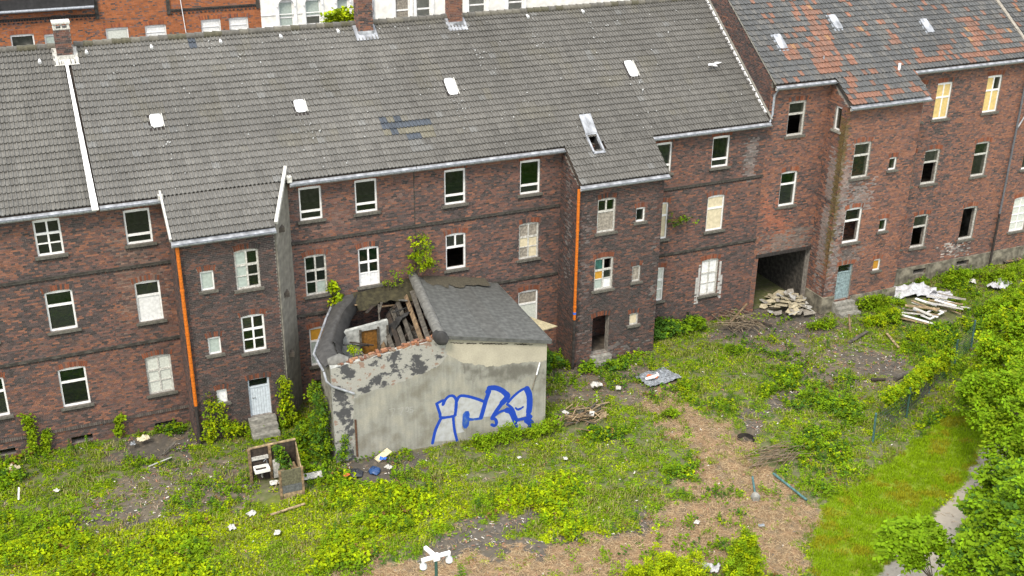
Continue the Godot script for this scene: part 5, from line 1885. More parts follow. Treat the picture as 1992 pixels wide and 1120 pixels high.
	for i in 9:
		var row := []
		for j in 8:
			var p := Vector3(-1.2 - 0.13 * j, 4.6 - 0.13 * j - 0.25 * sin(i * 0.5 + j * 0.3), 0.9 + i * 0.22 + 0.1 * sin(j * 1.3))
			p += Vector3(n3.get_noise_2d(i * 3.0, j * 3.0), n3.get_noise_2d(i * 3.0 + 40, j * 3.0), n3.get_noise_2d(i * 3.0, j * 3.0 + 40)) * 0.2
			row.append(p)
		sag.append(row)
	var sg := MB.new()
	sg.grid(sag)
	put("sagging_felt", sg.mesh(), M.felt_dark, t)
	for i in 26:   # fallen laths and lumps on the sunken felt
		var m := MB.new()
		var c := Vector3(rng.randf_range(-4.2, -1.5), rng.randf_range(3.1, 4.0), rng.randf_range(2.9, 5.0))
		if i < 9:
			c = Vector3(rng.randf_range(-3.4, -0.9), rng.randf_range(4.5, 4.75), rng.randf_range(0.5, 1.9))
		var an := rng.randf() * TAU
		var d := Vector3(cos(an), rng.randf_range(-0.5, 0.5), sin(an)) * rng.randf_range(0.25, 0.75)
		m.bar(c - d, c + d, rng.randf_range(0.05, 0.16), 0.04)
		put("fallen_lath", m.mesh(), [M.wood_dark, M.wood_grey, M.felt_dark, M.wood, M.felt_light][i % 5], t)
	var heap := []
	for i in 12:
		var row := []
		for j in 14:
			var x := lerpf(-5.0, -1.4, j / 13.0)
			var zq := lerpf(2.55, 5.3, i / 11.0)
			row.append(Vector3(x, 2.9 + 0.5 * n2.get_noise_2d(x * 2.0, zq * 2.0) + 0.3 * n3.get_noise_2d(x * 4.0, zq * 4.0) + 0.5 * j / 13.0, zq))
		heap.append(row)
	heap.reverse()
	var hp := MB.new()
	hp.grid(heap)
	put("rubble_heap", hp.mesh(), rough(0.12, 0.1, 0.08, M.felt.albedo_texture, 1.4, 1.0, 2.0), t)
	# felt left along the flank and the house wall
	var ou := [Vector3(-5.62, 4.33, 5.2), Vector3(-5.68, 4.33, 4.6), Vector3(-5.66, 4.34, 3.9), Vector3(-5.0, 4.4, 2.5), Vector3(-4.4, 4.48, 1.2), Vector3(-3.84, 4.55, 0.04)]
	var inn := [Vector3(-4.95, 4.45, 5.15), Vector3(-4.9, 4.5, 4.5), Vector3(-4.85, 4.55, 3.6), Vector3(-4.25, 4.6, 2.3), Vector3(-3.6, 4.7, 1.1), Vector3(-2.75, 4.85, 0.04)]
	var lg := []
	for i in 6:
		var row := []
		for j in 7:
			var p: Vector3 = inn[i].lerp(ou[i], j / 6.0)
			p += Vector3(0, 0.1 * sin(j / 6.0 * PI) + 0.06 * n2.get_noise_2d(i * 2.0, j * 2.0), 0)
			if j == 0:
				p += Vector3(0.15 * n3.get_noise_1d(i * 7.0), -0.08, 0)
			row.append(p)
		lg.append(row)
	var lf := MB.new()
	lf.grid(lg)
	var lg2 := []
	for row in lg:
		var r2 := []
		for p in row:
			r2.append(p - Vector3(0, 0.08, 0))
		lg2.append(r2)
	lf.grid(lg2)
	put("flank_felt", lf.mesh(), rough(0.085, 0.082, 0.078, M.felt.albedo_texture, 0.5, 0.9, 1.0), t)
	var hang := []   # charred felt hanging from the inner edge
	for i in 16:
		var f := i / 15.0 * 4.99
		var e: Vector3 = inn[int(f)].lerp(inn[int(f) + 1], f - int(f))
		var row := []
		var drop := 0.35 + 0.55 * absf(n3.get_noise_1d(i * 5.0 + 3.0)) * 2.0
		for j in 5:
			row.append(e + Vector3(0.32 * j / 4.0 + 0.12 * n3.get_noise_2d(i * 6.0, j * 6.0), 0.03 - drop * j / 4.0 * j / 4.0, 0.1 * n3.get_noise_2d(i * 6.0 + 40.0, j * 6.0)))
		hang.append(row)
	var hg := MB.new()
	hg.grid(hang)
	put("hanging_felt", hg.mesh(), M.felt_dark, t)
	var bg := []
	for i in 5:
		var row := []
		for j in 12:
			var x := lerpf(-3.0, -0.3, j / 11.0)
			var wd := 1.0 + 0.5 * n3.get_noise_1d(j * 4.0) + (0.5 if j > 7 else 0.0)
			row.append(Vector3(x, lerpf(4.85, 5.15, j / 11.0) - 0.38 * i / 4.0 + 0.06 * n3.get_noise_2d(i * 5.0, j * 5.0), 0.03 + wd * i / 4.0))
		bg.append(row)
	bg.reverse()
	var bk := MB.new()
	bk.grid(bg)
	put("mossy_felt", bk.mesh(), M.moss, t)
	var ms := MB.new()   # earth and moss on the felt against the house
	var mg := []
	for i in 6:
		var row := []
		for j in 16:
			var x := lerpf(0.25, 3.3, j / 15.0)
			var wd := (1.25 - 0.25 * j / 15.0) * (0.75 + 0.5 * n3.get_noise_1d(j * 3.0 + 9.0))
			var q := i / 5.0
			row.append(Vector3(x, lerpf(5.15, 4.33, (x + 0.1) / 3.9) + 0.01 + 0.1 * (1.0 - q) + 0.05 * n3.get_noise_2d(i * 6.0, j * 6.0) * (1.0 - q), 0.03 + wd * q))
		mg.append(row)
	mg.reverse()
	ms.grid(mg)
	put("moss_bank", ms.mesh(), rough(0.10, 0.085, 0.055, M.felt.albedo_texture, 1.2, 1.0, 2.0), t)
	# partition with a doorway inside the ruin
	var pw := MB.new()
	panel(pw, Vector3(-4.75, 0, 2.5), Vector3.RIGHT, UP, 0, 2.6, 0, 4.25, 4.5, [Rect2(1.38, 0.0, 0.74, 4.2)], 0.2)
	put("partition", pw.mesh(), M.old_plaster, t)
	var bd := MB.new()
	bd.box(Vector3(-3.37, 0, 2.35), Vector3(-2.63, 4.2, 2.4))
	put("brown_panel", bd.mesh(), M.brown_door, t)
	var jm := MB.new()
	for x in [-3.39, -2.6, -2.2]:
		jm.box(Vector3(x - 0.04, 0, 2.38), Vector3(x + 0.04, 4.3, 2.56))
	put("door_jamb", jm.mesh(), M.wood_grey, t)
	var fl := MB.new()
	fl.box(Vector3(-5.2, 0, 0.1), Vector3(3.3, 0.3, 5.4))
	put("rubble_floor", fl.mesh(), M.moss, t)
	var iw := MB.new()
	iw.box(Vector3(-1.35, 0, 0.1), Vector3(-1.2, 4.2, 5.3))
	put("inner_wall", iw.mesh(), M.stone_dark, t)
	# eave gutter of the flank and its loose pipe
	var gt := MB.new()
	gt.tube([Vector3(-3.9, 4.5, 0.05), Vector3(-4.5, 4.42, 1.2), Vector3(-5.75, 4.28, 3.9), Vector3(-5.74, 4.26, 5.3)], [0.055], 8)
	put("gutter", gt.mesh(), M.lead, t)
	var dp := MB.new()
	dp.tube([Vector3(-5.72, 4.2, 5.35), Vector3(-5.68, 3.85, 5.5), Vector3(-5.5, 3.65, 5.62), aw(0.85, 3.15, 0.1)], [0.05], 8)
	put("loose_pipe", dp.mesh(), M.lead, t)
	var rb2 := MB.new()
	rb2.box(Vector3(-0.04, 0, 0), Vector3(0.04, 1.75, 0.03))
	put("rusty_bar", rb2.mesh(), rough(0.13, 0.06, 0.03, M.felt.albedo_texture, 1.0), t, Transform3D(Basis(UP, -0.088), aw(0.86, 0.15, 0.01)))
	var tb := MB.new()
	tb.tube([aw(8.72, 3.25, 0.05), aw(8.58, 2.72, 0.07)], [0.035], 8)
	put("white_tube", tb.mesh(), M.white_clean, t)
	var tc := MB.new()
	tc.tube([aw(8.58, 2.72, 0.06), aw(8.4, 2.0, 0.05)], [0.014], 6)
	put("stick", tc.mesh(), M.stick, t)
	var bd2 := MB.new()   # sheet of board standing out from the eave
	var q0 := Vector3(3.6, 4.12, 5.2)
	var q1 := Vector3(3.75, 4.1, 3.4)
	var q2 := Vector3(4.95, 3.75, 4.35)
	bd2.tri(q0, q2, q1)
	bd2.tri(q0 - UP * 0.03, q1 - UP * 0.03, q2 - UP * 0.03)
	bd2.quad(q0 - UP * 0.03, q2 - UP * 0.03, q2, q0)
	bd2.quad(q2 - UP * 0.03, q1 - UP * 0.03, q1, q2)
	put("yellow_board", bd2.mesh(), rough(0.52, 0.44, 0.26, M.felt.albedo_texture, 1.0), t)
	var flap := MB.new()
	flap.tube([Vector3(-5.4, 4.36, 5.0), Vector3(-5.0, 4.5, 5.15), Vector3(-4.7, 4.45, 5.25)], [0.2, 0.26, 0.16], 9)
	put("felt_roll", flap.mesh(), M.felt_light, t)


# ------------------------------------------------------------------ plants
func plants() -> void:
	var clumps := [leaf_clump(15, 0.085, 0.14, 0.09, 41, 0.5), leaf_clump(14, 0.1, 0.15, 0.14, 42, 0.4), leaf_clump(18, 0.06, 0.13, 0.07, 43, 0.6)]
	var tuft := grass_tuft(16, 0.1, 0.12, 44, 0.009)
	var stalk := MB.new()   # an upright stem with pairs of leaves
	stalk.colored = true
	stalk.bar(Vector3.ZERO, Vector3(0.02, 0.4, 0.01), 0.008, 0.008)
	for i in 7:
		for e in [-1.0, 1.0]:
			var y := 0.08 + i * 0.05
			var dr: Vector3 = Vector3(cos(i * 1.57), 0.25, sin(i * 1.57)) * e
			dr.y = 0.2
			var sd: Vector3 = dr.cross(UP).normalized() * 0.022
			var l := 0.11 * (1.0 - i * 0.08)
			var o := Vector3(0.02 * y, y, 0)
			stalk.quad(o, o + dr * l * 0.5 + sd, o + dr * l - UP * 0.02, o + dr * l * 0.5 - sd)
	var straw := MB.new()
	straw.bar(Vector3(-0.09, 0, 0), Vector3(0.09, 0, 0), 0.007, 0.005)
	var chip := MB.new()
	chip.bar(Vector3(-0.05, 0, 0), Vector3(0.05, 0, 0), 0.035, 0.008)
	var bufs := [PackedFloat32Array(), PackedFloat32Array(), PackedFloat32Array()]
	var gbuf := PackedFloat32Array()
	var sbuf := PackedFloat32Array()
	var cbuf := PackedFloat32Array()
	var tbuf := PackedFloat32Array()
	var nbuf := PackedFloat32Array()
	# everything that stands on the ground keeps the weeds out
	var blocks := [Rect2(-30, -5, 80, 5.12), Rect2(-10.5, 0, 4.1, 1.85), Rect2(7.0, 0, 4.5, 1.95), Rect2(21.6, 0, 4.8, 1.6)]
	var apoly := PackedVector2Array([Vector2(-5.5, 5.55), Vector2(3.6, 6.35), Vector2(3.8, 0), Vector2(-3.8, 0), Vector2(-5.6, 3.9)])
	var clear := [[5.3, 6.3, 1.25], [27.3, 3.6, 1.9], [25.6, 4.1, 0.9], [16.6, 1.3, 1.3], [20.5, 0.5, 1.6], [10.2, 4.4, 1.15], [28.0, 1.4, 1.5], [-8.0, 6.4, 1.05], [11.4, 12.2, 1.0], [20.9, 8.6, 0.6], [-4.5, 6.6, 0.9], [-12.3, 1.2, 1.0], [-8.6, 6.9, 0.7], [32.8, 2.6, 0.6], [11.2, 10.1, 0.6]]
	for i in 175000:
		var x := rng.randf_range(-21.0, 44.0)
		var z := rng.randf_range(0.1, 27.0)
		# leave out what lies outside the view with a margin
		if z > 12.5 + (x + 18.0) * 0.43 + 1.0:
			continue
		var inside := false
		for r: Rect2 in blocks:
			inside = inside or r.has_point(Vector2(x, z))
		if inside or Geometry2D.is_point_in_polygon(Vector2(x, z), apoly):
			continue
		for c3 in clear:
			inside = inside or Vector2(x - c3[0], z - c3[1]).length() < c3[2] * (0.85 + 0.3 * n3.get_noise_2d(x * 3.0, z * 3.0))
		if inside and rng.randf() < 0.93:
			continue
		var k := zone_at(x, z)
		var patch := n2.get_noise_2d(x * 0.8 + 17.0, z * 0.8) + 0.5 * n3.get_noise_2d(x * 1.4, z * 1.4)
		var hue := n2.get_noise_2d(x * 0.45 + 33.0, z * 0.45) + 0.4 * n3.get_noise_2d(x + 7.0, z)
		var lush := n1.get_noise_2d(x * 1.1 + 60.0, z * 1.1)
		var p := Vector3(x, ground_y(x, z) - 0.01, z)
		var keep := 0.0
		match k[0]:
			"weeds": keep = 0.66 if patch > 0.0 else 0.3
			"lime": keep = 0.95 if patch > -0.25 else 0.5
			"sparse": keep = 0.45 if patch > 0.05 else 0.08
			"soil": keep = 0.03
			"dry": keep = 0.3 if patch > 0.22 else 0.02
			_: keep = 0.0
		if k[0] == "lawn":
			if rng.randf() < 0.9:
				var s := rng.randf_range(0.7, 1.5)
				var bs := Basis(UP, rng.randf() * TAU) * s
				var c := Color(0.2, 0.31, 0.004) if patch < 0.2 else Color(0.25, 0.25, 0.010)
				push(gbuf, bs.x, bs.y, bs.z, p, c * rng.randf_range(0.8, 1.25))
			continue
		if rng.randf() < keep:
			var v := 0 if rng.randf() < 0.4 else (1 if lush > 0.12 else 2)
			if patch < 0.0 and k[0] == "weeds":
				v = 2
			var s := rng.randf_range(0.65, 1.35) * (1.0 + 0.25 * clampf(lush * 2.0, -0.6, 1.0))
			if k[0] == "sparse" or k[0] == "dry":
				s *= 0.8
			var bs := Basis(UP, rng.randf() * TAU) * s
			bs.y *= 1.0 + 0.6 * clampf(lush * 2.5, 0.0, 1.0)
			var kind := 0
			var r := rng.randf()
			if k[0] == "lime":
				kind = (0 if r < 0.66 else (3 if r < 0.9 else 1)) if hue > -0.22 else (3 if r < 0.45 else (1 if r < 0.85 else 4))
			elif lush > 0.16:
				kind = 1 if r < 0.6 else (2 if r < 0.85 else 0)
			else:
				kind = (3 if r < 0.5 else (0 if r < 0.72 else 1)) if hue > 0.05 else (1 if r < 0.45 else (3 if r < 0.75 else (4 if r < 0.9 else 2)))
			var c := green(kind)
			if rng.randf() < 0.02:
				c = Color(0.17, 0.10, 0.03)
			c = c * (1.0 + 0.35 * n3.get_noise_2d(x * 1.1 + 5.0, z * 1.1))
			push(bufs[v], bs.x, bs.y, bs.z, p, c)
			if lush > 0.02 and rng.randf() < 0.12:
				var ns := Basis(UP, rng.randf() * TAU) * rng.randf_range(0.7, 1.4)
				push(nbuf, ns.x, ns.y, ns.z, p, green([1, 2, 4][rng.randi() % 3]))
			if rng.randf() < 0.1:
				var gs := Basis(UP, rng.randf() * TAU) * rng.randf_range(1.2, 2.6)
				push(tbuf, gs.x, gs.y, gs.z, p, Color(0.19, 0.24, 0.03).lerp(Color(0.28, 0.25, 0.1), rng.randf()) * rng.randf_range(0.7, 1.2))
		if (k[0] == "dry" and rng.randf() < 0.95) or (k[0] in ["soil", "sparse"] and rng.randf() < 0.13) or rng.randf() < 0.035:
			for q in 4 if k[0] == "dry" else 1:
				var bs := Basis.from_euler(Vector3(rng.randf_range(-0.2, 0.2), rng.randf() * TAU, rng.randf_range(-0.35, 0.35))) * rng.randf_range(0.5, 1.5)
				push(sbuf, bs.x, bs.y, bs.z, p + Vector3(rng.randf_range(-0.15, 0.15), 0.03 + rng.randf() * 0.03, rng.randf_range(-0.15, 0.15)), Color(0.46, 0.35, 0.2).lerp(Color(0.22, 0.125, 0.06), rng.randf()) * rng.randf_range(0.6, 1.3))
		if rng.randf() < (0.3 if k[0] in ["soil", "sparse"] else 0.05):
			var bs := Basis.from_euler(Vector3(rng.randf_range(-0.5, 0.5), rng.randf() * TAU, rng.randf_range(-0.5, 0.5))) * rng.randf_range(0.4, 1.3)
			var w := rng.randf()
			push(cbuf, bs.x, bs.y, bs.z, p + UP * 0.05, Color(0.5, 0.47, 0.42) if w < 0.13 else (Color(0.26, 0.125, 0.075) if w < 0.4 else (Color(0.24, 0.19, 0.14) if w < 0.7 else Color(0.12, 0.11, 0.1))))
	var names := ["bramble_leaves", "tall_weeds", "small_weeds"]
	var labels := ["low broad leaved brambles spreading over the yard", "taller green weeds in clumps across the yard", "small leaved weeds covering the yard"]
	for i in 3:
		var o := multi(names[i], clumps[i], M.leaf, bufs[i], self)
		tag(o, labels[i], "weeds")
	tag(multi("lawn_grass", tuft, M.leaf, gbuf, self), "short bright grass beside the grey path", "grass")
	tag(multi("nettle_stalks", stalk.mesh(), M.leaf, nbuf, self), "upright leafy stalks standing among the weeds", "weeds")
	tag(multi("grass_tufts", tuft, M.leaf, tbuf, self), "thin grass blades growing between the weeds of the yard", "grass")
	tag(multi("straw", straw.mesh(), M.dry, sbuf, self), "dry straw and stalks strewn over the bare ground", "straw")
	tag(multi("rubble_chips", chip.mesh(), M.dry, cbuf, self), "small chips of rubble and litter among the weeds", "rubble")

	var ivy := leaf_clump(10, 0.1, 0.12, 0.16, 51, 0.2)
	var broad := leaf_clump(11, 0.15, 0.2, 0.22, 52, 0.3)
	var fine := leaf_clump(16, 0.07, 0.12, 0.14, 53, 0.4)
	# climbers and shrubs: place, lobes
	for q in [[Vector3(-16.75, 0, 0.12), 1.75, "thin ivy column climbing the wall at the left edge"], [Vector3(-16.2, 0, 0.12), 0.95, "short ivy tuft on the plinth beside the taller ivy column"], [Vector3(-13.35, 0, 0.12), 1.0, "sparse ivy on the plinth between two cellar windows"]]:
		var lobes := []
		var y := 0.1
		while y < q[1]:
			lobes.append([Vector3(rng.randf_range(-0.06, 0.06), y, 0.03), Vector3(0.14, 0.16, 0.06)])
			y += 0.2
		shrub("ivy", q[2], "ivy", q[0], lobes, 330.0, ivy, [1, 3], "plants climbing the house walls", -0.5)
	shrub("creeper", "yellow green creeper at the foot of the left orange pipe", "creeper", Vector3(-9.6, 0, 1.95), [[Vector3(-0.3, 0.7, 0.1), Vector3(0.3, 0.7, 0.2)], [Vector3(-0.15, 1.7, 0.05), Vector3(0.16, 0.6, 0.1)], [Vector3(0.25, 1.2, 0.05), Vector3(0.16, 0.7, 0.1)], [Vector3(0.6, 0.5, 0.1), Vector3(0.4, 0.5, 0.2)], [Vector3(1.0, 0.35, 0.1), Vector3(0.4, 0.35, 0.2)]], 150.0, ivy, [0, 1, 3], "plants climbing the house walls")
	shrub("creeper", "leafy creeper right of the pale door", "creeper", Vector3(-6.75, 0, 1.95), [[Vector3(0, 0.6, 0.1), Vector3(0.35, 0.6, 0.25)], [Vector3(0.0, 1.6, 0.0), Vector3(0.16, 0.9, 0.1)], [Vector3(0.25, 1.3, -0.1), Vector3(0.14, 0.9, 0.1)]], 150.0, ivy, [0, 1, 3], "plants climbing the house walls")
	shrub("ivy", "dense green ivy on the left flank of the annex", "ivy", Vector3(-5.95, 0, 4.9), [[Vector3(0, 0.8, 0), Vector3(0.45, 0.8, 0.5)], [Vector3(0.1, 2.0, -0.1), Vector3(0.3, 0.9, 0.4)], [Vector3(-0.3, 0.5, -1.2), Vector3(0.5, 0.6, 0.6)], [Vector3(0.1, 2.6, -0.8), Vector3(0.3, 0.4, 0.4)]], 150.0, ivy, [1, 2, 3], "", -0.4)
	shrub("ivy", "ivy strand on the front left corner of the graffiti wall", "ivy", Vector3(-5.2, 0, 5.62), [[Vector3(0, 0.4, 0.05), Vector3(0.25, 0.4, 0.1)], [Vector3(0.1, 0.9, 0), Vector3(0.14, 0.4, 0.06)]], 220.0, ivy, [1, 2], "")
	shrub("sapling", "leafy sapling growing from the annex ridge against the wall", "sapling", Vector3(-0.1, 5.35, 0.35), [[Vector3(0.0, 0.55, 0.1), Vector3(0.55, 0.5, 0.4)], [Vector3(0.35, 1.1, 0.1), Vector3(0.6, 0.5, 0.4)], [Vector3(0.75, 0.5, 0.1), Vector3(0.35, 0.5, 0.3)], [Vector3(0.15, 1.55, 0.1), Vector3(0.4, 0.3, 0.3)]], 105.0, ivy, [1, 3, 0], "", -0.1)
	shrub("sapling", "small sapling on the mossy roof left of the larger one", "sapling", Vector3(-1.35, 4.95, 0.45), [[Vector3(0, 0.35, 0), Vector3(0.45, 0.35, 0.3)], [Vector3(-0.25, 0.6, 0), Vector3(0.25, 0.25, 0.2)]], 90.0, ivy, [1, 3], "", 0.0)
	shrub("vine", "bright green vine at the foot of the blue stained window", "vine", Vector3(-3.75, 4.5, 0.15), [[Vector3(0, 0.25, 0.0), Vector3(0.16, 0.3, 0.1)], [Vector3(-0.1, 0.65, 0.0), Vector3(0.13, 0.3, 0.1)]], 260.0, broad, [0, 3], "")
	shrub("fern", "pale green fern on the broken left edge of the annex roof", "fern", Vector3(-4.3, 4.3, 4.7), [[Vector3(0, 0.2, 0), Vector3(0.2, 0.25, 0.2)]], 250.0, fine, [0, 3], "")
	shrub("wall_plant", "spreading green plant rooted in the wall under the boarded window", "plant", Vector3(13.1, 5.6, 0.1), [[Vector3(0.2, 0.3, 0.2), Vector3(0.5, 0.22, 0.2)], [Vector3(0.95, 0.2, 0.2), Vector3(0.3, 0.35, 0.2)], [Vector3(-0.2, 0.5, 0.1), Vector3(0.2, 0.3, 0.1)]], 140.0, ivy, [1, 4, 2], "", -0.1)
	shrub("wall_plant", "thin plant hanging in the corner of the stair block", "plant", Vector3(12.0, 4.3, 0.1), [[Vector3(0.0, 0.3, 0.1), Vector3(0.18, 0.5, 0.12)]], 130.0, ivy, [2, 1], "", 0.0)
	var spots := [[Vector3(12.6, 0, 0.8), Vector3(1.1, 0.7, 0.7), "dark green nettles in the corner right of the open doorway", 12], [Vector3(14.3, 0, 0.6), Vector3(0.8, 0.55, 0.5), "dark weeds along the wall left of the branch heap", 21], [Vector3(5.2, 0, 1.6), Vector3(1.2, 1.2, 1.2), "tall dark weeds between the annex and the orange pipe", 22], [Vector3(24.6, 0, 2.2), Vector3(1.2, 0.75, 0.6), "lush weeds beside the steps of the teal door", 11], [Vector3(24.0, 0, 3.8), Vector3(1.5, 0.45, 0.9), "bright weeds below the teal door steps", 10], [Vector3(20.6, 0, 3.0), Vector3(0.8, 0.5, 0.6), "round clump of weeds in front of the slab heap", 11],
		[Vector3(31.0, 0, 1.2), Vector3(1.8, 0.6, 0.6), "weeds along the plinth of the reddish house", 13], [Vector3(34.6, 0, 2.0), Vector3(2.4, 0.7, 1.0), "broad bed of weeds at the right edge by the last house", 11], [Vector3(29.8, 0, 4.9), Vector3(1.2, 0.5, 0.7), "weeds around the heap of white boards", 11], [Vector3(24.6, 0, 5.9), Vector3(1.1, 0.3, 0.6), "bright weeds in front of the board heap", 10], [Vector3(31.6, 0, 4.4), Vector3(1.3, 0.45, 0.8), "weeds beside the half buried white sheet", 11],
		[Vector3(1.2, 0, 6.75), Vector3(1.9, 0.6, 0.4), "weeds at the foot of the graffiti letters", 11], [Vector3(3.2, 0, 6.9), Vector3(1.0, 0.5, 0.5), "weeds at the right corner of the graffiti wall", 11], [Vector3(8.9, 0, 2.8), Vector3(0.5, 0.3, 0.3), "small weeds beside the steps of the open doorway", 21], [Vector3(7.4, 0, 2.5), Vector3(0.45, 0.4, 0.3), "weeds under the second orange pipe", 21], [Vector3(8.9, 0, 7.5), Vector3(0.4, 0.35, 0.4), "lone green tuft on the straw beside the plastic sheet", 11]]
	for q in spots:
		var rad: Vector3 = q[1]
		var kinds: Array = {10: [4, 0, 3], 11: [4, 1, 3, 1], 12: [1, 2, 2], 13: [3, 1, 4], 21: [1, 2, 1], 22: [2, 2, 1]}[q[3]]
		var lobes := []
		for k in 5:
			lobes.append([Vector3(rng.randf_range(-0.55, 0.55) * rad.x, rad.y * rng.randf_range(0.25, 0.55), rng.randf_range(-0.5, 0.5) * rad.z), rad * rng.randf_range(0.4, 0.62)])
		shrub("weed_clump", q[2], "weeds", q[0], lobes, 130.0, ivy if q[3] in [10, 11] else (broad if q[3] != 13 else clumps[1]), kinds, "clumps of weeds in the yard", -0.12)
	# front edge of the picture
	var feather := leaf_clump(22, 0.075, 0.11, 0.16, 54, 0.9)
	shrub("conifer", "small bright green conical conifer at the bottom edge", "conifer", Vector3(5.75, 0, 18.0), [[Vector3(0, 0.45, 0), Vector3(0.62, 0.55, 0.6)], [Vector3(0.05, 0.95, 0), Vector3(0.46, 0.5, 0.46)], [Vector3(0.1, 1.4, 0), Vector3(0.28, 0.42, 0.28)], [Vector3(-0.4, 0.4, 0.3), Vector3(0.45, 0.5, 0.45)]], 300.0, feather, [0, 3, 1], "", -0.6)
	shrub("bush", "feathery lime bush cut by the bottom edge", "bush", Vector3(2.9, 0, 17.4), [[Vector3(-0.9, 0.4, -0.2), Vector3(0.75, 0.5, 0.7)], [Vector3(0.1, 0.5, 0), Vector3(0.8, 0.55, 0.8)], [Vector3(1.0, 0.35, 0), Vector3(0.7, 0.45, 0.7)], [Vector3(-0.3, 0.3, 0.7), Vector3(1.2, 0.5, 0.6)]], 170.0, feather, [0, 0, 3], "", -0.5)

	# trees on the right
	var tl := leaf_clump(10, 0.14, 0.16, 0.18, 61, 0.35)
	var tl2 := leaf_clump(9, 0.13, 0.15, 0.18, 62, 0.35)
	var lobes1 := []
	for p in [[Vector3(25.00, 2.40, 10.00), 0.7], [Vector3(26.51, 2.80, 9.43), 0.9], [Vector3(27.72, 3.00, 9.46), 1.0], [Vector3(22.87, 2.00, 11.59), 0.6], [Vector3(22.74, 3.00, 12.53), 1.0], [Vector3(24.26, 3.40, 12.40), 1.2], [Vector3(26.20, 3.20, 12.22), 1.4], [Vector3(21.53, 2.20, 13.22), 0.8], [Vector3(21.70, 3.20, 14.53), 1.1], [Vector3(26.37, 2.20, 9.24), 0.7], [Vector3(29.51, 2.60, 8.64), 1.0], [Vector3(22.69, 3.40, 14.35), 1.1]]:
		lobes1.append([p[0], Vector3(1, 0.8, 1) * p[1]])
	tree("broadleaf_tree", "lime green broadleaf tree at the right edge over the fence end", Vector3(27.01, 0.00, 10.91), Vector3(26.15, 1.00, 11.18), lobes1, 210.0, tl, [4, 4, 3, 4, 0], 0.16, "trees along the path", 0.05)
	var lobes2 := []
	for p in [[Vector3(20.15, 2.20, 13.62), 0.7], [Vector3(19.27, 3.00, 15.47), 0.95], [Vector3(19.17, 3.60, 16.78), 1.2], [Vector3(20.18, 3.80, 16.92), 1.3], [Vector3(17.82, 2.80, 16.46), 0.7], [Vector3(17.42, 3.20, 17.83), 0.95], [Vector3(17.69, 3.80, 18.81), 1.2], [Vector3(16.24, 3.00, 18.94), 0.75], [Vector3(15.94, 3.60, 20.20), 1.0], [Vector3(16.28, 4.00, 20.82), 1.2], [Vector3(21.35, 1.80, 12.36), 0.4], [Vector3(19.13, 2.00, 14.45), 0.5], [Vector3(17.34, 4.20, 18.18), 0.7]]:
		lobes2.append([p[0], Vector3(1, 0.8, 1) * p[1]])
	tree("broadleaf_tree", "mid green broadleaf tree at the right edge above the path", Vector3(20.18, 0.00, 18.16), Vector3(18.93, 1.60, 18.30), lobes2, 210.0, tl, [4, 4, 1, 3], 0.18, "trees along the path", 0.05)
	var lobes3 := []
	for p in [[Vector3(13.19, 4.00, 21.75), 0.75], [Vector3(12.68, 3.60, 21.56), 0.5], [Vector3(13.32, 4.60, 22.60), 1.0], [Vector3(11.69, 4.20, 23.00), 0.7], [Vector3(10.78, 4.00, 23.21), 0.55], [Vector3(11.07, 4.80, 24.22), 0.9], [Vector3(11.87, 5.00, 24.43), 1.1], [Vector3(9.98, 4.20, 24.43), 0.7], [Vector3(9.82, 4.80, 25.47), 0.9], [Vector3(9.29, 3.80, 24.39), 0.55], [Vector3(10.04, 5.20, 26.12), 1.0], [Vector3(8.91, 4.60, 25.84), 0.8], [Vector3(12.39, 3.20, 21.31), 0.3], [Vector3(9.32, 3.40, 23.58), 0.35], [Vector3(15.09, 3.40, 20.23), 0.45], [Vector3(10.02, 5.40, 25.62), 0.6]]:
		lobes3.append([p[0], Vector3(1, 0.8, 1) * p[1]])
	tree("broadleaf_tree", "deep green broadleaf tree in the bottom right corner", Vector3(14.73, 0.00, 24.93), Vector3(12.95, 2.00, 24.58), lobes3, 240.0, tl2, [1, 4, 4, 1, 2], 0.2, "trees along the path", 0.05)
	var lobes4 := []
	for p in [[Vector3(8.90, 3.60, 22.48), 0.42], [Vector3(8.49, 3.50, 22.02), 0.34], [Vector3(9.40, 3.70, 22.83), 0.36], [Vector3(8.41, 3.40, 22.84), 0.36], [Vector3(8.98, 3.60, 21.78), 0.3], [Vector3(9.58, 3.60, 22.18), 0.32], [Vector3(8.01, 3.30, 22.25), 0.25]]:
		lobes4.append([p[0], Vector3(1, 0.75, 1) * p[1] * 1.25])
	tree("broadleaf_tree", "small leafy treetop over the path, left of the corner tree", Vector3(8.54, -0.00, 24.87), Vector3(9.15, 2.60, 23.24), lobes4, 300.0, tl2, [1, 4, 4], 0.035, "trees along the path", -0.15)


# ------------------------------------------------------------------ loose things in the yard
func sheet(w: float, d: float, h: float, seed_: int, nx := 14, nz := 10, bend := 1.0) -> ArrayMesh:
	var g := []
	for i in nz:
		var row := []
		for j in nx:
			var u := j / float(nx - 1) - 0.5
			var t := i / float(nz - 1) - 0.5
			var e := n3.get_noise_2d(j * 2.0 + seed_ * 50, i * 2.0)
			var y := h * (0.35 + 0.65 * n2.get_noise_2d(u * 3.0 + seed_ * 20, t * 3.0) + 0.35 * e) * (1.0 - 1.2 * maxf(absf(u), absf(t)))
			row.append(Vector3(u * w + e * 0.12 * bend, maxf(0.02, y + 0.05), t * d + 0.12 * bend * n3.get_noise_2d(j * 2.0, i * 2.0 + seed_ * 50)))
		g.append(row)
	g.reverse()
	var b := MB.new()
	b.grid(g)
	return b.mesh()


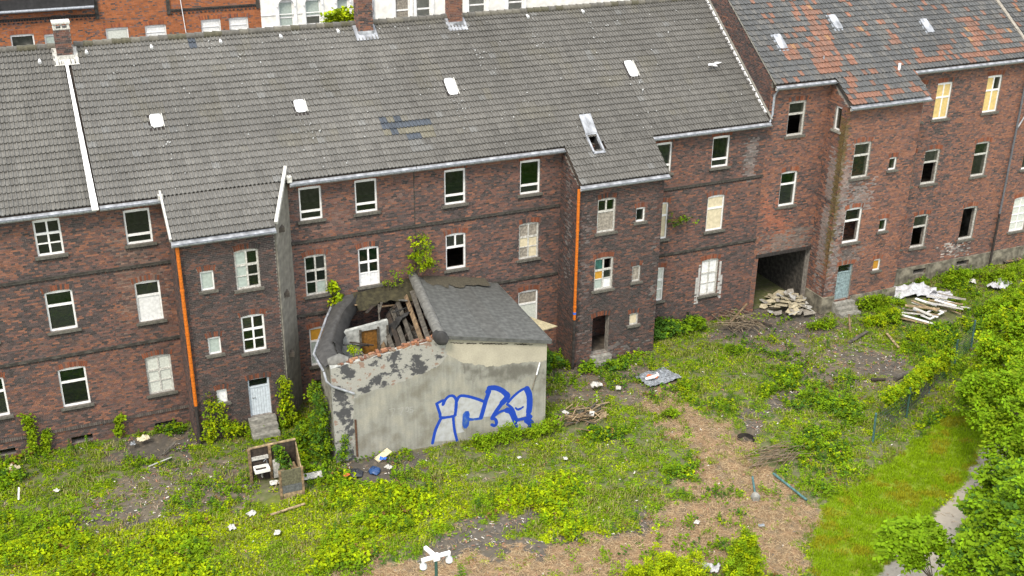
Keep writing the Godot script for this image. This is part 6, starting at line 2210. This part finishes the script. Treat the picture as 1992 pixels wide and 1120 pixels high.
func lying(called: String, label: String, cat: String, group: String, at: Vector3, yaw: float, pitch: float, size: Vector3, mat: Material) -> void:
	var b := MB.new()
	var h := size * 0.5
	b.obox(Vector3.ZERO, Vector3(h.x, 0, 0), Vector3(0, h.y, 0), Vector3(0, 0, h.z))
	var o := put(called, b.mesh(), mat, self, Transform3D(Basis.from_euler(Vector3(0, yaw, pitch)), at))
	tag(o, label, cat, group)


func yard() -> void:
	kitchen()
	camera_mast()
	fence()
	# pale boards thrown on a heap
	for i in 22:
		var a := i / 21.0
		var p := Vector3(lerpf(25.9, 28.9, a) + rng.randf_range(-0.35, 0.35), 0.25 + 0.09 * (i % 4), lerpf(4.0, 3.2, a) + rng.randf_range(-0.5, 0.5))
		lying("board", "white painted board in the heap of boards on the weeds", "board", "white boards in a heap", p, -1.0 + rng.randf_range(-0.3, 0.3), rng.randf_range(-0.07, 0.07), Vector3(rng.randf_range(0.9, 1.9), 0.035, rng.randf_range(0.08, 0.2)), [M.white, M.white_old, M.wood_pale, M.white_old, M.board_grey][i % 5])
	lying("board", "long yellowish board lying below the white boards", "board", "", Vector3(25.3, 0.16, 4.1), -0.95, 0.02, Vector3(1.9, 0.03, 0.2), M.wood_pale)
	lying("board", "light orange board lying across the top of the white boards", "board", "", Vector3(26.4, 0.5, 3.7), -0.75, 0.04, Vector3(1.7, 0.035, 0.22), M.wood_pale)
	window_frame(Vector3(26.6, 0.3, 4.25))
	# dumped sheets
	tag(put("tarpaulin", sheet(2.4, 1.3, 1.1, 3), M.tarp, self, Transform3D(Basis(UP, -0.25), Vector3(27.8, 0.0, 1.25))), "crumpled white tarpaulin lying against the plinth", "tarpaulin")
	tag(put("tarpaulin", sheet(1.4, 0.9, 0.4, 8), M.tarp, self, Transform3D(Basis(UP, -0.5), Vector3(28.9, 0.05, 2.2))), "torn white sheet trailing from the tarpaulin", "tarpaulin")
	tag(put("tarpaulin", sheet(1.3, 0.8, 0.8, 5), M.tarp, self, Transform3D(Basis(UP, 0.3), Vector3(32.8, 0.1, 2.6))), "white sheet half buried in weeds at the right edge", "tarpaulin")
	var ps := thing("plastic_sheet", "grey plastic sheet with an orange scrap on the weeds", "plastic sheet", Vector3(10.2, 0.05, 4.4))
	put("sheet", sheet(1.8, 1.25, 0.35, 6, 18, 14), M.plastic, ps, Transform3D(Basis(UP, 0.15), Vector3.ZERO))
	var sc := MB.new()
	sc.obox(Vector3.ZERO, Vector3(0.26, 0, 0), Vector3(0, 0.02, 0), Vector3(0, 0, 0.09))
	put("orange_scrap", sc.mesh(), M.red, ps, Transform3D(Basis.from_euler(Vector3(0.1, -0.9, 0.1)), Vector3(-0.35, 0.25, 0.1)))
	var lip := MB.new()
	lip.tube([Vector3(-0.75, 0.22, 0.15), Vector3(-0.4, 0.3, 0.25), Vector3(-0.1, 0.27, 0.15), Vector3(0.0, 0.25, -0.1)], [0.06, 0.09, 0.08, 0.05], 7)
	put("rolled_edge", lip.mesh(), M.white_clean, ps)
	# broken slabs by the passage
	for i in 64:
		var a := rng.randf() * TAU
		var r := sqrt(rng.randf()) * 1.3
		var w := rng.randf_range(0.22, 0.75)
		var b := MB.new()
		var n := 4 + rng.randi() % 2
		var pts := []
		for k in n:
			var an := TAU * k / n + rng.randf_range(-0.35, 0.35)
			pts.append(Vector3(cos(an) * w * rng.randf_range(0.4, 0.7), 0, sin(an) * w * rng.randf_range(0.3, 0.6)))
		for k in n:
			var q: Vector3 = pts[k]
			var e: Vector3 = pts[(k + 1) % n]
			b.tri(Vector3(0, 0.018, 0), e + UP * 0.018, q + UP * 0.018)
			b.quad(q - UP * 0.018, q + UP * 0.018, e + UP * 0.018, e - UP * 0.018)
			b.tri(Vector3(0, -0.018, 0), q - UP * 0.018, e - UP * 0.018)
		var o := put("broken_slab", b.mesh(), [M.slab, M.slab_grey, M.board_grey, M.slab][rng.randi() % 4], self, Transform3D(Basis.from_euler(Vector3(rng.randf_range(0.0, 0.5), rng.randf() * TAU, rng.randf_range(-0.3, 0.3))), Vector3(20.45 + cos(a) * r * 1.0, 0.1 + 0.8 * maxf(0.0, 1.0 - r / 1.3) + rng.randf_range(0, 0.12), 0.3 + sin(a) * r)))
		tag(o, "broken plaster slab in the heap before the passage", "slab", "broken slabs before the passage")
	# branches
	for i in 42:
		var a := rng.randf() * TAU
		var c := Vector3(16.6 + rng.randf_range(-0.9, 0.9), 0.12 + rng.randf() * 0.5, 1.3 + rng.randf_range(-0.7, 0.7))
		var d := Vector3(cos(a), rng.randf_range(-0.12, 0.2), sin(a) * 0.8) * rng.randf_range(0.4, 1.4)
		var b := MB.new()
		b.tube([-d, Vector3(rng.randf_range(-0.1, 0.1), 0.06, rng.randf_range(-0.1, 0.1)), d], [0.016 + 0.026 * rng.randf(), 0.02, 0.008], 5)
		tag(put("branch", b.mesh(), M.stick, self, Transform3D(Basis(), c)), "bare branch in the tangled heap by the brick wall", "branch", "branches in a heap by the wall")
	lying("beam", "pale timber beam lying across the branch heap", "beam", "", Vector3(16.9, 0.6, 0.9), 0.55, 0.16, Vector3(2.1, 0.07, 0.09), M.wood)
	lying("board", "short brown board at the right of the branch heap", "board", "", Vector3(18.0, 0.2, 1.6), -0.9, -0.1, Vector3(0.9, 0.04, 0.15), M.wood_dark)
	# split laths by the annex corner
	for i in 66:
		var a := rng.randf_range(-0.6, 0.9) + (1.4 if rng.randf() < 0.2 else 0.0)
		lying("lath", "splintered lath in the pile right of the graffiti wall", "lath", "splintered laths by the annex corner", Vector3(5.3 + rng.randfn() * 0.55, 0.06 + 0.3 * rng.randf(), 6.2 + rng.randfn() * 0.4), a, rng.randf_range(-0.2, 0.2), Vector3(rng.randf_range(0.4, 1.1), 0.025, rng.randf_range(0.03, 0.07)), [M.wood, M.wood_pale, M.wood_grey][i % 3])
	for q in [[Vector3(6.3, 0.1, 6.4), 0.4, M.wood_pale, "round pale board scrap right of the lath pile"], [Vector3(5.7, 0.32, 6.45), 0.3, M.white_old, "white scrap on top of the lath pile"], [Vector3(4.7, 0.3, 5.9), 0.28, M.white_old, "white scrap at the back of the lath pile"]]:
		lying("scrap", q[3], "scrap", "", q[0], rng.randf() * 3.0, 0.15, Vector3(q[1], 0.03, q[1] * 0.7), q[2])
	# white ring and litter in the annex corner
	var ring := MB.new()
	var rp := []
	for i in 17:
		rp.append(Vector3(cos(TAU * i / 16.0) * 0.2, sin(TAU * i / 16.0) * 0.2, 0))
	ring.tube(rp, [0.05], 8, false)
	tag(put("seat_ring", ring.mesh(), M.white_clean, self, Transform3D(Basis.from_euler(Vector3(-0.5, 0.4, 0)), Vector3(4.0, 0.35, 4.4))), "white plastic ring lying at the right corner of the annex", "ring")
	# heap of stalks on the right
	for i in 40:
		var a := rng.randf_range(-0.5, 0.9)
		var d := Vector3(cos(a), rng.randf_range(-0.05, 0.1), -sin(a)) * rng.randf_range(0.35, 1.1)
		var b := MB.new()
		b.tube([-d, UP * 0.05, d], [0.02 * rng.randf_range(0.5, 1.3), 0.014, 0.008], 5)
		tag(put("dead_stalk", b.mesh(), M.stick if i % 3 else M.wood, self, Transform3D(Basis(), Vector3(11.4 + rng.randf_range(-0.7, 0.7), 0.1 + rng.randf() * 0.25, 12.2 + rng.randf_range(-0.6, 0.6)))), "dry stalk in the thin heap beside the straw", "stalk", "dry stalks in a thin heap")
	for q in [[Vector3(20.4, 0.12, 8.75), Vector3(21.4, 0.12, 8.5), 0.12, M.wood_grey, "grey weathered log lying behind the fence"], [Vector3(19.3, 0.1, 8.4), Vector3(19.95, 0.1, 8.6), 0.08, M.wood_dark, "short dark log left of the weathered log"]]:
		var lb := MB.new()
		lb.tube([q[0], q[0].lerp(q[1], 0.4) + UP * 0.02, q[1]], [q[2], q[2] * 1.08, q[2] * 0.85], 9)
		tag(put("log", lb.mesh(), q[3], self), q[4], "log")
	lying("plank", "grey plank lying among rubble before the weeds", "plank", "", Vector3(21.6, 0.12, 4.6), 0.35, 0.03, Vector3(1.7, 0.06, 0.16), M.wood_grey)
	lying("plank", "tan plank pointing at the house, right of the grey plank", "plank", "", Vector3(22.9, 0.15, 5.6), 1.25, 0.02, Vector3(1.5, 0.05, 0.12), M.wood_pale)
	lying("plank", "upright brown stake beside the weed clump", "plank", "", Vector3(21.9, 0.35, 3.5), 1.3, 1.1, Vector3(0.9, 0.05, 0.09), M.wood)
	# torn out fence posts
	var fp := thing("fence_post", "short teal fence post with a concrete foot on the straw", "post", Vector3(8.85, 0, 14.0))
	var pb := MB.new()
	pb.tube([Vector3(0.55, 0.3, -0.75), Vector3(0.05, 0.16, 0.2)], [0.045], 8)
	put("post", pb.mesh(), M.post_teal, fp)
	var cf := MB.new()
	cf.tube([Vector3(0.1, 0.14, 0.12), Vector3(0.0, 0.14, 0.28), Vector3(-0.1, 0.14, 0.46)], [0.12, 0.2, 0.13], 9)
	put("concrete_foot", cf.mesh(), M.concrete, fp)
	var f2 := MB.new()
	f2.tube([Vector3(10.45, 0.15, 13.2), Vector3(10.6, 0.12, 15.2)], [0.05], 8)
	tag(put("fence_post", f2.mesh(), M.post_teal, self), "long teal fence post lying on the weeds right of the straw", "post")
	# rubbish along the annex foot and the left wall
	for q in [[Vector3(-5.0, 0.08, 6.65), 0.3, M.black_bag, "black rubbish bag at the foot of the graffiti wall"], [Vector3(-4.25, 0.08, 6.75), 0.25, M.blue_bag, "blue rubbish bag at the foot of the graffiti wall"]]:
		var b := MB.new()
		var g := []
		for i in 9:
			var row := []
			for j in 13:
				var th := PI * i / 8.0
				var ph := TAU * (j % 12) / 12.0
				var rr: float = q[1] * (1.0 + 0.55 * n3.get_noise_3d(cos(ph) * 2.5 + q[1] * 60.0, sin(ph) * 2.5, th * 1.5))
				row.append(Vector3(sin(th) * cos(ph), cos(th) * 0.5, sin(th) * sin(ph)) * rr)
			g.append(row)
		b.grid(g)
		tag(put("rubbish_bag", b.mesh(), q[2], self, Transform3D(Basis(), q[0])), q[3], "bag")
	for q in [[Vector3(-3.75, 0.12, 6.3), 0.24, M.blue, "bright blue scrap of film near the blue bag", 2], [Vector3(-5.45, 0.12, 6.9), 0.22, M.red, "orange red rag left of the black bag", 3], [Vector3(-3.7, 0.1, 6.95), 0.26, M.white_old, "pale rag right of the blue bag", 4], [Vector3(-12.5, 0.15, 1.1), 0.4, M.board, "crumpled cardboard below the cellar windows", 5], [Vector3(-12.95, 0.12, 1.25), 0.26, M.plastic, "grey plastic scrap left of the cardboard", 6], [Vector3(7.1, 0.1, 4.2), 0.45, M.white_old, "pale crumpled paper between the doorway and the laths", 7], [Vector3(7.9, 0.1, 4.8), 0.28, M.white_old, "small pale rag right of the crumpled paper", 8], [Vector3(-17.61, 0.00, 1.16), 0.5, M.slab, "flat beige stone scrap at the left edge", 9], [Vector3(-9.43, 0.00, 7.84), 0.3, M.white_old, "white scrap left of the dumped cupboard's front", 10], [Vector3(-10.28, 0.00, 8.43), 0.28, M.white_old, "white crumpled scrap in the lime weeds", 11], [Vector3(-8.16, 0.00, 6.15), 0.3, M.white_old, "white bucket lid beside the dumped cupboard", 12], [Vector3(-8.80, 0.00, 9.38), 0.24, M.white_old, "white stone in the weeds below the cupboard", 13], [Vector3(4.86, 0.00, 17.37), 0.5, M.tarp, "blue white bag at the bottom edge by the conifer", 14], [Vector3(5.86, 0.00, 14.83), 0.2, M.white_old, "white bone like scrap on the straw", 15], [Vector3(21.16, 0.00, 0.59), 0.4, M.white_old, "white torn paper in front of the slab heap", 16], [Vector3(1.49, 0.00, 8.17), 0.14, M.white_old, "small white scrap before the graffiti wall", 17], [Vector3(3.21, 0.00, 8.97), 0.18, M.white_old, "pale paper in the weeds right of the graffiti", 18], [Vector3(7.99, 0.00, 15.93), 0.2, M.plastic, "pale blue scrap on the straw near the conifer", 19], [Vector3(31.89, 0.00, 1.55), 0.4, M.white_old, "white litter among the weeds by the plinth", 20], [Vector3(-16.07, 0.00, 3.42), 0.2, M.white_old, "white chip in the weeds at the left", 21]]:
		tag(put("litter", sheet(q[1] * 1.2, q[1] * 0.85, q[1] * 0.9, q[4], 9, 8, q[1] * 1.6), q[2], self, Transform3D(Basis(UP, q[4] * 1.3), q[0] + UP * 0.08)), q[3], "litter")
	lying("pole", "thin white pole lying in the weeds below the cellar window", "pole", "", Vector3(-12.09, 0.15, 2.89), 0.32, 0.02, Vector3(1.0, 0.03, 0.04), M.white_old)
	lying("pole", "short white stake standing in the weeds at the left", "pole", "", Vector3(-17.43, 0.20, 3.17), 1.4, 0.6, Vector3(0.5, 0.04, 0.05), M.white_clean)
	lying("board", "grey board leaning by the cardboard heap", "board", "", Vector3(-11.58, 0.20, 2.02), 0.7, 0.2, Vector3(0.9, 0.03, 0.1), M.wood_grey)
	lying("board", "white panel lying right of the dumped cupboard", "board", "", Vector3(-6.70, 0.15, 6.22), -0.1, 0.03, Vector3(0.85, 0.04, 0.4), M.white_old)
	lying("board", "pale plank lying across the ground below the cupboard", "board", "", Vector3(-8.09, 0.12, 8.05), 0.15, 0.0, Vector3(1.4, 0.04, 0.1), M.wood_pale)
	lying("board", "bent cardboard sheet at the foot of the graffiti wall", "board", "", Vector3(-3.64, 0.20, 5.96), 0.3, 0.35, Vector3(0.7, 0.03, 0.35), M.board)
	var pal := thing("pallet", "weathered wooden pallet lying at the far right by the last house", "pallet", Vector3(36.44, 0.10, -0.21))
	for k in 3:
		var pr := MB.new()
		pr.box(Vector3(-0.9, 0, -0.5 + 0.45 * k), Vector3(0.9, 0.1, -0.4 + 0.45 * k))
		put("runner", pr.mesh(), M.wood_dark, pal)
	for k in 8:
		var sb := MB.new()
		sb.box(Vector3(-0.9 + 0.23 * k, 0.102, -0.55), Vector3(-0.72 + 0.23 * k, 0.13, 0.55))
		put("slat", sb.mesh(), M.wood if k % 3 else M.wood_grey, pal)
	# manhole like pit
	var pit := MB.new()
	pit.tube([Vector3(11.25, -0.5, 10.1), Vector3(11.25, -0.12, 10.1)], [0.36], 14, false)
	tag(put("pit_rim", pit.mesh(), M.earth, self), "dark round pit in the ground at the end of the straw", "pit")
	# gull on the roof
	var gull := thing("bird", "white gull with spread wings just above the grey roof", "bird", on_roof(16.28, -2.5, RS, RC, 0.3))
	var gb := MB.new()
	gb.tube([Vector3(-0.24, 0, 0.05), Vector3(-0.12, 0.01, 0.02), Vector3(0.05, 0.02, 0), Vector3(0.17, 0.04, -0.02), Vector3(0.25, 0.04, -0.02)], [0.012, 0.05, 0.06, 0.04, 0.01], 8)
	for e in [-1.0, 1.0]:
		gb.tri(Vector3(-0.05, 0.03, e * 0.03), Vector3(0.1, 0.03, e * 0.03), Vector3(0.06, 0.12, e * 0.3))
		gb.tri(Vector3(-0.05, 0.03, e * 0.03), Vector3(0.06, 0.12, e * 0.3), Vector3(-0.12, 0.1, e * 0.52))
	put("body", gb.mesh(), M.white_clean, gull, Transform3D(Basis(UP, 1.9), Vector3.ZERO))


func window_frame(at: Vector3) -> void:
	var b := MB.new()
	for q in [[-0.6, -0.3, 0.6, -0.22], [-0.6, 0.22, 0.6, 0.3], [-0.6, -0.22, -0.52, 0.22], [0.52, -0.22, 0.6, 0.22]]:
		b.box(Vector3(q[0], 0, q[1]), Vector3(q[2], 0.06, q[3]))
	tag(put("window_sash", b.mesh(), M.white_clean, self, Transform3D(Basis.from_euler(Vector3(0, 0.25, 0.05)), at)), "white window sash on the front of the board heap", "window frame")


func kitchen() -> void:
	var t := thing("dumped_cupboard", "broken wooden cupboard with a white sink dumped on the weeds", "cupboard", Vector3(-8.0, 0, 6.4))
	var o := Vector3(8.0, 0, -6.4)
	var P := func(x: float, y: float, z: float) -> Vector3: return Vector3(x, y, z) + o
	var b := MB.new()
	b.box(P.call(-8.93, 0, 5.5), P.call(-7.08, 1.5, 5.53))
	put("back_panel", b.mesh(), M.wood_dark, t)
	for q in [[-8.95, 5.55], [-8.15, 5.56]]:
		var p := MB.new()
		p.box(P.call(q[0] - 0.05, 0, q[1] - 0.04), P.call(q[0] + 0.05, 1.53, q[1] + 0.1))
		put("post", p.mesh(), M.wood, t)
	var ri := MB.new()
	ri.bar(P.call(-7.08, 0.72, 5.5), P.call(-7.3, 0.66, 7.22), 0.035, 1.4)
	put("side_panel", ri.mesh(), M.wood_pale, t)
	var tp := MB.new()
	tp.bar(P.call(-8.95, 1.54, 5.53), P.call(-7.08, 1.54, 5.5), 0.1, 0.04)
	put("top_rail", tp.mesh(), M.wood_pale, t)
	var fr := MB.new()
	fr.box(P.call(-8.08, 0.66, 7.22), P.call(-7.3, 1.32, 7.26))
	put("front_panel", fr.mesh(), rough(0.15, 0.14, 0.08, M.felt.albedo_texture, 1.2), t)
	var f2 := MB.new()
	f2.box(P.call(-8.08, 0.3, 7.225), P.call(-7.3, 0.65, 7.25))
	put("lower_panel", f2.mesh(), rough(0.14, 0.145, 0.14, M.felt.albedo_texture, 1.2), t)
	var f3 := MB.new()
	f3.box(P.call(-8.05, 0.0, 7.23), P.call(-7.32, 0.29, 7.25))
	put("bottom_panel", f3.mesh(), M.wood_pale, t)
	for x in [-8.13, -7.27]:
		var p := MB.new()
		p.box(P.call(x - 0.045, 0, 7.18), P.call(x + 0.045, 1.34, 7.27))
		put("post", p.mesh(), M.wood, t)
	var sh := MB.new()
	sh.box(P.call(-8.88, 1.0, 5.54), P.call(-8.22, 1.14, 5.62))
	put("shelf", sh.mesh(), M.white_old, t)
	var sk := MB.new()
	for q in [[-0.3, 0.0, -0.2, 0.3, 0.14, -0.16], [-0.3, 0.0, 0.16, 0.3, 0.14, 0.2], [-0.3, 0.0, -0.16, -0.26, 0.14, 0.16], [0.26, 0.0, -0.16, 0.3, 0.14, 0.16], [-0.26, 0.0, -0.16, 0.26, 0.03, 0.16]]:
		sk.box(P.call(-8.55 + q[0], 0.62 + q[1], 5.8 + q[2]), P.call(-8.55 + q[3], 0.62 + q[4], 5.8 + q[5]))
	put("sink", sk.mesh(), M.porcelain, t)
	var dr := MB.new()
	dr.box(P.call(-8.76, 0.655, 5.68), P.call(-8.36, 0.67, 5.92))
	put("sink_dirt", dr.mesh(), M.wood_dark, t)
	var tap := MB.new()
	tap.tube([P.call(-8.3, 0.76, 5.66), P.call(-8.3, 0.98, 5.66), P.call(-8.36, 1.03, 5.72), P.call(-8.45, 0.98, 5.78)], [0.014], 6)
	put("tap", tap.mesh(), M.zinc, t)
	var pip := MB.new()
	pip.tube([P.call(-8.55, 0.62, 5.8), P.call(-8.55, 0.3, 5.8), P.call(-8.55, 0.28, 5.6)], [0.03], 8)
	put("drain_pipe", pip.mesh(), M.white_old, t)
	var wb := MB.new()
	wb.box(P.call(-8.08, 0.1, 5.56), P.call(-7.8, 0.85, 5.75))
	put("white_panel", wb.mesh(), M.white_old, t)
	var lean := MB.new()
	lean.bar(P.call(-8.35, 0.05, 6.6), P.call(-8.0, 0.95, 6.95), 0.05, 0.03)
	put("leaning_stick", lean.mesh(), M.wood_pale, t)
	tag(put("foam_block", sheet(0.75, 0.7, 0.7, 22, 9, 8), M.wood_pale, self, Transform3D(Basis(UP, 0.6), Vector3(-7.5, 0.42, 6.1))), "crumpled tan foam block resting inside the dumped cupboard", "foam")
	var ivy := leaf_clump(10, 0.09, 0.1, 0.14, 71, 0.2)
	shrub("ivy", "blue green ivy hanging over the dumped cupboard", "ivy", Vector3(-7.85, 0, 5.75), [[Vector3(0, 1.35, 0.05), Vector3(0.2, 0.25, 0.12)], [Vector3(0.05, 0.95, 0.15), Vector3(0.22, 0.4, 0.14)], [Vector3(0.15, 0.5, 0.4), Vector3(0.18, 0.4, 0.25)]], 200.0, ivy, [2, 2, 1], "")


func camera_mast() -> void:
	var t := thing("camera_mast", "white crossbar with two dome cameras on a dark green pole at the bottom edge", "camera mast", Vector3(-5.55, 0, 17.7))
	var p := MB.new()
	p.tube([Vector3(0, 0, 0), Vector3(0, 3.95, 0)], [0.055, 0.05], 12)
	put("pole", p.mesh(), M.fence_green, t)
	var a := MB.new()
	a.bar(Vector3(-0.47, 4.0, 0.02), Vector3(0.47, 4.0, -0.02), 0.09, 0.1)
	a.bar(Vector3(0, 4.0, 0), Vector3(-0.16, 4.0, -0.55), 0.1, 0.1)
	a.box(Vector3(-0.1, 3.9, -0.1), Vector3(0.1, 4.06, 0.1))
	put("crossbar", a.mesh(), M.white_clean, t)
	for e in [-1.0, 1.0]:
		var c := node("dome_camera", t)
		c.position = Vector3(e * 0.42, 3.9, 0.02)
		var h := MB.new()
		h.tube([Vector3(0, 0.06, 0), Vector3(0, -0.02, 0), Vector3(0, -0.05, 0), Vector3(0, -0.13, 0), Vector3(0, -0.19, 0)], [0.03, 0.045, 0.1, 0.115, 0.11], 14)
		put("housing", h.mesh(), M.white_clean, c)
		var d := MB.new()
		d.tube([Vector3(0, -0.185, 0), Vector3(0, -0.22, 0), Vector3(0, -0.26, 0), Vector3(0, -0.29, 0)], [0.105, 0.1, 0.07, 0.02], 14)
		put("dome", d.mesh(), flat(0.01, 0.01, 0.012, 0.15), c)


func fence() -> void:
	var t := thing("wire_fence", "green wire fence leaning along the lawn, ivy over its middle", "fence")
	var posts := [Vector3(15.81, 0, 12.76), Vector3(18.62, 0, 11.6), Vector3(21.04, 0, 10.29), Vector3(23.9, 0, 8.8), Vector3(26.2, 0, 7.5)]
	for i in posts.size():
		var b := MB.new()
		b.tube([posts[i], posts[i] + Vector3(-0.12, 1.55, 0.05)], [0.045], 8)
		put("post", b.mesh(), M.fence_green if i % 2 else M.post_teal, t)
	for i in posts.size() - 1:
		var m := MB.new()
		var a: Vector3 = posts[i]
		var e: Vector3 = posts[i + 1]
		for k in 8:
			var y := 0.15 + k * 0.18
			m.tube([a + UP * y, a.lerp(e, 0.5) + UP * (y - 0.06), e + UP * y], [0.006], 4, false)
		var n := int((e - a).length() / 0.2)
		for k in n:
			var q := a.lerp(e, (k + 0.5) / n)
			m.tube([q + UP * 0.08, q + UP * 1.42], [0.005], 4, false)
		put("wire_panel", m.mesh(), M.fence_green, t)
	var leaf := leaf_clump(14, 0.085, 0.13, 0.16, 81, 0.3)
	var lobes := []
	for k in 11:
		var q := k / 10.0
		lobes.append([Vector3(17.16, 1.35, 11.87).lerp(Vector3(22.20, 1.50, 9.86), q) - Vector3(20, 0, 10.7), Vector3(0.34, 0.24 + 0.08 * sin(k * 2.0), 0.3)])
		if k % 3 == 1:
			lobes.append([lobes[-1][0] - UP * 0.5, Vector3(0.25, 0.4, 0.2)])
	shrub("ivy", "bright lime ivy draped along the top of the wire fence", "ivy", Vector3(20.0, 0, 10.7), lobes, 260.0, leaf, [0, 4, 3], "", -0.5)
